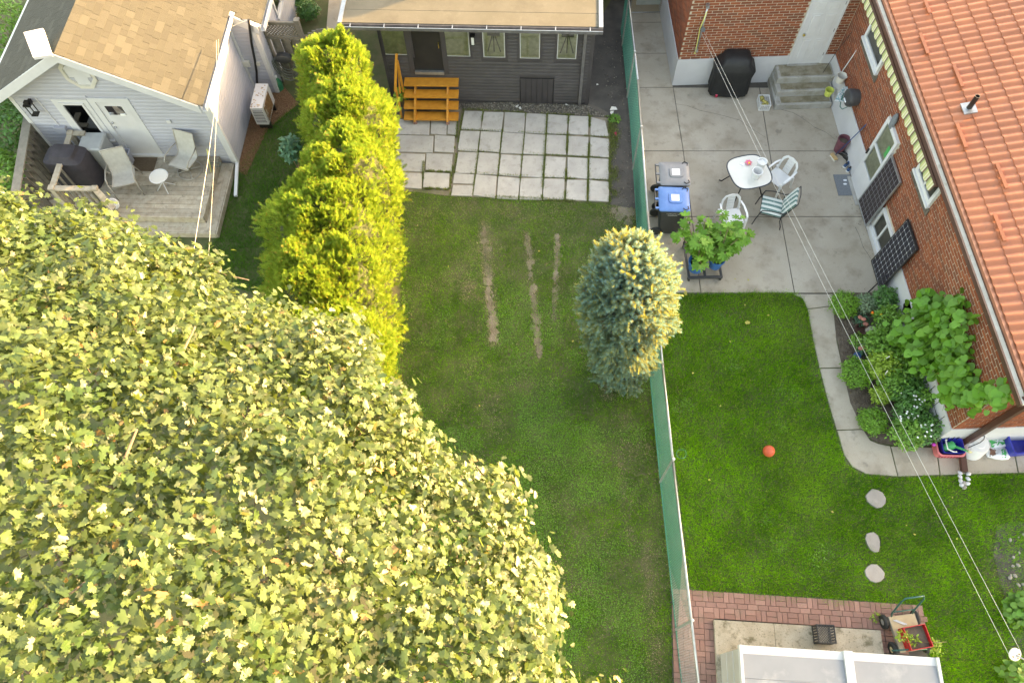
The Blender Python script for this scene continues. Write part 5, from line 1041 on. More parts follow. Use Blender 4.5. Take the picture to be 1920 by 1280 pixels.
tubes('spout', 'green_plastic', wc, [T @ Vector(v) for v in ((.05, -.02, .34), (.16, -.09, .40), (.24, -.15, .44))], [.03, .022, .018], 8); q = MB(T @ TR((.255, -.165, .445), .9, ry=1.2)); q.lathe([(.018, -.02), (.05, .02), (.05, .03), (0, .035)], n=12); q.build('rose', MATS['hub_cream'], wc, smooth='auto')
c = P(1832, 838, .25); T = TR((c.x, c.y+.05, .03)); t = thing('upturned_tub', 'round white upturned tub with black hook behind the downspout', 'tub', (c.x, c.y, .03)); q = MB(T); q.lathe([(.26, 0), (.25, .05), (.22, .30), (.20, .33), (.12, .335), (.11, .35), (0.01, .352)], n=26); q.build('body', MATS['white_plastic'], t, smooth='auto')
tubes('hook', 'near_black', t, [P(1815, 839, .45), P(1838, 829, .45), P(1845, 823, .45), (P(1846, 817, .45)), P(1842, 817, .45)], .010, 5)
def bag(cx, cy, w_, d_, h, rz, mat, label, seed, band=None):
    c = P(cx, cy, .03); T = TR((c.x, c.y, .03), rz); t = thing('soil_bag', label, 'bag', c, 'garden soil bags by the wall'); r_ = random.Random(seed); n = 26
    rs = []
    for f, z in ((.75, 0), (1.0, .25), (1.0, .5), (.85, .8), (.5, 1.0), (.1, 1.03)):
        rs.append([(math.copysign(abs(math.cos(a))**.5, math.cos(a))*w_/2*f*(1+r_.uniform(-.09, .09)), math.copysign(abs(math.sin(a))**.5, math.sin(a))*d_/2*f*(1+r_.uniform(-.09, .09)), h*z+r_.uniform(-.015, .02)) for a in np.linspace(0, 2*math.pi, n+1)[:-1]])
    q = MB(T); q.rings(rs); q.build('sack', MATS[mat], t, smooth=True)
    if band:
        for bx, bw, bm in band: q = MB(T); g_ = [[(bx+bw*(i-.5)+r_.uniform(-.012, .012), y, h*(1.06-.6*(abs(y)/(d_/2))**3)+r_.uniform(-.008, .012)) for i in (0, .5, 1)] for y in np.linspace(-d_*.40, d_*.40, 7)]; q.sheet(g_); q.build('print_band', MATS[bm], t)
bag(1866, 830, .40, .26, .10, .1, 'bag_white', 'white soil bag with green top lying against the foundation', 4, [(-.02, .3, 'bag_green')]); bag(1868, 850, .46, .26, .09, -.15, 'bag_white', 'crumpled white and green soil bag nearest the lawn', 5, [(.10, .09, 'bag_green'), (-.12, .12, 'bag_brown')])
c = P(1905, 835, .2); T = TR((c.x+.12, c.y, .03), .03); q = MB(T); q.rings([[(x, y, z) for x, y in rrect(w_, d_, .05)] for w_, d_, z in ((.52, .34, 0), (.60, .40, .30), (.62, .42, .30), (.62, .42, .32), (.57, .37, .32), (.50, .32, .03))]); q.build('recycling_box', MATS['royal_blue'], smooth='auto', label='blue recycling box at the right edge beside the soil bags', cat='box')
# splash block, stones at the pipe mouth
sb = thing('splash_block', 'rough stones lining the end of the downspout pipe', 'stones', P(1808, 900))
for k, (x, y) in enumerate(((1800, 886), (1800, 893), (1801, 901), (1803, 909), (1816, 888), (1815, 897), (1814, 906), (1808, 913), (1808, 905))):
    ballmesh(TR(P(x, y, .04), random.uniform(0, 3)), .055, 5, 7, 1, .8, .7, .14).build('rock', MATS['white_render'] if k < 7 else MATS['stone'], sb)
# wire rack, shovel, hook tools by the corner
rk_ = thing('wire_rack', 'black wire rack leaning on the white foundation at the corner', 'rack', P(1800, 815)); 
tubes('rack_frame', 'black_steel', rk_, [P(1774, 824, .35), P(1797, 806, .62), P(1816, 805, .62), P(1793, 823, .35)], .010, 5); tubes('rack_bar', 'black_steel', rk_, [P(1784, 824, .35), P(1806, 806, .62)], .008, 5)
sp = thing('garden_spade', 'old spade with wooden handle leaning on the corner', 'spade', P(1755, 812)); tubes('shaft', 'handle_wood', sp, [P(1767, 801, .35), P(1797, 779, 1.1)], .018, 6); q = MB(); b0 = [P(x, y, .12) for x, y in ((1750, 808), (1756, 802), (1763, 802), (1768, 801), (1762, 808), (1757, 814))]; q.rings([[v+Vector((0, 0, z)) for v in b0] for z in (0, .015)]); q.build('blade', MATS['cream_metal'], sp)
lp = thing('plastic_jug', 'bright green and white jug hung at the house corner', 'jug', P(1803, 776, 1.1)); ballmesh(TR(P(1799, 775, 1.1)), .05, 6, 10, 1, 1, 1.2).build('green_body', MATS['lime_plastic'], lp, smooth=True); ballmesh(TR(P(1812, 772, 1.15), .3), .07, 6, 10, 1.6, .9, .6, .12).build('white_body', MATS['bag_white'], lp, smooth=True)
# trellis wires on the white wall
tw = thing('wire_trellis', 'thin black wire trellis fixed to the white foundation above the bed', 'trellis', (XW-.05, 5.6, 0))
for k in range(4): a = 5.0+k*.33; tubes('trellis_wire', 'black_steel', tw, [(XW-.05, a, .08), (XW-.05, a+.02, .84)], .006, 4)
for z in (.3, .6): tubes('trellis_wire', 'black_steel', tw, [(XW-.055, 4.9, z), (XW-.055, 6.3, z)], .006, 4)

# ------------------------------------------------------------------ left yard: deck and what stands on it
DZ = .40; VU = Fr(LC, HA)
dk = thing('deck', 'weathered grey wooden deck with wraparound step at the white house', 'deck', GF.p(-2.2, .9, 0))
def loc(px, py, z): v = P(px, py, z)-GF.o; return v.dot(GF.u), v.dot(GF.n)
dR = loc(409, 320, DZ)[0]; dF = loc(300, 405, DZ)[1]; dL = loc(95, 350, DZ)[0]-.25; n = .02; bw = .135
dR = (loc(412, 317, DZ)[0]+loc(370, 404, DZ)[0])/2
while n < dF-.02:
    cuts = [dL, dL+random.choice((1.2, 1.8, 2.4, 3.0)), dR]
    for a, b in zip(cuts, cuts[1:]): q = MB(); q.fb(GF, a+.002, b-.002, n+.004, min(n+bw, dF)-.003, DZ-.035, DZ+random.uniform(-.002, .002)); q.build('deck_board', MATS['old_wood'], dk)
    n += bw
q = MB(); q.fb(GF, dL, dR-.01, .01, dF-.01, .0, DZ-.036); q.build('deck_base', MATS['dark_wood'], dk)
q = MB(); q.fb(GF, dL, dR+.02, dF+.0, dF+.035, DZ-.20, DZ+.003); q.build('rim_board', MATS['old_wood'], dk); q = MB(); q.fb(GF, dR, dR+.035, .02, dF-.002, DZ-.20, DZ+.003); q.build('rim_board', MATS['old_wood'], dk)
for k, (w0, w1) in enumerate(((.037, .17), (.175, .31))):
    q = MB(); q.fb(GF, dR+w0, dR+w1, .06, dF+w1, .165, .20); q.build('step_board', MATS['old_wood'], dk); q = MB(); q.fb(GF, dL, dR+w0-.004, dF+w0, dF+w1, .165, .20); q.build('step_board', MATS['old_wood'], dk)
q = MB(); q.fb(GF, dL, dR+.30, dF+.315, dF+.345, .02, .19); q.build('step_riser', MATS['old_wood'], dk); q = MB(); q.fb(GF, dR+.315, dR+.345, .08, dF+.345, .02, .19); q.build('step_riser', MATS['old_wood'], dk)
# railing
RT = DZ+.92; ra, rb, rc_, rd = P(132, 250, RT), P(97, 353, RT), P(178, 354, RT), P(214, 392, RT-.35)
rl_ = thing('deck_railing', 'grey timber railing with balusters round the covered barbecue', 'railing', Vector((rb.x, rb.y, DZ)))
for a, b in ((ra, rb), (rb, rc_), (rc_, rd), (ra, ra+GF.u*.35+GF.n*.0)): q = MB(); q.bar(a, b, .13, .04); q.build('top_rail', MATS['old_wood'], rl_)
for p in (ra, rb, rc_): q = MB(); q.bar(Vector((p.x, p.y, 0)), p+Vector((0, 0, .0)), .10); q.bar(p, p+Vector((0, 0, .05)), .13); q.build('post', MATS['old_wood'], rl_)
for a, b, k in ((ra, rb, 8), (rb, rc_, 7), (rc_, rd, 4)):
    for i in range(1, k): p = a.lerp(b, i/k); q = MB(); q.bar(Vector((p.x, p.y, DZ+.05)), p-Vector((0, 0, .03)), .04); q.build('baluster', MATS['grey_wood'], rl_)
# slatted side stair / ramp left of the deck
wf = thing('board_fence', 'dark board fence with mossy cap rail left of the deck', 'fence', P(40, 300)); fa, fb_ = P(47, 232, 1.5), P(36, 345, 1.5)
q = MB(); q.bar(fa+Vector((0, .3, 0)), fb_+Vector((0, -.4, 0)), .20, .04); q.build('cap_rail', MATS['grey_wood'], wf)
for k in range(11): p = fa.lerp(fb_, k/9); q = MB(); q.bar(Vector((p.x+.07, p.y, .05)), p+Vector((.07, 0, -.03)), .03, .13, up=(1, 0, 0)); q.build('board', MATS['dark_wood'], wf)
for z in (.4, 1.2): q = MB(); q.bar(Vector((fa.x+.02, fa.y+.3, z)), Vector((fb_.x+.02, fb_.y-.3, z)), .04, .09); q.build('fence_rail', MATS['dark_wood'], wf)
# covered barbecue, storage box, recycle bin
c = P(160, 338, DZ); T = TR((c.x, c.y, DZ+.002), math.radians(-6)); bq = thing('covered_grill', 'boxy grill under a dark brown cover inside the deck railing', 'barbecue', T.translation)
draped(T, [(1.0, .62, .03, .02, 0, 0), (.98, .60, .4, .018, 0, 0), (.98, .60, .80, .012, 0, 0), (.94, .58, .92, .008, 0, 0), (.60, .50, .98, .008, .0, .02), (.55, .40, 1.06, .006, .0, .02), (.2, .1, 1.08, 0, .0, .02)], seed=8).build('cover', MATS['brown_cloth'], bq, smooth='auto')
bu0, bz_ = GF.uz(172, 290, .3); c = P(178, 272, DZ+.95); T = TR(GF.p(GF.uz(178, 270, .30)[0], .34, DZ+.002), math.radians(HA)); t = thing('deck_box', 'tall grey plastic storage cabinet under the gable window', 'cabinet', T.translation)
q = MB(T); q.box(-.25, .25, -.24, .24, 0, .80); q.build('body', MATS['box_grey'], t); q = MB(T); q.rings([[(x*w_, y*w_, z) for x, y in ((-.28, -.27), (.28, -.27), (.28, .27), (-.28, .27))] for w_, z in ((1, .802), (1, .86), (.9, .89))]); q.build('lid', MATS['box_grey'], t)
T = TR(GF.p(GF.uz(226, 292, .3)[0], .30, DZ+.002), math.radians(HA)); q = MB(T); q.rings([[(x, y, z) for x, y in rrect(w_, d_, .04)] for w_, d_, z in ((.36, .28, 0), (.42, .34, .34), (.45, .37, .34), (.45, .37, .37), (.40, .32, .37), (.34, .26, .03))]); q.build('recycling_tub', MATS['box_lilac'], smooth='auto', label='slate blue recycling tub beside the house door', cat='tub')
q = MB(); q.fb(GF, d_u0-.02, d_u1-.02, .10, .52, DZ+.004, DZ+.018); q.build('entry_mat', MATS['door_mat'], label='brown doormat in front of the white house door', cat='doormat')
q = MB(TR(P(211, 383, DZ+.2), .4, rx=.9)); q.lathe([(.03, -.02), (.13, -.02), (.15, 0), (.13, .02), (.03, .02)], n=20); q.build('round_tray', MATS['white_plastic'], smooth='auto', label='round white tray leaning at the end of the railing', cat='tray')
gt_ = thing('garden_tools', 'small coil of grey cable lying on the deck corner by the wall', 'cable', P(404, 311, DZ)); tubes('cable_coil', 'hose_grey', gt_, [P(404, 310, DZ+.04)+Vector((.13*math.cos(a)+.02*math.sin(5*a), .07*math.sin(a), .03*math.sin(3*a)+.02)) for a in np.linspace(0, 18, 60)], .011, 5)
tubes('leaning_stick', 'cord_yellow', None, [P(396, 322, DZ), P(388, 280, 1.15)], .016, 6, label='yellowish stick leaning against the white house corner', cat='stick')
def sling_chair(locv, rz, swivel, label):
    T = TR(locv, rz); t = thing('sling_chair', label, 'chair', locv, 'beige sling chairs on the deck'); prof = [(-.26, .40), (-.22, .42), (-.05, .39), (.12, .37), (.20, .40), (.27, .58), (.36, .86), (.40, .98)]
    q = MB(T); q.sheet([[(x*.25, y, z-.012*(1-x*x)) for x in np.linspace(-1, 1, 7)] for y, z in prof]); q.build('sling', MATS['sling'], t, smooth=True)
    for s in (-1, 1):
        tubes('side_frame', 'sling_frame', t, [T @ Vector((s*.262, y, z)) for y, z in prof], .016, 6)
        tubes('arm', 'sling_frame', t, [T @ Vector(v) for v in ((s*.27, .27, .62), (s*.31, .10, .63), (s*.32, -.18, .62), (s*.31, -.28, .54), (s*.28, -.22, .42))], .017, 6)
        if not swivel:
            tubes('leg', 'sling_frame', t, [T @ Vector(v) for v in ((s*.31, -.28, .54), (s*.30, -.32, .25), (s*.30, -.33, 0))], .015, 6); tubes('leg', 'sling_frame', t, [T @ Vector(v) for v in ((s*.31, .10, .63), (s*.30, .25, .30), (s*.30, .36, 0))], .015, 6)
    tubes('top_bar', 'sling_frame', t, [T @ Vector((x, .40, .98)) for x in (-.262, .262)], .015, 6); tubes('front_bar', 'sling_frame', t, [T @ Vector((x, -.26, .40)) for x in (-.262, .262)], .015, 6)
    if swivel:
        tubes('base_ring', 'sling_frame', t, [T @ Vector((.30*math.cos(a), .30*math.sin(a), .016)) for a in np.linspace(0, 6.28, 25)[:-1]], .015, 6, closed=True); tubes('pedestal', 'sling_frame', t, [T @ Vector((0, 0, .03)), T @ Vector((0, 0, .36))], .03, 8)
        for k in range(4): tubes('spoke', 'sling_frame', t, [T @ Vector((0, 0, .06)), T @ Vector((.3*math.cos(k*1.57+.7), .3*math.sin(k*1.57+.7), .02))], .014, 6)
c = P(246, 352, DZ); sling_chair((c.x, c.y, DZ+.003), math.radians(14), False, 'beige sling armchair beside the covered grill on the deck'); c = P(357, 320, DZ); sling_chair((c.x, c.y, DZ+.003), math.radians(-20), True, 'beige swivel sling armchair near the right deck edge')
c = P(312, 352, DZ); T = TR((c.x, c.y, DZ+.003)); t = thing('side_table', 'small round white side table with glass top on the deck', 'table', T.translation)
q = MB(T); q.lathe([(.01, .43), (.205, .43), (.205, .437), (.01, .437)], n=26); q.build('glass_top', MATS['table_glass'], t); tubes('rim', 'white_paint', t, [T @ Vector((.215*math.cos(a), .215*math.sin(a), .434)) for a in np.linspace(0, 6.28, 29)[:-1]], .014, 6, closed=True)
for k in range(4): a = k*1.57+.4; tubes('leg', 'white_paint', t, [T @ Vector((.19*math.cos(a), .19*math.sin(a), .42)), T @ Vector((-.10*math.cos(a), -.10*math.sin(a), .12)), T @ Vector((-.22*math.cos(a), -.22*math.sin(a), 0))], .012, 6)
# heat pump
c = P(490, 218, .0); hp = thing('heat_pump', 'rusty white heat pump unit beside the house corner', 'heat pump', (c.x, c.y, 0)); T = TR((P(492, 195, .55).x, P(492, 195, .55).y, .25), math.radians(HA+90)); w_, d_, h_ = .84, .32, .58
q = MB(T); q.box(-w_/2, w_/2, -d_/2, d_/2, 0, h_); bd = q.build('casing', MATS['white_paint'], hp)
q = MB(T); q.box(-w_/2+.08, w_/2-.2, -d_/2-.012, -d_/2-.002, .06, h_-.06); q.build('fan_grille', MATS['rust'], hp)
for k in range(8): q = MB(T); x = -w_/2+.1+k*.07; q.box(x, x+.012, -d_/2-.022, -d_/2-.012, .06, h_-.06); q.build('grille_bar', MATS['rust'], hp)
q = MB(T); q.box(-w_/2-.006, -w_/2-.002, -d_/2+.03, d_/2-.03, .05, h_-.05); q.build('coil_fins', MATS['near_black'], hp)
for k in range(9): q = MB(T); z = .07+k*.055; q.box(-w_/2-.018, -w_/2-.006, -d_/2+.03, d_/2-.03, z, z+.02); q.build('coil_guard', MATS['white_paint'], hp)
for s in (-.3, .3): q = MB(T); q.box(s-.03, s+.03, -d_/2, d_/2, -.25, -.002); q.build('foot', MATS['near_black'], hp)
for k in range(26): x, y = random.uniform(-.4, .4), random.uniform(-.14, .14); q = MB(T @ TR((x, y, h_+.004), random.uniform(0, 6))); q.add([(-.02, -.01, 0), (.02, -.012, .004), (.022, .012, 0), (-.015, .014, .006)], [(0, 1, 2, 3)]); q.build('fallen_leaf', MATS['rust' if k % 2 else 'handle_wood'], label='dry brown leaf scrap lying on the heat pump top', cat='leaf', group='leaf scraps on the heat pump')
# lattice fence with hose reel, watering can, arched gate
lf = thing('lattice_fence', 'weathered board fence with lattice top beside the white house', 'fence', P(520, 160)); fa, fb_ = P(487, 40, 1.95), P(557, 42, 1.95)
fa0 = Vector((fa.x, fa.y, 0)); FFr = Fr(fa0, math.degrees(math.atan2(fb_.y-fa.y, fb_.x-fa.x))); fw_ = (fb_-fa).length
for u in (.0, fw_): q = MB(); q.fb(FFr, u-.055, u+.055, -.055, .055, 0, 2.0); q.fb(FFr, u-.07, u+.07, -.07, .07, 2.0, 2.04); q.build('post', MATS['grey_wood'], lf)
for z in (1.86, 1.42, .25): q = MB(); q.fb(FFr, .06, fw_-.06, -.03, .03, z, z+.09); q.build('rail', MATS['grey_wood'], lf)
n_ = 6
for k in range(n_): u = .10+k*(fw_-.2)/n_; q = MB(); q.fb(FFr, u, u+.135, .032 if k % 2 else -.05, .05 if k % 2 else -.032, .06, 1.46); q.build('board', MATS['grey_wood'], lf)
for s in (1, -1):
    u = -.35
    while u < fw_:
        a, b = max(u, .06), min(u+.35, fw_-.06); 
        if b-a > .03:
            za, zb = (1.51+(a-u), 1.51+(b-u)) if s > 0 else (1.86-(a-u), 1.86-(b-u)); q = MB(); q.bar(FFr.p(a, .006*s, za), FFr.p(b, .006*s, zb), .03, .008, up=FFr.n); q.build('lattice_strip', MATS['grey_wood'], lf)
        u += .085
hr = thing('garden_hose', 'coiled grey garden hose on a dark hanger on the board fence', 'hose', FFr.p(.55, .15, .4)); hc = FFr.uz(532, 108, .12); q = MB(); q.rings([[FFr.p(hc[0]+r_*math.cos(a), n_, hc[1]+r_*.62*math.sin(a)) for a in np.linspace(0, 6.28, 17)[:-1]] for r_, n_ in ((.19, .05), (.21, .08), (.21, .2), (.17, .22))]); q.build('hanger', MATS['dark_plastic'], hr, smooth='auto')
for k in range(5): hc2 = hc[1]-.30-.06*k; tubes('hose_loop', 'hose_grey', hr, [FFr.p(hc[0]+(.24+.02*k)*math.cos(a), .10+.035*k, hc[1]-.02+(.42+.06*k)*math.sin(a)) for a in np.linspace(math.pi, 2*math.pi, 15)], .013, 6)
c = P(525, 168, 0); t = thing('sprayer_can', 'dark green plastic watering jug at the white house corner', 'jug', c); q = MB(TR(c)); q.lathe([(.10, 0), (.12, .05), (.12, .25), (.07, .36), (.04, .40), (.035, .42)], n=16); q.build('body', MATS['dark_green_plastic'], t, smooth='auto'); q = MB(TR(c+Vector((0, 0, .42)))); q.lathe([(.04, 0), (.055, .05), (.03, .08)], n=12); q.build('cap', MATS['bag_white'], t, smooth='auto')
ga_, gb_ = P(566, 60, 1.6), P(645, 62, 1.6); GFr = Fr(Vector((ga_.x, ga_.y, 0)), math.degrees(math.atan2(gb_.y-ga_.y, gb_.x-ga_.x))); gw_ = (gb_-ga_).length; ag = thing('arched_gate', 'weathered wooden gate with arched top beside the cottage', 'gate', (ga_+gb_)/2*Vector((1, 1, 0)) if False else Vector(((ga_.x+gb_.x)/2, (ga_.y+gb_.y)/2, 0)))
for k in range(9): u = .02+k*gw_/9; zt = 1.45+.26*math.sin(math.pi*(k+.5)/9); q = MB(); q.fb(GFr, u, u+gw_/9-.012, -.012, .012, .08, zt); q.build('board', MATS['grey_wood'], ag)
for z in (.4, 1.25): q = MB(); q.fb(GFr, .0, gw_, .013, .05, z, z+.10); q.build('gate_rail', MATS['grey_wood'], ag)
# service wires of the white house
for i, (pts, l) in enumerate(((((406, 76, 2.85), (406, 180, 3.1), (390, 300, 3.5), (362, 478, 4.2), (330, 700, 5.0)), 'thick service cable running from the white house eave over the deck'), (((410, 74, 2.85), (408, 180, 3.1), (402, 300, 3.5), (391, 482, 4.2), (384, 700, 5.0)), 'thin service wire from the white house eave, right of the thick cable'))): tubes('service_wire', 'wire', None, [P(*p) for p in pts],  .006 if i == 0 else .004, 5, label=l, cat='wire')
tubes('slack_wire', 'wire', None, [P(x, y, z) for x, y, z in ((420, 50, 2.5), (430, 52, 2.38), (445, 46, 2.4), (463, 38, 2.5))], .008, 4, label='slack pale wire looped at the inner house corner', cat='wire')
# scraps by the cottage
for k, (x, y, s) in enumerate(((1150, 205, .10), (1147, 213, .08), (1063, 198, .05), (970, 200, .06), (975, 204, .05), (1120, 160, .035), (1154, 252, .06))):
    c = P(x, y, .02); q = MB(TR(c, k*1.3)); q.add([(-s, -s*.4, .01), (s, -s*.5, .03), (s*.7, s*.6, .02), (-s*.5, s*.5, .05)], [(0, 1, 2, 3)]); q.build('scrap', MATS['scrap' if k != 6 else 'handle_red'], label=['larger pale scrap by the patio corner', 'smaller pale scrap just below the larger one', 'pale scrap under the cottage downspout', 'grey scrap left of the cottage hatch', 'second grey scrap left of the hatch', 'tiny white scrap on the dark path', 'reddish scrap in the weeds by the path'][k], cat='scrap', group='litter near the cottage')
# ------------------------------------------------------------------ leaf materials
LEAF('maple_leaf', (.041, .078, .023), (.082, .116, .042), rough=.43, spec=.45, tr=.26, isl=.5, odd=(.26, .16, .07), oddp=.012)
LEAF('cedar_leaf', (.13, .225, .024), (.175, .265, .032), rough=.55, spec=.3, tr=.38, isl=.38, odd=(.36, .20, .04), oddp=.07)
LEAF('cedar_core_shade', (.03, .045, .012), (.045, .055, .015), rough=.8, tr=.05, isl=.2)
LEAF('spruce_needle', (.098, .235, .255), (.135, .27, .275), rough=.6, spec=.10, tr=.34, trc=(.70, .60, .0), trm=.8, isl=.25, odd=(.24, .23, .07), oddp=.10)  # golden sunlight on the needles is put into the yellow translucent tint
LEAF('spruce_core_shade', (.03, .05, .046), (.04, .06, .055), rough=.8, tr=.0, isl=.2)
LEAF('fig_leaf', (.075, .22, .018), (.12, .29, .035), rough=.5, spec=.4, tr=.25, isl=.28)
LEAF('vine_leaf', (.070, .225, .018), (.105, .285, .030), rough=.48, spec=.45, tr=.25, isl=.25)
LEAF('box_leaf', (.08, .23, .016), (.12, .29, .024), rough=.5, tr=.2, isl=.35)
LEAF('shrub_dark', (.042, .15, .03), (.065, .195, .038), rough=.45, tr=.15, isl=.35)
LEAF('shrub_mid', (.08, .22, .026), (.125, .28, .04), rough=.5, tr=.2, isl=.35)
LEAF('shrub_lime', (.19, .33, .03), (.25, .38, .045), rough=.5, tr=.25, isl=.3)
LEAF('shrub_pale', (.14, .23, .13), (.22, .30, .19), rough=.55, tr=.2, isl=.3)
LEAF('shrub_teal', (.03, .12, .07), (.05, .16, .09), rough=.5, tr=.2, isl=.3)
LEAF('grass_blade', (.95, .95, .95), (1.0, 1.0, 1.0), rough=.6, spec=.08, tr=.25, trc=(.12, .3, .01), isl=.4, tint=True)
LEAF('clover', (.075, .225, .018), (.11, .285, .026), rough=.55, tr=.2, isl=.35)
LEAF('fallen', (.50, .45, .10), (.42, .34, .07), rough=.6, tr=.2, isl=.25)

def fan(outline, ctr=(0, .25), curl=.10, fold=.10):
    pts = outline+[(-x, y) for x, y in outline[::-1] if x > 1e-6]
    V = [(ctr[0], ctr[1], 0)]+[(x, y, fold*abs(x)-curl*(x*x+(y-.2)**2)) for x, y in pts]; n = len(pts)
    return np.array(V, float), np.array([(0, i+1, (i+1) % n+1)[::-1] for i in range(n)])
MAPLE_S = fan([(0, 1), (.18, .70), (.60, .72), (.44, .42), (.80, .30), (.50, -.02), (0, .05)], curl=.28, fold=.22)
MAPLE = fan([(0, 1), (.14, .80), (.30, .82), (.27, .64), (.62, .66), (.58, .48), (.78, .34), (.55, .20), (.54, -.04), (.22, -.06), (0, .04)], curl=.2, fold=.2)
FIG = fan([(0, 1), (.13, .90), (.17, .68), (.10, .48), (.36, .72), (.50, .66), (.50, .48), (.24, .28), (.48, .26), (.46, .10), (.18, -.02), (0, .06)], fold=.16)
HEART = fan([(0, 1), (.22, .88), (.42, .62), (.50, .32), (.42, .04), (.22, -.06), (0, .06)], fold=.06, curl=.16)
OVAL = fan([(0, 1), (.20, .65), (.22, .35), (0, 0)], ctr=(0, .45), fold=.15, curl=.1)
SMALL = (np.array([(0, 0, 0), (.28, .5, .06), (0, 1, -.05), (-.28, .5, .06)]), np.array([(0, 1, 2), (0, 2, 3)]))
def rdir(n): return norm(RNG.normal(size=(n, 3)))
def mesh_of(name, tpl, mat):
    me = bpy.data.meshes.new(name); me.from_pydata(tpl[0].tolist(), [], tpl[1].tolist()); me.materials.append(mat); return me
def leaves_as_objects(pos, rot, scl, me, parent, name='leaf'):
    for p, r, s in zip(pos, rot, scl):
        mt = Matrix([[*(r[i]*s), p[i]] for i in range(3)]+[[0, 0, 0, 1]]); place(name, me, mt, parent)
def in_view(pos, m=60):
    c = (pos-np.array([0, 0, CH])) @ CR; x = 960+FPX*c[:, 0]/-c[:, 2]; y = 640-FPX*c[:, 1]/-c[:, 2]
    return (x > -m) & (x < 1920+m) & (y > -m) & (y < 1280+m)
SUNV = np.array(sv)

# ------------------------------------------------------------------ big maple, lower left
mc, mr = np.array([-7.4, -2.7, 5.0]), np.array([8.72, 9.9, 4.5])
mp = thing('maple_tree', 'huge sunlit maple tree filling the lower left corner', 'tree', (mc[0], mc[1], 0))
q = MB(); q.tube([(mc[0], mc[1], 0), (mc[0]+.1, mc[1], 1.2), (mc[0]-.1, mc[1]+.1, 2.6), (mc[0], mc[1], 4.2)], [.42, .34, .30, .24], 12); q.build('trunk', MATS['bark'], mp, smooth=True)
N = 24500; i = np.arange(N)+.5; zz = 1-1.25*i/N; th = math.pi*(1+5**.5)*i; rr = np.sqrt(np.maximum(0, 1-zz**2)); U = np.stack([rr*np.cos(th), rr*np.sin(th), zz], 1)+RNG.normal(0, .012, (N, 3)); U = norm(U)
az = np.arctan2(U[:, 1]*mr[1], U[:, 0]*mr[0]); bul = np.clip((az-math.radians(78))/math.radians(19), 0, 1)*(az < 2.6); bul = .12*bul*bul*(3-2*bul)+.05*np.exp(-((az-math.radians(14))/math.radians(22))**2)
lump = .965+bul+.05*np.sin(U[:, 0]*13+2)*np.sin(U[:, 1]*11+U[:, 2]*7)+.03*np.sin(U[:, 0]*29)*np.sin(U[:, 1]*31+1)
tip = mc+U*mr*(lump-RNG.uniform(0, .055, N)[:, None].ravel())[:, None]; nrm = norm(U/mr)
tocam = norm(np.array([0, 0, CH])-tip); vis = in_view(tip, 140) & ((nrm*tocam).sum(1) > -.12)
keep = vis | (RNG.random(N) < .08); tip, nrm, vis = tip[keep], nrm[keep], vis[keep]
per = 12; T_ = np.repeat(tip, per, 0); NN = np.repeat(nrm, per, 0); VI = np.repeat(vis, per); n = len(T_)
off = RNG.normal(0, 1, (n, 3))*np.array([.10, .10, .07]); pos = T_+off+NN*RNG.normal(0, .05, (n, 1))
up = norm(NN*.55+np.array([0, 0, .75])+RNG.normal(0, .62, (n, 3))+SUNV*.3); fw = norm(off+RNG.normal(0, .10, (n, 3))+np.array([0, 0, -.10])); fw = norm(fw-up*(fw*up).sum(1, keepdims=True)); rot = basis(fw, up); scl = RNG.uniform(.046, .092, n)
dist = np.linalg.norm(pos-np.array([0, 0, CH]), axis=1); outer = ((pos-mc)/mr); outer = np.linalg.norm(outer, axis=1)
score = np.where(VI & in_view(pos, -10) & (outer > .985), scl/dist, 0); pick = np.argsort(-score)[:300]; rest = np.ones(n, bool); rest[pick] = False
me_ = mesh_of('maple_leaf', MAPLE, MATS['maple_leaf']); leaves_as_objects(pos[pick], rot[pick], scl[pick], me_, mp)
V, F = scatter(*MAPLE_S, pos[rest], rot[rest], scl[rest]); npmesh('crown', V, F, MATS['maple_leaf'], mp, kind='stuff')
inner = norm(rdir(15000)*np.array([1, 1, .8])); inner = inner[inner[:, 2] > -.35]; m_ = len(inner); iaz = np.arctan2(inner[:, 1]*mr[1], inner[:, 0]*mr[0]); ib = np.clip((iaz-math.radians(78))/math.radians(19), 0, 1)*(iaz < 2.6); ip = mc+inner*mr*(RNG.uniform(.82, .93, (m_, 1))+.12*(ib*ib*(3-2*ib))[:, None]); V, F = scatter(*MAPLE_S, ip, basis(rdir(m_), rdir(m_)), RNG.uniform(.09, .14, m_)); npmesh('inner_leaves', V, F, MATS['maple_leaf'], mp, kind='stuff')
for k in range(26):
    a = k*2.399; e = .25+.65*((k*7) % 26)/26; d = np.array([math.cos(a)*math.cos(e), math.sin(a)*math.cos(e), math.sin(e)]); end = mc+d*mr*.955; st_ = np.array([mc[0], mc[1], 3.4]); pts = [st_+(end-st_)*t+np.array([0, 0, .5*math.sin(math.pi*t)])+RNG.normal(0, .10, 3)*(0 < t < 1) for t in (0, .3, .6, .85, 1)]
    q = MB(); q.tube([Vector(p) for p in pts], [.13, .09, .055, .03, .012], 7); q.build('limb', MATS['bark'], mp, smooth=True)
tw_ = MB(); vt = np.where(vis)[0]
for k in RNG.choice(vt, 240, replace=False):
    a = tip[k]-nrm[k]*.10; b = a-nrm[k]*.4+RNG.normal(0, .3, 3); tw_.tube([Vector(b), Vector((a+b)/2+RNG.normal(0, .03, 3)), Vector(a)], [.011, .008, .004], 4)
tw_.build('twigs', MATS['bark'], mp, kind='stuff')

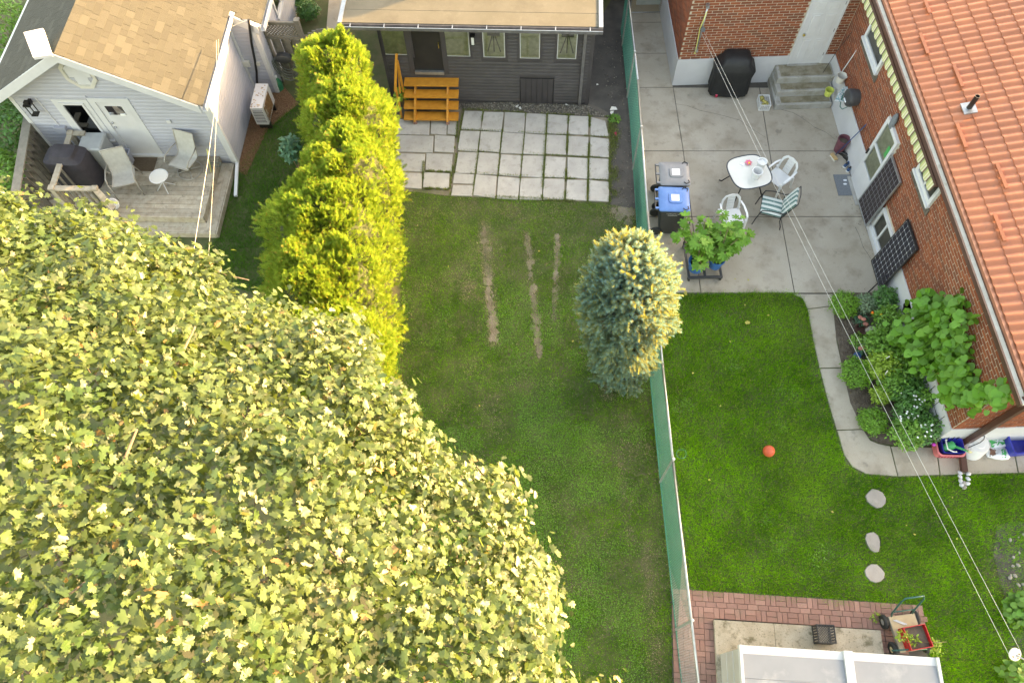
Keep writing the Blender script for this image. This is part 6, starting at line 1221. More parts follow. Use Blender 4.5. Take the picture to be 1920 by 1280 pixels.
# ------------------------------------------------------------------ cedar hedge trees
def spray_tpl():
    V = []; F = []
    def leafl(a, b, w):
        a, b = np.array(a), np.array(b); d = b-a; s = np.array([-d[1], d[0], 0]); s = s/np.linalg.norm(s)*w; k = len(V); V.extend([a-s*.9, a+s*.9, b]); F.append((k, k+1, k+2))
    leafl((0, 0, 0), (0, 1, .04), .035)
    for k, y in enumerate((.18, .32, .46, .60, .74, .86)):
        for s in (-1, 1):
            L_ = .46*(1-abs(y-.35)*1.0); leafl((0, y, 0), (s*L_*.75, y+L_*.72, .05*(-1)**k), .055)
    return np.array(V, float), np.array(F)
SPRAY = spray_tpl()
def cedar(cx, cy, ht, rx, ry, label, nsp=2500, seed=0):
    t = thing('cedar_tree', label, 'tree', (cx, cy, 0), 'cedars of the clipped hedge'); h = RNG.random(nsp)**.7; th = RNG.uniform(0, 2*math.pi, nsp); top = RNG.random(nsp) < .30
    prof = lambda h: np.clip(.86+.36*h-.42*h**3-.62*h**12, .05, 1.2)
    lum = 1+.10*np.sin(th*3+h*7+seed)+.07*np.sin(th*7-h*15+seed*2)+.04*np.sin(th*13+h*31)
    dep = RNG.uniform(.86, 1.03, nsp); r = prof(h)*lum*dep; r = np.where(top, np.sqrt(RNG.random(nsp))*prof(np.full(nsp, .93)), r); h = np.where(top, .95+.22*(vnoise(np.cos(th)*r, np.sin(th)*r, 2.6, int(seed*3))-.45)-.10*r**3, h); pos = np.stack([cx+np.cos(th)*r*rx, cy+np.sin(th)*r*ry, .05+h*ht*(1+.02*np.sin(th*5+seed))], 1)
    out = np.stack([np.cos(th), np.sin(th), np.where(top, 1.6, .25+.5*h**4)], 1); fwd = norm(norm(out)*.75+np.array([0, 0, .75])+RNG.normal(0, .42, (nsp, 3))); upv = norm(norm(out)+RNG.normal(0, .6, (nsp, 3)))
    V, F = scatter(*SPRAY, pos, basis(fwd, upv), RNG.uniform(.09, .19, nsp)); npmesh('foliage', V, F, MATS['cedar_leaf'], t, kind='stuff')
    q = MB(); hs = np.linspace(0, 1, 10); q.rings([[(cx+math.cos(a)*rx*.80*float(prof(np.array(x))), cy+math.sin(a)*ry*.80*float(prof(np.array(x))), .05+x*ht*.95) for a in np.linspace(0, 6.28, 17)[:-1]] for x in hs]); q.build('dark_core', MATS['cedar_core_shade'], t, smooth=True)  # solid core inside the foliage, inner shade put into its dark colour
    q = MB(); q.tube([(cx, cy, 0), (cx, cy, ht*.9)], [.10, .03], 8); q.build('trunk', MATS['bark'], t)
    lt = MB()
    for k in range(7): a = RNG.uniform(0, 6.28); lt.tube([(cx+.2*math.cos(a), cy+.2*math.sin(a), ht*.85), (cx+.3*math.cos(a), cy+.3*math.sin(a), ht*1.02)], [.012, .004], 4)
    lt.build('leader_shoots', MATS['twig'], t, kind='stuff')
for k, (cx, cy, ht, rx, ry, l) in enumerate(((-3.80, 13.05, 3.38, .80, .82, 'cedar at the far end of the hedge beside the cottage'), (-3.50, 11.8, 3.2, 1.02, 1.05, 'second cedar from the cottage end of the hedge'), (-3.40, 10.4, 3.2, 1.0, 1.05, 'third cedar in the hedge, level with the paving edge'), (-3.72, 9.0, 3.25, 1.28, 1.1, 'wide cedar in the hedge above the maple leaves'), (-3.62, 7.6, 3.2, 1.2, 1.1, 'cedar in the hedge touching the maple crown'), (-3.35, 6.2, 3.2, 1.0, .95, 'last cedar of the hedge, mostly under the maple'))): cedar(cx, cy, ht, rx, ry*1.16, l, 7600, k*1.7)

# ------------------------------------------------------------------ blue spruce beside the fence
def shoot_tpl(n=40):
    V = []; F = []
    for k in range(n):
        y = .03+.95*k/n; a = k*2.399; r0 = .012; L_ = .27*(1-.35*abs(y-.4)); d = np.array([math.cos(a), .70, math.sin(a)]); d /= np.linalg.norm(d); b = np.array([math.cos(a)*r0, y, math.sin(a)*r0]); s = np.cross(d, [0, 1, 0]); s = s/np.linalg.norm(s)*.05; i = len(V); V.extend([b-s, b+s, b+d*L_]); F.append((i, i+1, i+2))
    return np.array(V, float), np.array(F)
SHOOT = shoot_tpl(); sx_, sy_, sh_ = 2.0, 6.52, 4.82
sp_ = thing('spruce_tree', 'dense blue spruce with sunlit gold tips growing against the chain link fence', 'tree', (sx_, sy_, 0))
nb = 1800; h = RNG.random(nb)**.85; th = RNG.uniform(0, 6.283, nb); prof = lambda h: np.where(h < .62, .80+.42*h, 1.06*np.sqrt(np.clip(1-((h-.62)/.39)**2, 0.02, 1)))
rad = .80*prof(h)*(1+.10*np.sin(th*4+h*17)+.06*np.sin(th*9-h*11))*np.where(RNG.random(nb) < .3, RNG.uniform(.58, .78, nb), RNG.uniform(.80, 1.0, nb)); sxs = lambda h: sx_-.02+.36*(1-h); rad = rad*np.clip(.78+.3*h, 0, 1); tips = np.stack([sxs(h)+np.cos(th)*rad*1.0, sy_+np.sin(th)*rad, .15+h*sh_], 1)
outd = norm(np.stack([np.cos(th), np.sin(th), -.15+1.6*np.clip(h-.5, 0, 1)*2*h**2+.25], 1)); k5 = 4; tp = np.repeat(tips, k5, 0); od = np.repeat(outd, k5, 0); n = len(tp)
fw = norm(od+RNG.normal(0, .48, (n, 3))+np.array([0, 0, .10])); pos = tp-od*RNG.uniform(0, .16, (n, 1))+RNG.normal(0, .035, (n, 3)); scl = RNG.uniform(.14, .23, n)
V, F = scatter(*SHOOT, pos, basis(fw, rdir(n)), scl); npmesh('foliage', V, F, MATS['spruce_needle'], sp_, kind='stuff')
q = MB(); q.rings([[(sxs(x)+math.cos(a)*.50*float(prof(np.array(x))), sy_+math.sin(a)*.50*float(prof(np.array(x))), .15+x*sh_*.96) for a in np.linspace(0, 6.28, 21)[:-1]] for x in np.linspace(0, .98, 14)]); q.build('dark_core', MATS['spruce_core_shade'], sp_, smooth=True)  # solid core, the crown's inner shade is painted as a dark colour
q = MB(); q.tube([(sx_, sy_, 0), (sx_, sy_, 4.2)], [.12, .03], 8); q.build('trunk', MATS['bark'], sp_)
bt = MB()
for k in range(0, nb, 2): bt.tube([Vector(tips[k]-outd[k]*.45), Vector(tips[k])], [.012, .005], 4)
bt.build('branchlets', MATS['twig'], sp_, kind='stuff')

# ------------------------------------------------------------------ shrubs and bed plants
def bush(name, label, c, r, n, tpl, size, mat, cat='shrub', group=None, core='shrub_dark', flat=.5, stem=True):
    """rounded plant: leaves through an uneven ellipsoid shell"""
    c = np.array(c, float); r = np.array(r, float); t = thing(name, label, cat, (c[0], c[1], 0.02), group); d = rdir(n); d[:, 2] = np.abs(d[:, 2])*1.0-.15; d = norm(d)
    lum = 1+.14*np.sin(d[:, 0]*7+c[0]*5)*np.sin(d[:, 1]*6+c[1]*3)+.08*np.sin(d[:, 0]*15+d[:, 1]*13); pos = c+d*r*(lum*RNG.uniform(.62, 1.05, n))[:, None]; pos[:, 2] = np.maximum(pos[:, 2], .03)
    up = norm(d*.6+np.array([0, 0, flat])+RNG.normal(0, .38, (n, 3))); fw = norm(d*.7+RNG.normal(0, .6, (n, 3))); rot = basis(fw-up*(fw*up).sum(1, keepdims=True), up)
    V, F = scatter(*tpl, pos, rot, RNG.uniform(size*.7, size*1.25, n)); npmesh('foliage', V, F, MATS[mat], t, kind='stuff')
    if stem:
        q = MB()
        for k in range(6): a = k*1.05; q.tube([(c[0], c[1], .0), (c[0]+.5*r[0]*math.cos(a), c[1]+.5*r[1]*math.sin(a), c[2]+r[2]*.3)], [.012, .005], 4)
        q.build('stems', MATS['twig'], t, kind='stuff')
    return t
def pb(px, py, z, rpx, *a, rz=None, **k):
    c = P(px, py, z); s = (CH-z)/1400*1.08; return c, (rpx*s, rpx*s, rz or rpx*s)
def pbush(name, label, px, py, z, rpx, n, tpl, size, mat, rz=None, **k):
    c, r = pb(px, py, z, rpx, rz=rz); return bush(name, label, c, r, n, tpl, size, mat, **k)
pbush('box_shrub', 'clipped round box shrub at the top corner of the flower bed', 1583, 572, .22, 27, 2600, SMALL, .042, 'box_leaf')
pbush('variegated_shrub', 'pale variegated leafy plant right of the round box shrub', 1622, 570, .2, 20, 900, OVAL, .055, 'shrub_pale', rz=.2)
pbush('leafy_shrub', 'dark green glossy shrub under the lower solar panel', 1658, 562, .28, 24, 900, OVAL, .075, 'shrub_dark', rz=.3)
pbush('tomato_plant', 'straggly tomato plant bearing orange tomatoes', 1664, 598, .35, 26, 800, OVAL, .075, 'shrub_mid', rz=.36)
for k, (x, y) in enumerate(((1636, 586), (1653, 589), (1655, 595))): ballmesh(TR(P(x, y, .45)), .032, 7, 10).build('tomato', MATS['tomato' if k == 0 else 'petal_yellow'], smooth=True, label=['ripe orange tomato, leftmost on the plant', 'yellow orange tomato above a paler one', 'lowest yellow tomato on the plant'][k], cat='tomato', group='tomatoes on the tomato plant')
def sedum(px, py, label, k):
    t = pbush('sedum', label, px, py, .12, 13, 240, OVAL, .05, 'shrub_teal', rz=.12, cat='flower', group='sedums with pink flower heads')
    for a in range(k): c = P(px+RNG.uniform(-11, 11), py+RNG.uniform(-9, 8), .26); ballmesh(TR(c), .05, 5, 9, 1.1, 1, .45, .15).build('flower_head', MATS['sedum'], t)
sedum(1615, 600, 'sedum with pink heads above the flat boulder', 4); sedum(1620, 655, 'sedum with salmon heads beside the lower box shrub', 5)
ballmesh(TR(P(1638, 621, .10), -.15), .15, 8, 14, 1.25, .8, .7, .05).build('boulder', MATS['stone'], smooth=True, label='flat grey boulder lying in the flower bed', cat='rock')
ballmesh(TR(P(1684, 795, .08), .3), .10, 7, 12, 1.1, .8, .7, .06).build('boulder', MATS['stone'], smooth=True, label='smaller grey boulder near the walkway curve', cat='rock')
q = MB(TR(P(1612, 620, .02), .5)); q.lathe([(.11, 0), (.14, .12), (.15, .12), (.12, .11), (.10, .02)], n=16); q.build('sunken_pot', MATS['brown_metal'], smooth='auto', label='brown pot ring sunk in the soil beside the boulder', cat='pot')
pbush('flowering_plant', 'low plant with dusty brown leaves beside the sunken pot', 1610, 640, .10, 17, 260, OVAL, .06, 'shrub_mid', rz=.1)
pbush('box_shrub', 'low spreading box shrub halfway along the walkway', 1606, 698, .20, 30, 2400, SMALL, .045, 'box_leaf', rz=.25)
pbush('box_shrub', 'bright box shrub at the lower bend of the walkway', 1636, 790, .2, 25, 2200, SMALL, .045, 'box_leaf', rz=.26)
pbush('lime_shrub', 'small yellow green shrub between the two lower box shrubs', 1650, 742, .22, 18, 500, OVAL, .06, 'shrub_lime', rz=.22)
q = MB(TR(P(1606, 668, .12))); q.lathe([(.05, 0), (.08, .02), (.085, .05), (.03, .055)], n=14); q.build('garden_light', MATS['handle_blue'], smooth='auto', label='small blue solar garden light at the edge of the bed', cat='lamp')
for k, (x, y, r, n, m_, l) in enumerate(((1660, 650, 30, 900, 'shrub_mid', 'feathery green vegetable plant right of the flat boulder'), (1690, 690, 34, 1100, 'shrub_mid', 'tall tomato foliage in the middle of the bed'), (1655, 690, 24, 600, 'shrub_lime', 'light green tomato foliage held by white stakes'), (1700, 735, 26, 700, 'shrub_dark', 'dark foliage below the vine near the foundation'), (1720, 660, 26, 700, 'shrub_mid', 'leafy plant in the shade of the big vine'), (1672, 725, 20, 420, 'shrub_mid', 'small leafy plant beside the lime shrub'), (1705, 780, 24, 700, 'shrub_dark', 'white flowered shrub near the wire trellis'), (1700, 812, 24, 700, 'shrub_mid', 'green shrub at the lower end of the flower bed'), (1735, 805, 22, 600, 'shrub_dark', 'shrub with white blossoms in front of the foundation'), (1725, 750, 18, 420, 'shrub_mid', 'thin plant with white blooms above the wire trellis'), (1640, 640, 14, 240, 'shrub_mid', 'small herb growing against the flat boulder'))):
    t = pbush('garden_plant', l, x, y, .32, r*1.22, int(n*1.7), OVAL, .075 if 'shrub' in l else .085, m_, rz=.38, cat='plant', group='plants in the flower bed')
    if 'white' in l and 'stakes' not in l:
        for j in range(10): c = P(x+RNG.uniform(-r, r)*.7, y+RNG.uniform(-r, r)*.7, .66); q = MB(TR(c, RNG.uniform(0, 3))); q.add([(.021*math.cos(a), .021*math.sin(a), .006*(i_ % 2)) for i_, a in enumerate(np.linspace(0, 6.28, 9)[:-1])], [tuple(range(8))]); q.build('blossom', MATS['petal_white'], t)
for k, (x, y) in enumerate(((1749, 818), (1751, 833), (1693, 826), (1711, 783))): ballmesh(TR(P(x, y, .35)), .04, 5, 8, 1, 1, .5, .15).build('blossom', MATS['petal_magenta'], label=['upper magenta blossom left of the pink basket', 'lower magenta blossom left of the pink basket', 'magenta blossom under the clothesline at the bed edge', 'dark magenta blossom among the white flowers'][k], cat='flower', group='magenta blossoms at the bed end')
for k, (a, b) in enumerate((((1652, 712, .1), (1664, 695, .75)), ((1640, 683, .1), (1668, 668, .75)), ((1700, 800, .1), (1716, 783, .7)), ((1686, 745, .3), (1690, 736, .6)))): tubes('plant_stake', 'cord_white', None, [P(*a), P(*b)], .012, 5, label=['lower of two white stakes in the tomato foliage', 'upper white stake in the tomato foliage', 'white stake among the blossoms at the lower bed', 'short white stake in the middle of the bed'][k], cat='stake', group='white plant stakes')
# hanging pot on the wall
hp_ = thing('hanging_pot', 'black hanging pot with soil on the white foundation', 'pot', P(1703, 577, .9)); c = P(1704, 579, .75); q = MB(TR(c)); q.lathe([(.09, -.12), (.14, .06), (.15, .06), (.15, .08), (.13, .08), (.12, .04), (.03, .03)], n=18); q.build('pot_body', MATS['black_plastic'], hp_, smooth='auto'); q = MB(TR(c)); q.lathe([(.01, .05), (.125, .05)], n=14); q.build('pot_soil', MATS['bed_soil'], hp_)
tubes('bracket', 'black_steel', hp_, [c+Vector((-.05, -.15, .1)), c+Vector((.2, .1, .35)), Vector((XW-.01, c.y+.25, c.z+.5))], .010, 5)
# grape-like vine on the wall
vn = thing('climbing_vine', 'climbing vine with big round leaves spreading over the brick wall', 'vine', (XW-.1, 6.6, 0)); Z7 = lambda x, y: (1500+x/3.2, 520+y/3.2)
poly = [Z7(*p) for p in ((520, 330), (600, 280), (700, 215), (690, 150), (740, 75), (860, 90), (950, 110), (1000, 200), (1010, 370), (1000, 480), (1040, 610), (900, 640), (850, 600), (740, 590), (720, 540), (690, 470), (640, 430), (600, 380), (540, 360))]; arm = [Z7(*p) for p in ((900, 590), (1050, 620), (1180, 655), (1270, 620), (1300, 700), (1270, 750), (1150, 785), (1050, 765), (960, 735), (860, 760), (880, 660))]
cand = []
for pl, cnt, side in ((poly, 230, 0), (arm, 69, 1)):
    xs = [p[0] for p in pl]; ys_ = [p[1] for p in pl]; got = 0
    while got < cnt:
        x, y = RNG.uniform(min(xs), max(xs)), RNG.uniform(min(ys_), max(ys_))
        if not inpoly(np.array([x]), np.array([y]), pl)[0]: continue
        nn_ = RNG.uniform(.10, .34)+(max(0, 1745-x)/90*.55 if not side else 0); u, z = HW.uz(x, y, nn_)
        if z < .25: continue
        cand.append(HW.p(u, nn_, min(z, 3.0))); got += 1
vp_ = np.array([list(p) for p in cand]); m_ = len(vp_); up = norm(np.array([-.55, -.12, .8])+RNG.normal(0, .28, (m_, 3))); fw = norm(np.array([-.5, -.3, -.5])+RNG.normal(0, .5, (m_, 3))); rot = basis(norm(fw-up*(fw*up).sum(1, keepdims=True)), up)
leaves_as_objects(vp_, rot, RNG.uniform(.12, .20, m_), mesh_of('vine_leaf', HEART, MATS['vine_leaf']), vn)
sel = RNG.choice(m_, 60, replace=False); q = MB()
for k in range(0, 58): a, b = vp_[sel[k]], vp_[sel[k+1]]; 
order = np.argsort(vp_[:, 1])
for k in range(0, m_-6, 3): q.tube([Vector(vp_[order[k]]-[.0, 0, .03]), Vector(vp_[order[k+5]]-[.0, 0, .04])], .007, 4)
q.build('vine_stems', MATS['shrub_mid'], vn, kind='stuff')
in_ = RNG.choice(m_, 900); ipos = vp_[in_]+RNG.normal(0, .09, (900, 3))+np.array([.06, 0, -.10]); ipos[:, 0] = np.minimum(ipos[:, 0], XW-.04); V, F = scatter(*HEART, ipos, basis(rdir(900), norm(np.array([-.5, 0, .8])+RNG.normal(0, .4, (900, 3)))), RNG.uniform(.09, .16, 900)); npmesh('under_leaves', V, F, MATS['vine_leaf'], vn, kind='stuff')

# ------------------------------------------------------------------ potted figs on a dolly
d0, d1 = P(1291, 520, .18), P(1355, 518, .18); dl = thing('plant_dolly', 'dark wheeled dolly carrying the blue fig pots', 'dolly', (d0+d1)/2-Vector((0, 0, .18))); ux = (d1-d0).normalized(); vy = Vector((-ux.y, ux.x, 0)); dw = (d1-d0).length; dd_ = .95
q = MB(); o_ = d0; fp = lambda a, b, z: Vector((o_.x, o_.y, 0))+ux*a+vy*b+Vector((0, 0, z))
for b in (0, dd_): q = MB(); q.bar(fp(0, b, .16), fp(dw, b, .16), .06, .05); q.build('cross_bar', MATS['dark_plastic'], dl)
for a in (.02, dw*.5, dw-.02): q = MB(); q.bar(fp(a, .03, .15), fp(a, dd_-.03, .15), .05, .04); q.build('long_bar', MATS['dark_plastic'], dl)
for a in (.03, dw-.03):
    for b in (.03, dd_-.03): q = MB(TR(fp(a, b, .07), math.atan2(ux.y, ux.x), ry=math.pi/2)); q.lathe([(.02, -.02), (.055, -.02), (.06, 0), (.055, .02), (.02, .02)], n=14); q.build('caster', MATS['rubber'], dl, smooth='auto')
tubes('handle', 'dark_plastic', dl, [fp(.02, dd_, .18), fp(.02, dd_+.1, .6), fp(.05, dd_+.12, .95)], .015, 6)
fig_me = mesh_of('fig_leaf', FIG, MATS['fig_leaf'])
for k, (a, b, pl, fl_, spread) in enumerate(((.19, .24, 'blue pot at the left front of the dolly', 'potted fig plant in the left blue pot', (-.02, .22)), (dw-.14, .30, 'blue pot at the right of the dolly', 'potted fig plant leaning right over the patio', (.22, .25)))):
    c = fp(a, b, .185); r_ = .20 if k == 0 else .17; t = thing('plant_pot', pl, 'pot', c, 'blue fig pots on the dolly'); q = MB(TR(c)); q.lathe([(r_*.8, 0), (r_, .26), (r_+.015, .26), (r_+.015, .30), (r_-.01, .30), (r_-.015, .24), (r_*.3, .22)], n=24); q.build('pot_body', MATS['pot_blue'], t, smooth='auto'); q = MB(TR(c)); q.lathe([(.01, .235), (r_-.016, .235)], n=18); q.build('pot_soil', MATS['bed_soil'], t)
    q = MB(TR(c)); q.lathe([(r_+.018, .265), (r_+.018, .275)], n=20, cap0=False, cap1=False); 
    ft = thing('fig_plant', fl_, 'plant', c+Vector((0, 0, .24)), 'potted figs on the dolly'); P_ = []; R_ = []; S_ = []
    for s in range(17):
        ang = s*2.4+k; rr_ = RNG.uniform(.12, .60); e = np.array([c.x+spread[0]+rr_*math.cos(ang)*(1.0), c.y+spread[1]+rr_*math.sin(ang)*1.0, c.z+RNG.uniform(.45, 1.35)]); b0 = np.array([c.x, c.y, c.z+.23]); mid_ = (b0+e)/2+np.array([.0, .0, .12]); q = MB(); q.tube([Vector(b0), Vector(mid_), Vector(e)], [.016, .012, .006], 6); q.build('stem', MATS['twig'], ft, smooth=True)
        for j in range(14):
            f = RNG.uniform(.45, 1.0) if j > 3 else 1.0; p = b0*(1-f)**2+2*mid_*f*(1-f)+e*f*f; dr_ = RNG.normal(0, 1, 3); dr_[2] *= .3; dr_ = dr_/np.linalg.norm(dr_); u_ = norm(np.array([[0, 0, 1.0]])+dr_*.35+RNG.normal(0, .22, (1, 3)))[0]; fwd = dr_-u_*(dr_@u_); P_.append(p+dr_*.05); R_.append(basis(fwd[None], u_[None])[0]); S_.append(RNG.uniform(.12, .21))
    leaves_as_objects(np.array(P_), np.array(R_), S_, fig_me, ft)

# ------------------------------------------------------------------ left yard plants, top edge, right edge
pbush('leafy_shrub', 'teal leafed shrub growing out of the left side of the hedge', 548, 285, .8, 22, 420, OVAL, .12, 'shrub_teal', rz=.5)
for k, (x, y, z, r, m_, l) in enumerate(((15, 60, 1.4, 75, 'shrub_mid', 'tall dark ivy clad shrub behind the gable, upper left corner'), (12, 160, 1.2, 60, 'shrub_dark', 'dense dark shrub left of the white rake board'), (20, 250, 1.0, 60, 'shrub_dark', 'dark shrub left of the board fence'), (55, 205, .6, 36, 'shrub_dark', 'dark ivy tucked under the gable corner'), (8, 330, .8, 50, 'shrub_mid', 'dark shrub just above the maple at the left edge'))): pbush('shrub', l, x, y, z, r, 1500, OVAL, .11, m_, rz=z, group='shrubs left of the white house')
for k, (x, y, r, l) in enumerate(((578, 22, 26, 'spreading juniper between house and cottage at the top edge'), (560, -5, 24, 'juniper against the white house wall at the top edge'))): pbush('juniper', l, x, y, .25, r, 900, SMALL, .08, 'shrub_dark', rz=.3, group='junipers at the top edge')
for k, (x, y, r, m_, l) in enumerate(((1914, 1140, 24, 'shrub_mid', 'leafy vine at the right edge above the pulley'), (1905, 1265, 20, 'shrub_mid', 'big leafed plant below the pulley'))): pbush('edge_plant', l, x, y, .25, r, 360 if r > 20 else 110, HEART, .10, m_, rz=.28, cat='plant', group='plants along the right edge')
for k in range(14): x, y = RNG.uniform(1885, 1935), RNG.uniform(1000, 1130); ballmesh(TR(P(x, y, .02), RNG.uniform(0, 3)), RNG.uniform(.02, .05), 5, 8, 1, .8, .6, .12).build('pebble', MATS['stone'], label='loose grey stone on the bare earth at the right edge', cat='stone', group='stones on the bare earth')
for k, (x, y, z, s) in enumerate(((1692, 1192, .42, 1), (1712, 1200, .42, 1))): bush('seedling', ['pale green seedling at the left of the red crate', 'pale green seedling at the right of the red crate'][k], P(x, y, .44), (.10, .08, .08), 46, OVAL, .07, 'shrub_lime', cat='plant', group='seedlings in the red crate', stem=False)
bush('weed', 'yellow green weed beside the garden wagon', P(1748, 1212, .14), (.15, .15, .15), 110, OVAL, .06, 'shrub_lime', cat='plant'); tubes('dry_stalk', 'twig', None, [P(1722, 1203, .4), P(1775, 1203, .5)], .006, 4, label='dry flower stalk reaching out of the red crate', cat='stem')
bush('weed', 'light green weed in the brick path joints', P(1642, 1156, .04), (.11, .09, .05), 60, OVAL, .045, 'shrub_lime', cat='plant'); pbush('weed', 'green weed at the corner of the flagstones', 1152, 222, .06, 12, 160, OVAL, .06, 'shrub_mid', rz=.08, cat='plant'); pbush('weed', 'ferny cedar twig sticking out by the wooden steps', 752, 180, .4, 14, 200, SMALL, .09, 'shrub_lime', rz=.3, cat='plant')

# ------------------------------------------------------------------ lawns
def blades(name, label, polys, dens, hts, colf, wid=.007, avoid=(), thin=None, lean=.55):
    VV = []; CC = []
    for pl in polys:
        w = [P(x, y) for x, y in pl]; xs = [p.x for p in w]; ys_ = [p.y for p in w]; A = (max(xs)-min(xs))*(max(ys_)-min(ys_)); n = int(A*dens); x = RNG.uniform(min(xs), max(xs), n); y = RNG.uniform(min(ys_), max(ys_), n); k = inpoly(x, y, w)
        wob = .03*np.sin(x*19)+.03*np.sin(y*23+x*7)
        for (ax_, ay_, r_) in avoid: k &= ((x-ax_)**2+(y-ay_)**2 > (r_+wob)**2)
        x, y = x[k], y[k]
        for e0, e1 in zip(w, w[1:]+w[:1]):
            m_ = int((e1-e0).length*dens*.045); t = RNG.random(m_); jx = RNG.normal(0, .035, m_); x = np.concatenate([x, e0.x+(e1.x-e0.x)*t+jx]); y = np.concatenate([y, e0.y+(e1.y-e0.y)*t+RNG.normal(0, .035, m_)])
        if thin is not None: f = thin(x, y); k = RNG.random(len(x)) < f; x, y = x[k], y[k]
        n = len(x); h = RNG.uniform(*hts, n)*(.75+.5*vnoise(x, y, 2.2, 3)); a = RNG.uniform(0, 6.283, n)+2.5*vnoise(x, y, 1.6, 5); l = h*RNG.uniform(.2, 1.0, n)*lean*1.6; b = a+RNG.uniform(-.9, .9, n)+1.57; wd = wid*RNG.uniform(.7, 1.4, n)
        B = np.stack([x, y, np.full(n, .002)], 1); S_ = np.stack([np.cos(b)*wd/2, np.sin(b)*wd/2, np.zeros(n)], 1); T_ = B+np.stack([np.cos(a)*l, np.sin(a)*l, h*.8], 1)
        VV.append(np.stack([B-S_, B+S_, T_], 1).reshape(-1, 3)); c = colf(x, y, n); CC.append(np.repeat(np.concatenate([c, np.ones((n, 1))], 1), 3, 0))
    V = np.concatenate(VV); F = np.arange(len(V)).reshape(-1, 3); return npmesh(name, V, F, MATS['grass_blade'], None, np.concatenate(CC), label=label, cat='grass', kind='stuff')
mixc = lambda a, b, t: np.array(a)[None]*(1-t[:, None])+np.array(b)[None]*t[:, None]
def col_right(x, y, n):
    t = np.clip(1.3*(vnoise(x, y, 1.3, 1)*.5+vnoise(x, y, 4, 2)*.3+vnoise(x, y, 11, 13)*.2)-.15+RNG.normal(0, .22, n), 0, 1); c = mixc((.045, .185, .004), (.22, .55, .022), t); w3 = np.clip(vnoise(x, y, .8, 31)*1.6-.75, 0, 1)[:, None]; c = c*(1-.45*w3)+np.array([.26, .40, .05])*.45*w3; e = RNG.random(n) < .09+.12*np.clip(vnoise(x, y, 3, 33)-.6, 0, 1); c[e] = (.36, .42, .08); return c
right = [(1236, 556), (1252, 553), (1300, 553), (1480, 548), (1502, 557), (1514, 585), (1522, 640), (1540, 720), (1567, 820), (1584, 868), (1615, 893), (1690, 897), (1925, 890), (1990, 890), (2100, 1290), (2100, 1420), (1765, 1420), (1745, 1235), (1724, 1140), (1600, 1134), (1297, 1112), (1292, 1060), (1258, 800), (1240, 640)]
av = [(P(1642, 934).x, P(1642, 934).y, .17), (P(1637, 1015).x, P(1637, 1015).y, .14), (P(1640, 1074).x, P(1640, 1074).y, .16)]
bare_r = lambda x, y: np.clip(1.15-.9*np.exp(-(((x-P(1880, 1060).x)/.5)**2+((y-P(1880, 1060).y)/.8)**2))-.8*np.exp(-(((x-P(1528, 690).x)/.10)**2+((y-P(1528, 690).y)/.35)**2)), .05, 1)
blades('lawn_grass', 'lush dark green grass of the right hand lawn', [right], 6800, (.045, .085), col_right, .0075, av, bare_r)
STR = [((908, 425), (926, 640), .13, 1.0), ((988, 440), (1012, 668), .085, .85), ((1046, 440), (1038, 600), .06, .55), ((868, 500), (882, 560), .22, .45), ((940, 400), (975, 400), .25, .3), ((1212, 1020), (1232, 1260), .14, .45), ((1180, 990), (1185, 1010), .10, .45), ((1130, 620), (1140, 740), .16, .75), ((1150, 395), (1185, 400), .3, .8), ((900, 760), (905, 762), .12, .4), ((1160, 860), (1175, 960), .10, .4)]
def strip(x, y):
    m = np.zeros_like(x)
    for a, b, w_, s_ in STR:
        A, B = P(*a), P(*b); dx, dy = B.x-A.x, B.y-A.y; L2 = dx*dx+dy*dy; t = np.clip(((x-A.x)*dx+(y-A.y)*dy)/L2, 0, 1); d = np.hypot(x-A.x-dx*t, y-A.y-dy*t)+.08*(vnoise(x, y, 6, 8)-.5); m = np.maximum(m, s_*np.exp(-(d/w_)**3)*np.clip(.35+1.1*vnoise(x, y, 5, 21), 0, 1))
    return m
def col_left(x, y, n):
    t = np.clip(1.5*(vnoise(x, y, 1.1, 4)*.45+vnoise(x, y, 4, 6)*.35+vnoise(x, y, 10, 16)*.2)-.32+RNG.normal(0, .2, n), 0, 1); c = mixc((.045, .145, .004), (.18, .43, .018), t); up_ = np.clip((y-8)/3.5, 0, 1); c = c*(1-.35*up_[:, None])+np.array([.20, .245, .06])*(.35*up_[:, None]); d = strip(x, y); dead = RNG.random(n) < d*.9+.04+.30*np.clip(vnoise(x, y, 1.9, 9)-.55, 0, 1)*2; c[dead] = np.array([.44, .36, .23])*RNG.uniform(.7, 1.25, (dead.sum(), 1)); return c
thin_l = lambda x, y: np.clip((1-.60*strip(x, y))*(.55+.6*vnoise(x, y, 2.4, 7)), .04, 1)
left = [(757, 358), (850, 370), (1142, 384), (1194, 392), (1200, 430), (1222, 700), (1230, 770), (1252, 1000), (1277, 1285), (1285, 1420), (820, 1420), (700, 900), (700, 640), (752, 640)]
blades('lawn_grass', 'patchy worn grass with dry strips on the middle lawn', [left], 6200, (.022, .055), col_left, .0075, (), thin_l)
side = [(350, 500), (410, 445), (436, 330), (500, 245), (560, 195), (640, 200), (640, 500), (500, 560)]
blades('lawn_grass', 'dark shaded grass strip between the deck and the hedge', [side], 4200, (.04, .08), lambda x, y, n: mixc((.03, .125, .011), (.075, .21, .018), np.clip(vnoise(x, y, 2, 3)+RNG.normal(0, .15, n), 0, 1)), .008)
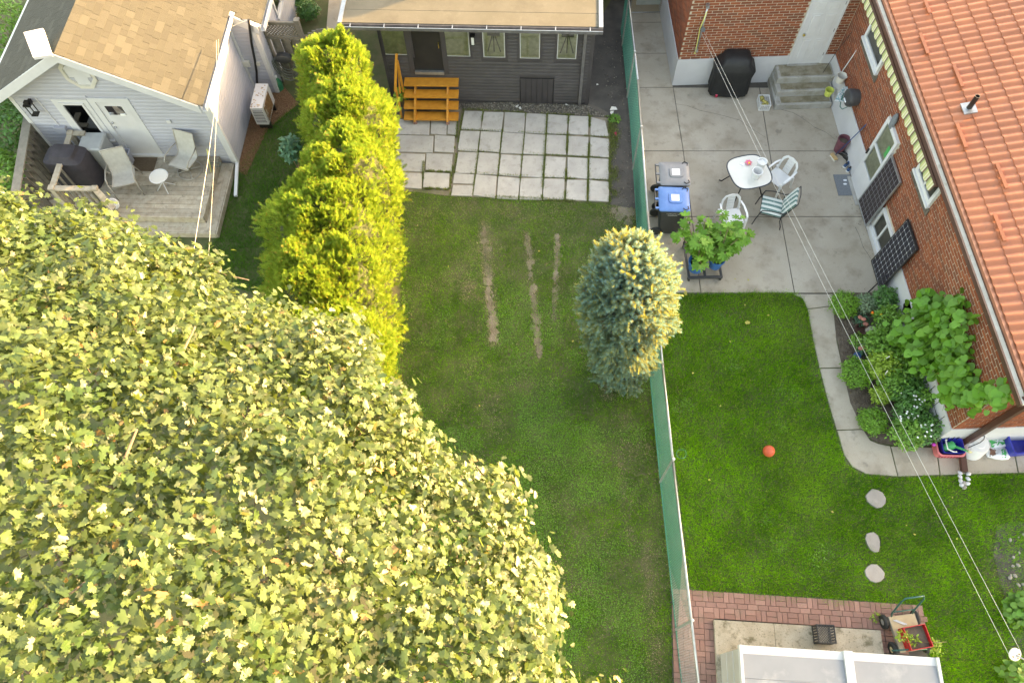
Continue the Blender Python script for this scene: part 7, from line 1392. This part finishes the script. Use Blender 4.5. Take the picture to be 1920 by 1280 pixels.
# bare strips under the worn grass
for k, (a, b, w_, s_) in enumerate(STR):
    if s_ < .5: continue
    A, B = P(*a), P(*b); d = (B-A).normalized(); nn_ = Vector((-d.y, d.x, 0)); L_ = (B-A).length; q = MB(); nb_ = int(16+L_*20)
    for m2 in range(nb_):
        ctr = A+d*(L_*RNG.random())+nn_*w_*RNG.normal(0, .42); rr_ = RNG.uniform(.02, .075)*(1+w_*2); z_ = .003+.00006*m2
        q.add([(ctr.x+rr_*RNG.uniform(.5, 1.2)*math.cos(t), ctr.y+rr_*RNG.uniform(.6, 1.5)*math.sin(t), z_) for t in np.linspace(0, 6.283, 10)[:-1]], [tuple(range(9))])
    q.build('bare_soil_patch', MATS['soil'], kind='structure')
# clover in the middle lawn
w = [P(x, y) for x, y in left]; n = 240000; x = RNG.uniform(-4, 4, n); y = RNG.uniform(0, 12, n); k = inpoly(x, y, w) & (RNG.random(n) < np.clip((vnoise(x, y, 1.7, 12)-.42)*3.0, 0.02, 1)*np.clip(1.15-(y-6)/4, .12, 1)*(1-strip(x, y))); x, y = x[k], y[k]; n = len(x)
CL = (np.array([(0, 0, 0), (.5, .5, .1), (0, 1, 0), (-.5, .5, .1)]), np.array([(0, 1, 2), (0, 2, 3)])); up = norm(np.array([0, 0, 1])+RNG.normal(0, .3, (n, 3))); V, F = scatter(*CL, np.stack([x, y, RNG.uniform(.02, .05, n)], 1), basis(norm(np.cross(up, rdir(n))), up), RNG.uniform(.011, .022, n)); npmesh('clover_patches', V, F, MATS['clover'], label='bright clover patches spreading through the middle lawn', cat='clover', kind='stuff')
# weeds in the joints of the flagstones and along edges
def joint(pl, n, sd, hts=(.02, .06)):
    pts = []
    for (a, b) in pl:
        A, B = P(*a), P(*b); t = RNG.random(n); t = t[vnoise(t*9, t*0, 1.0, int(a[0]) % 50) > .38]; pts.append(np.stack([A.x+(B.x-A.x)*t+RNG.normal(0, sd, len(t)), A.y+(B.y-A.y)*t+RNG.normal(0, sd, len(t))], 1))
    return np.concatenate(pts)
jl = []
for i_ in range(8): jl.append((Z3(ctop[i_], ytop[i_]), Z3(cbot[i_], ybot[i_])))
for t in rowt: jl.append((Z3(ctop[0]+(cbot[0]-ctop[0])*t, ytop[0]+(ybot[0]-ytop[0])*t), Z3(ctop[7]+(cbot[7]-ctop[7])*t, ytop[7]+(ybot[7]-ytop[7])*t)))
jl += [(Z3(0, 1130), Z3(205, 1140)), (Z3(0, 1028), Z3(215, 1036)), (Z3(50, 925), Z3(40, 1130)), (Z3(250, 730), Z3(205, 1135))]
xy = joint(jl, 900, .014); xy2 = joint([jl[6], jl[7], jl[5], jl[4], jl[12]], 1900, .028); xy3 = joint([(Z3(1180, 720), Z3(1170, 1215)), (Z3(1195, 740), Z3(1190, 1210))], 2200, .06); xy = np.concatenate([xy, xy2, xy3]); n = len(xy); a = RNG.uniform(0, 6.28, n); h = RNG.uniform(.02, .06, n); wd = .006
B = np.stack([xy[:, 0], xy[:, 1], np.full(n, .01)], 1); S_ = np.stack([np.cos(a+1.57)*wd, np.sin(a+1.57)*wd, np.zeros(n)], 1); T_ = B+np.stack([np.cos(a)*h*.8, np.sin(a)*h*.8, h], 1); V = np.stack([B-S_, B+S_, T_], 1).reshape(-1, 3); c = mixc((.11, .17, .03), (.24, .24, .10), RNG.random(n)); npmesh('joint_weeds', V, np.arange(len(V)).reshape(-1, 3), MATS['grass_blade'], None, np.repeat(np.concatenate([c, np.ones((n, 1))], 1), 3, 0), label='weeds and moss growing in the flagstone joints', cat='weeds', kind='stuff')
# gravel in front of the cottage, mulch chips
OCT = (np.array([(1, 0, 0), (0, 1, 0), (-1, 0, 0), (0, -1, 0), (0, 0, .7), (0, 0, -.7)], float), np.array([(0, 1, 4), (1, 2, 4), (2, 3, 4), (3, 0, 4), (1, 0, 5), (2, 1, 5), (3, 2, 5), (0, 3, 5)]))
def pebbles(name, label, poly, n, s0, s1, mat):
    w = [P(*p) for p in poly]; x = RNG.uniform(min(p.x for p in w), max(p.x for p in w), n); y = RNG.uniform(min(p.y for p in w), max(p.y for p in w), n); k = inpoly(x, y, w); x, y = x[k], y[k]; n = len(x); V, F = scatter(*OCT, np.stack([x, y, RNG.uniform(.004, .02, n)], 1), basis(rdir(n), rdir(n)), RNG.uniform(s0, s1, n)); npmesh(name, V, F, MATS[mat], label=label, cat='gravel', kind='stuff')
pebbles('gravel', 'loose grey gravel along the foot of the cottage wall', [(800, 196), (862, 204), (1142, 220), (1100, 198), (960, 193)], 5200, .012, .03, 'gravel'); pebbles('mulch_chips', 'reddish bark chips beside the white house wall', [(442, 318), (484, 168), (530, 162), (556, 192), (500, 245), (462, 328)], 9000, .015, .04, 'mulch'); pebbles('path_debris', 'small stones scattered over the dark side path', [(1112, 90), (1170, 60), (1190, 385), (1150, 380), (1150, 210)], 500, .008, .025, 'gravel'); pebbles('bed_clods', 'soil clods on the open flower bed', [(1562, 560), (1620, 560), (1640, 830), (1610, 800), (1575, 660)], 2600, .01, .03, 'bed_soil')
pebbles('patio_litter', 'dark specks of dirt and leaf litter along the patio wall', [(1552, 200), (1562, 200), (1604, 365), (1662, 545), (1500, 547), (1640, 535), (1590, 375)], 1500, .006, .018, 'bed_soil'); pebbles('patio_grit', 'fine grit scattered across the concrete patio', [(1270, 170), (1540, 170), (1650, 540), (1320, 540)], 420, .005, .012, 'bed_soil')
# broad leaved weeds in the right lawn
wp = []
for k in range(16):
    cx_, cy_ = P(RNG.uniform(1270, 1740), RNG.uniform(570, 1090)).xy; m2 = int(RNG.uniform(30, 110)); wp.append(np.stack([RNG.normal(cx_, .10, m2), RNG.normal(cy_, .10, m2), RNG.uniform(.035, .065, m2)], 1))
wp = np.concatenate(wp); k = inpoly(wp[:, 0], wp[:, 1], [P(*q_) for q_ in right]); wp = wp[k]; n = len(wp); up = norm(np.array([0, 0, 1])+RNG.normal(0, .25, (n, 3))); V, F = scatter(*CL, wp, basis(norm(np.cross(up, rdir(n))), up), RNG.uniform(.012, .026, n)); npmesh('lawn_weeds', V, F, MATS['clover'], label='broad leaved weeds dotted through the right lawn', cat='weeds', kind='stuff')
# fallen leaves
FL = mesh_of('fallen_leaf', MAPLE, MATS['fallen'])
for k, (x, y) in enumerate(((1402, 607), (1370, 640), (1440, 590), (1396, 572), (1300, 700), (1480, 640), (1350, 760), (1560, 960), (1795, 1010), (1715, 1000), (1785, 932), (1330, 900), (1288, 550), (1378, 522), (1402, 525), (1700, 985), (900, 760), (1010, 470), (840, 500), (1075, 640))):
    c = P(x, y, .06 if y > 545 else .028); s = .025+.02*((k*7) % 5)/5; mt = TR(c, k*1.7, rx=.25, s=s if k not in (0, 12) else .085); tag(place('fallen_leaf', FL, mt), 'small yellow leaf fallen on the lawn or patio', 'leaf', 'fallen leaves on the ground')
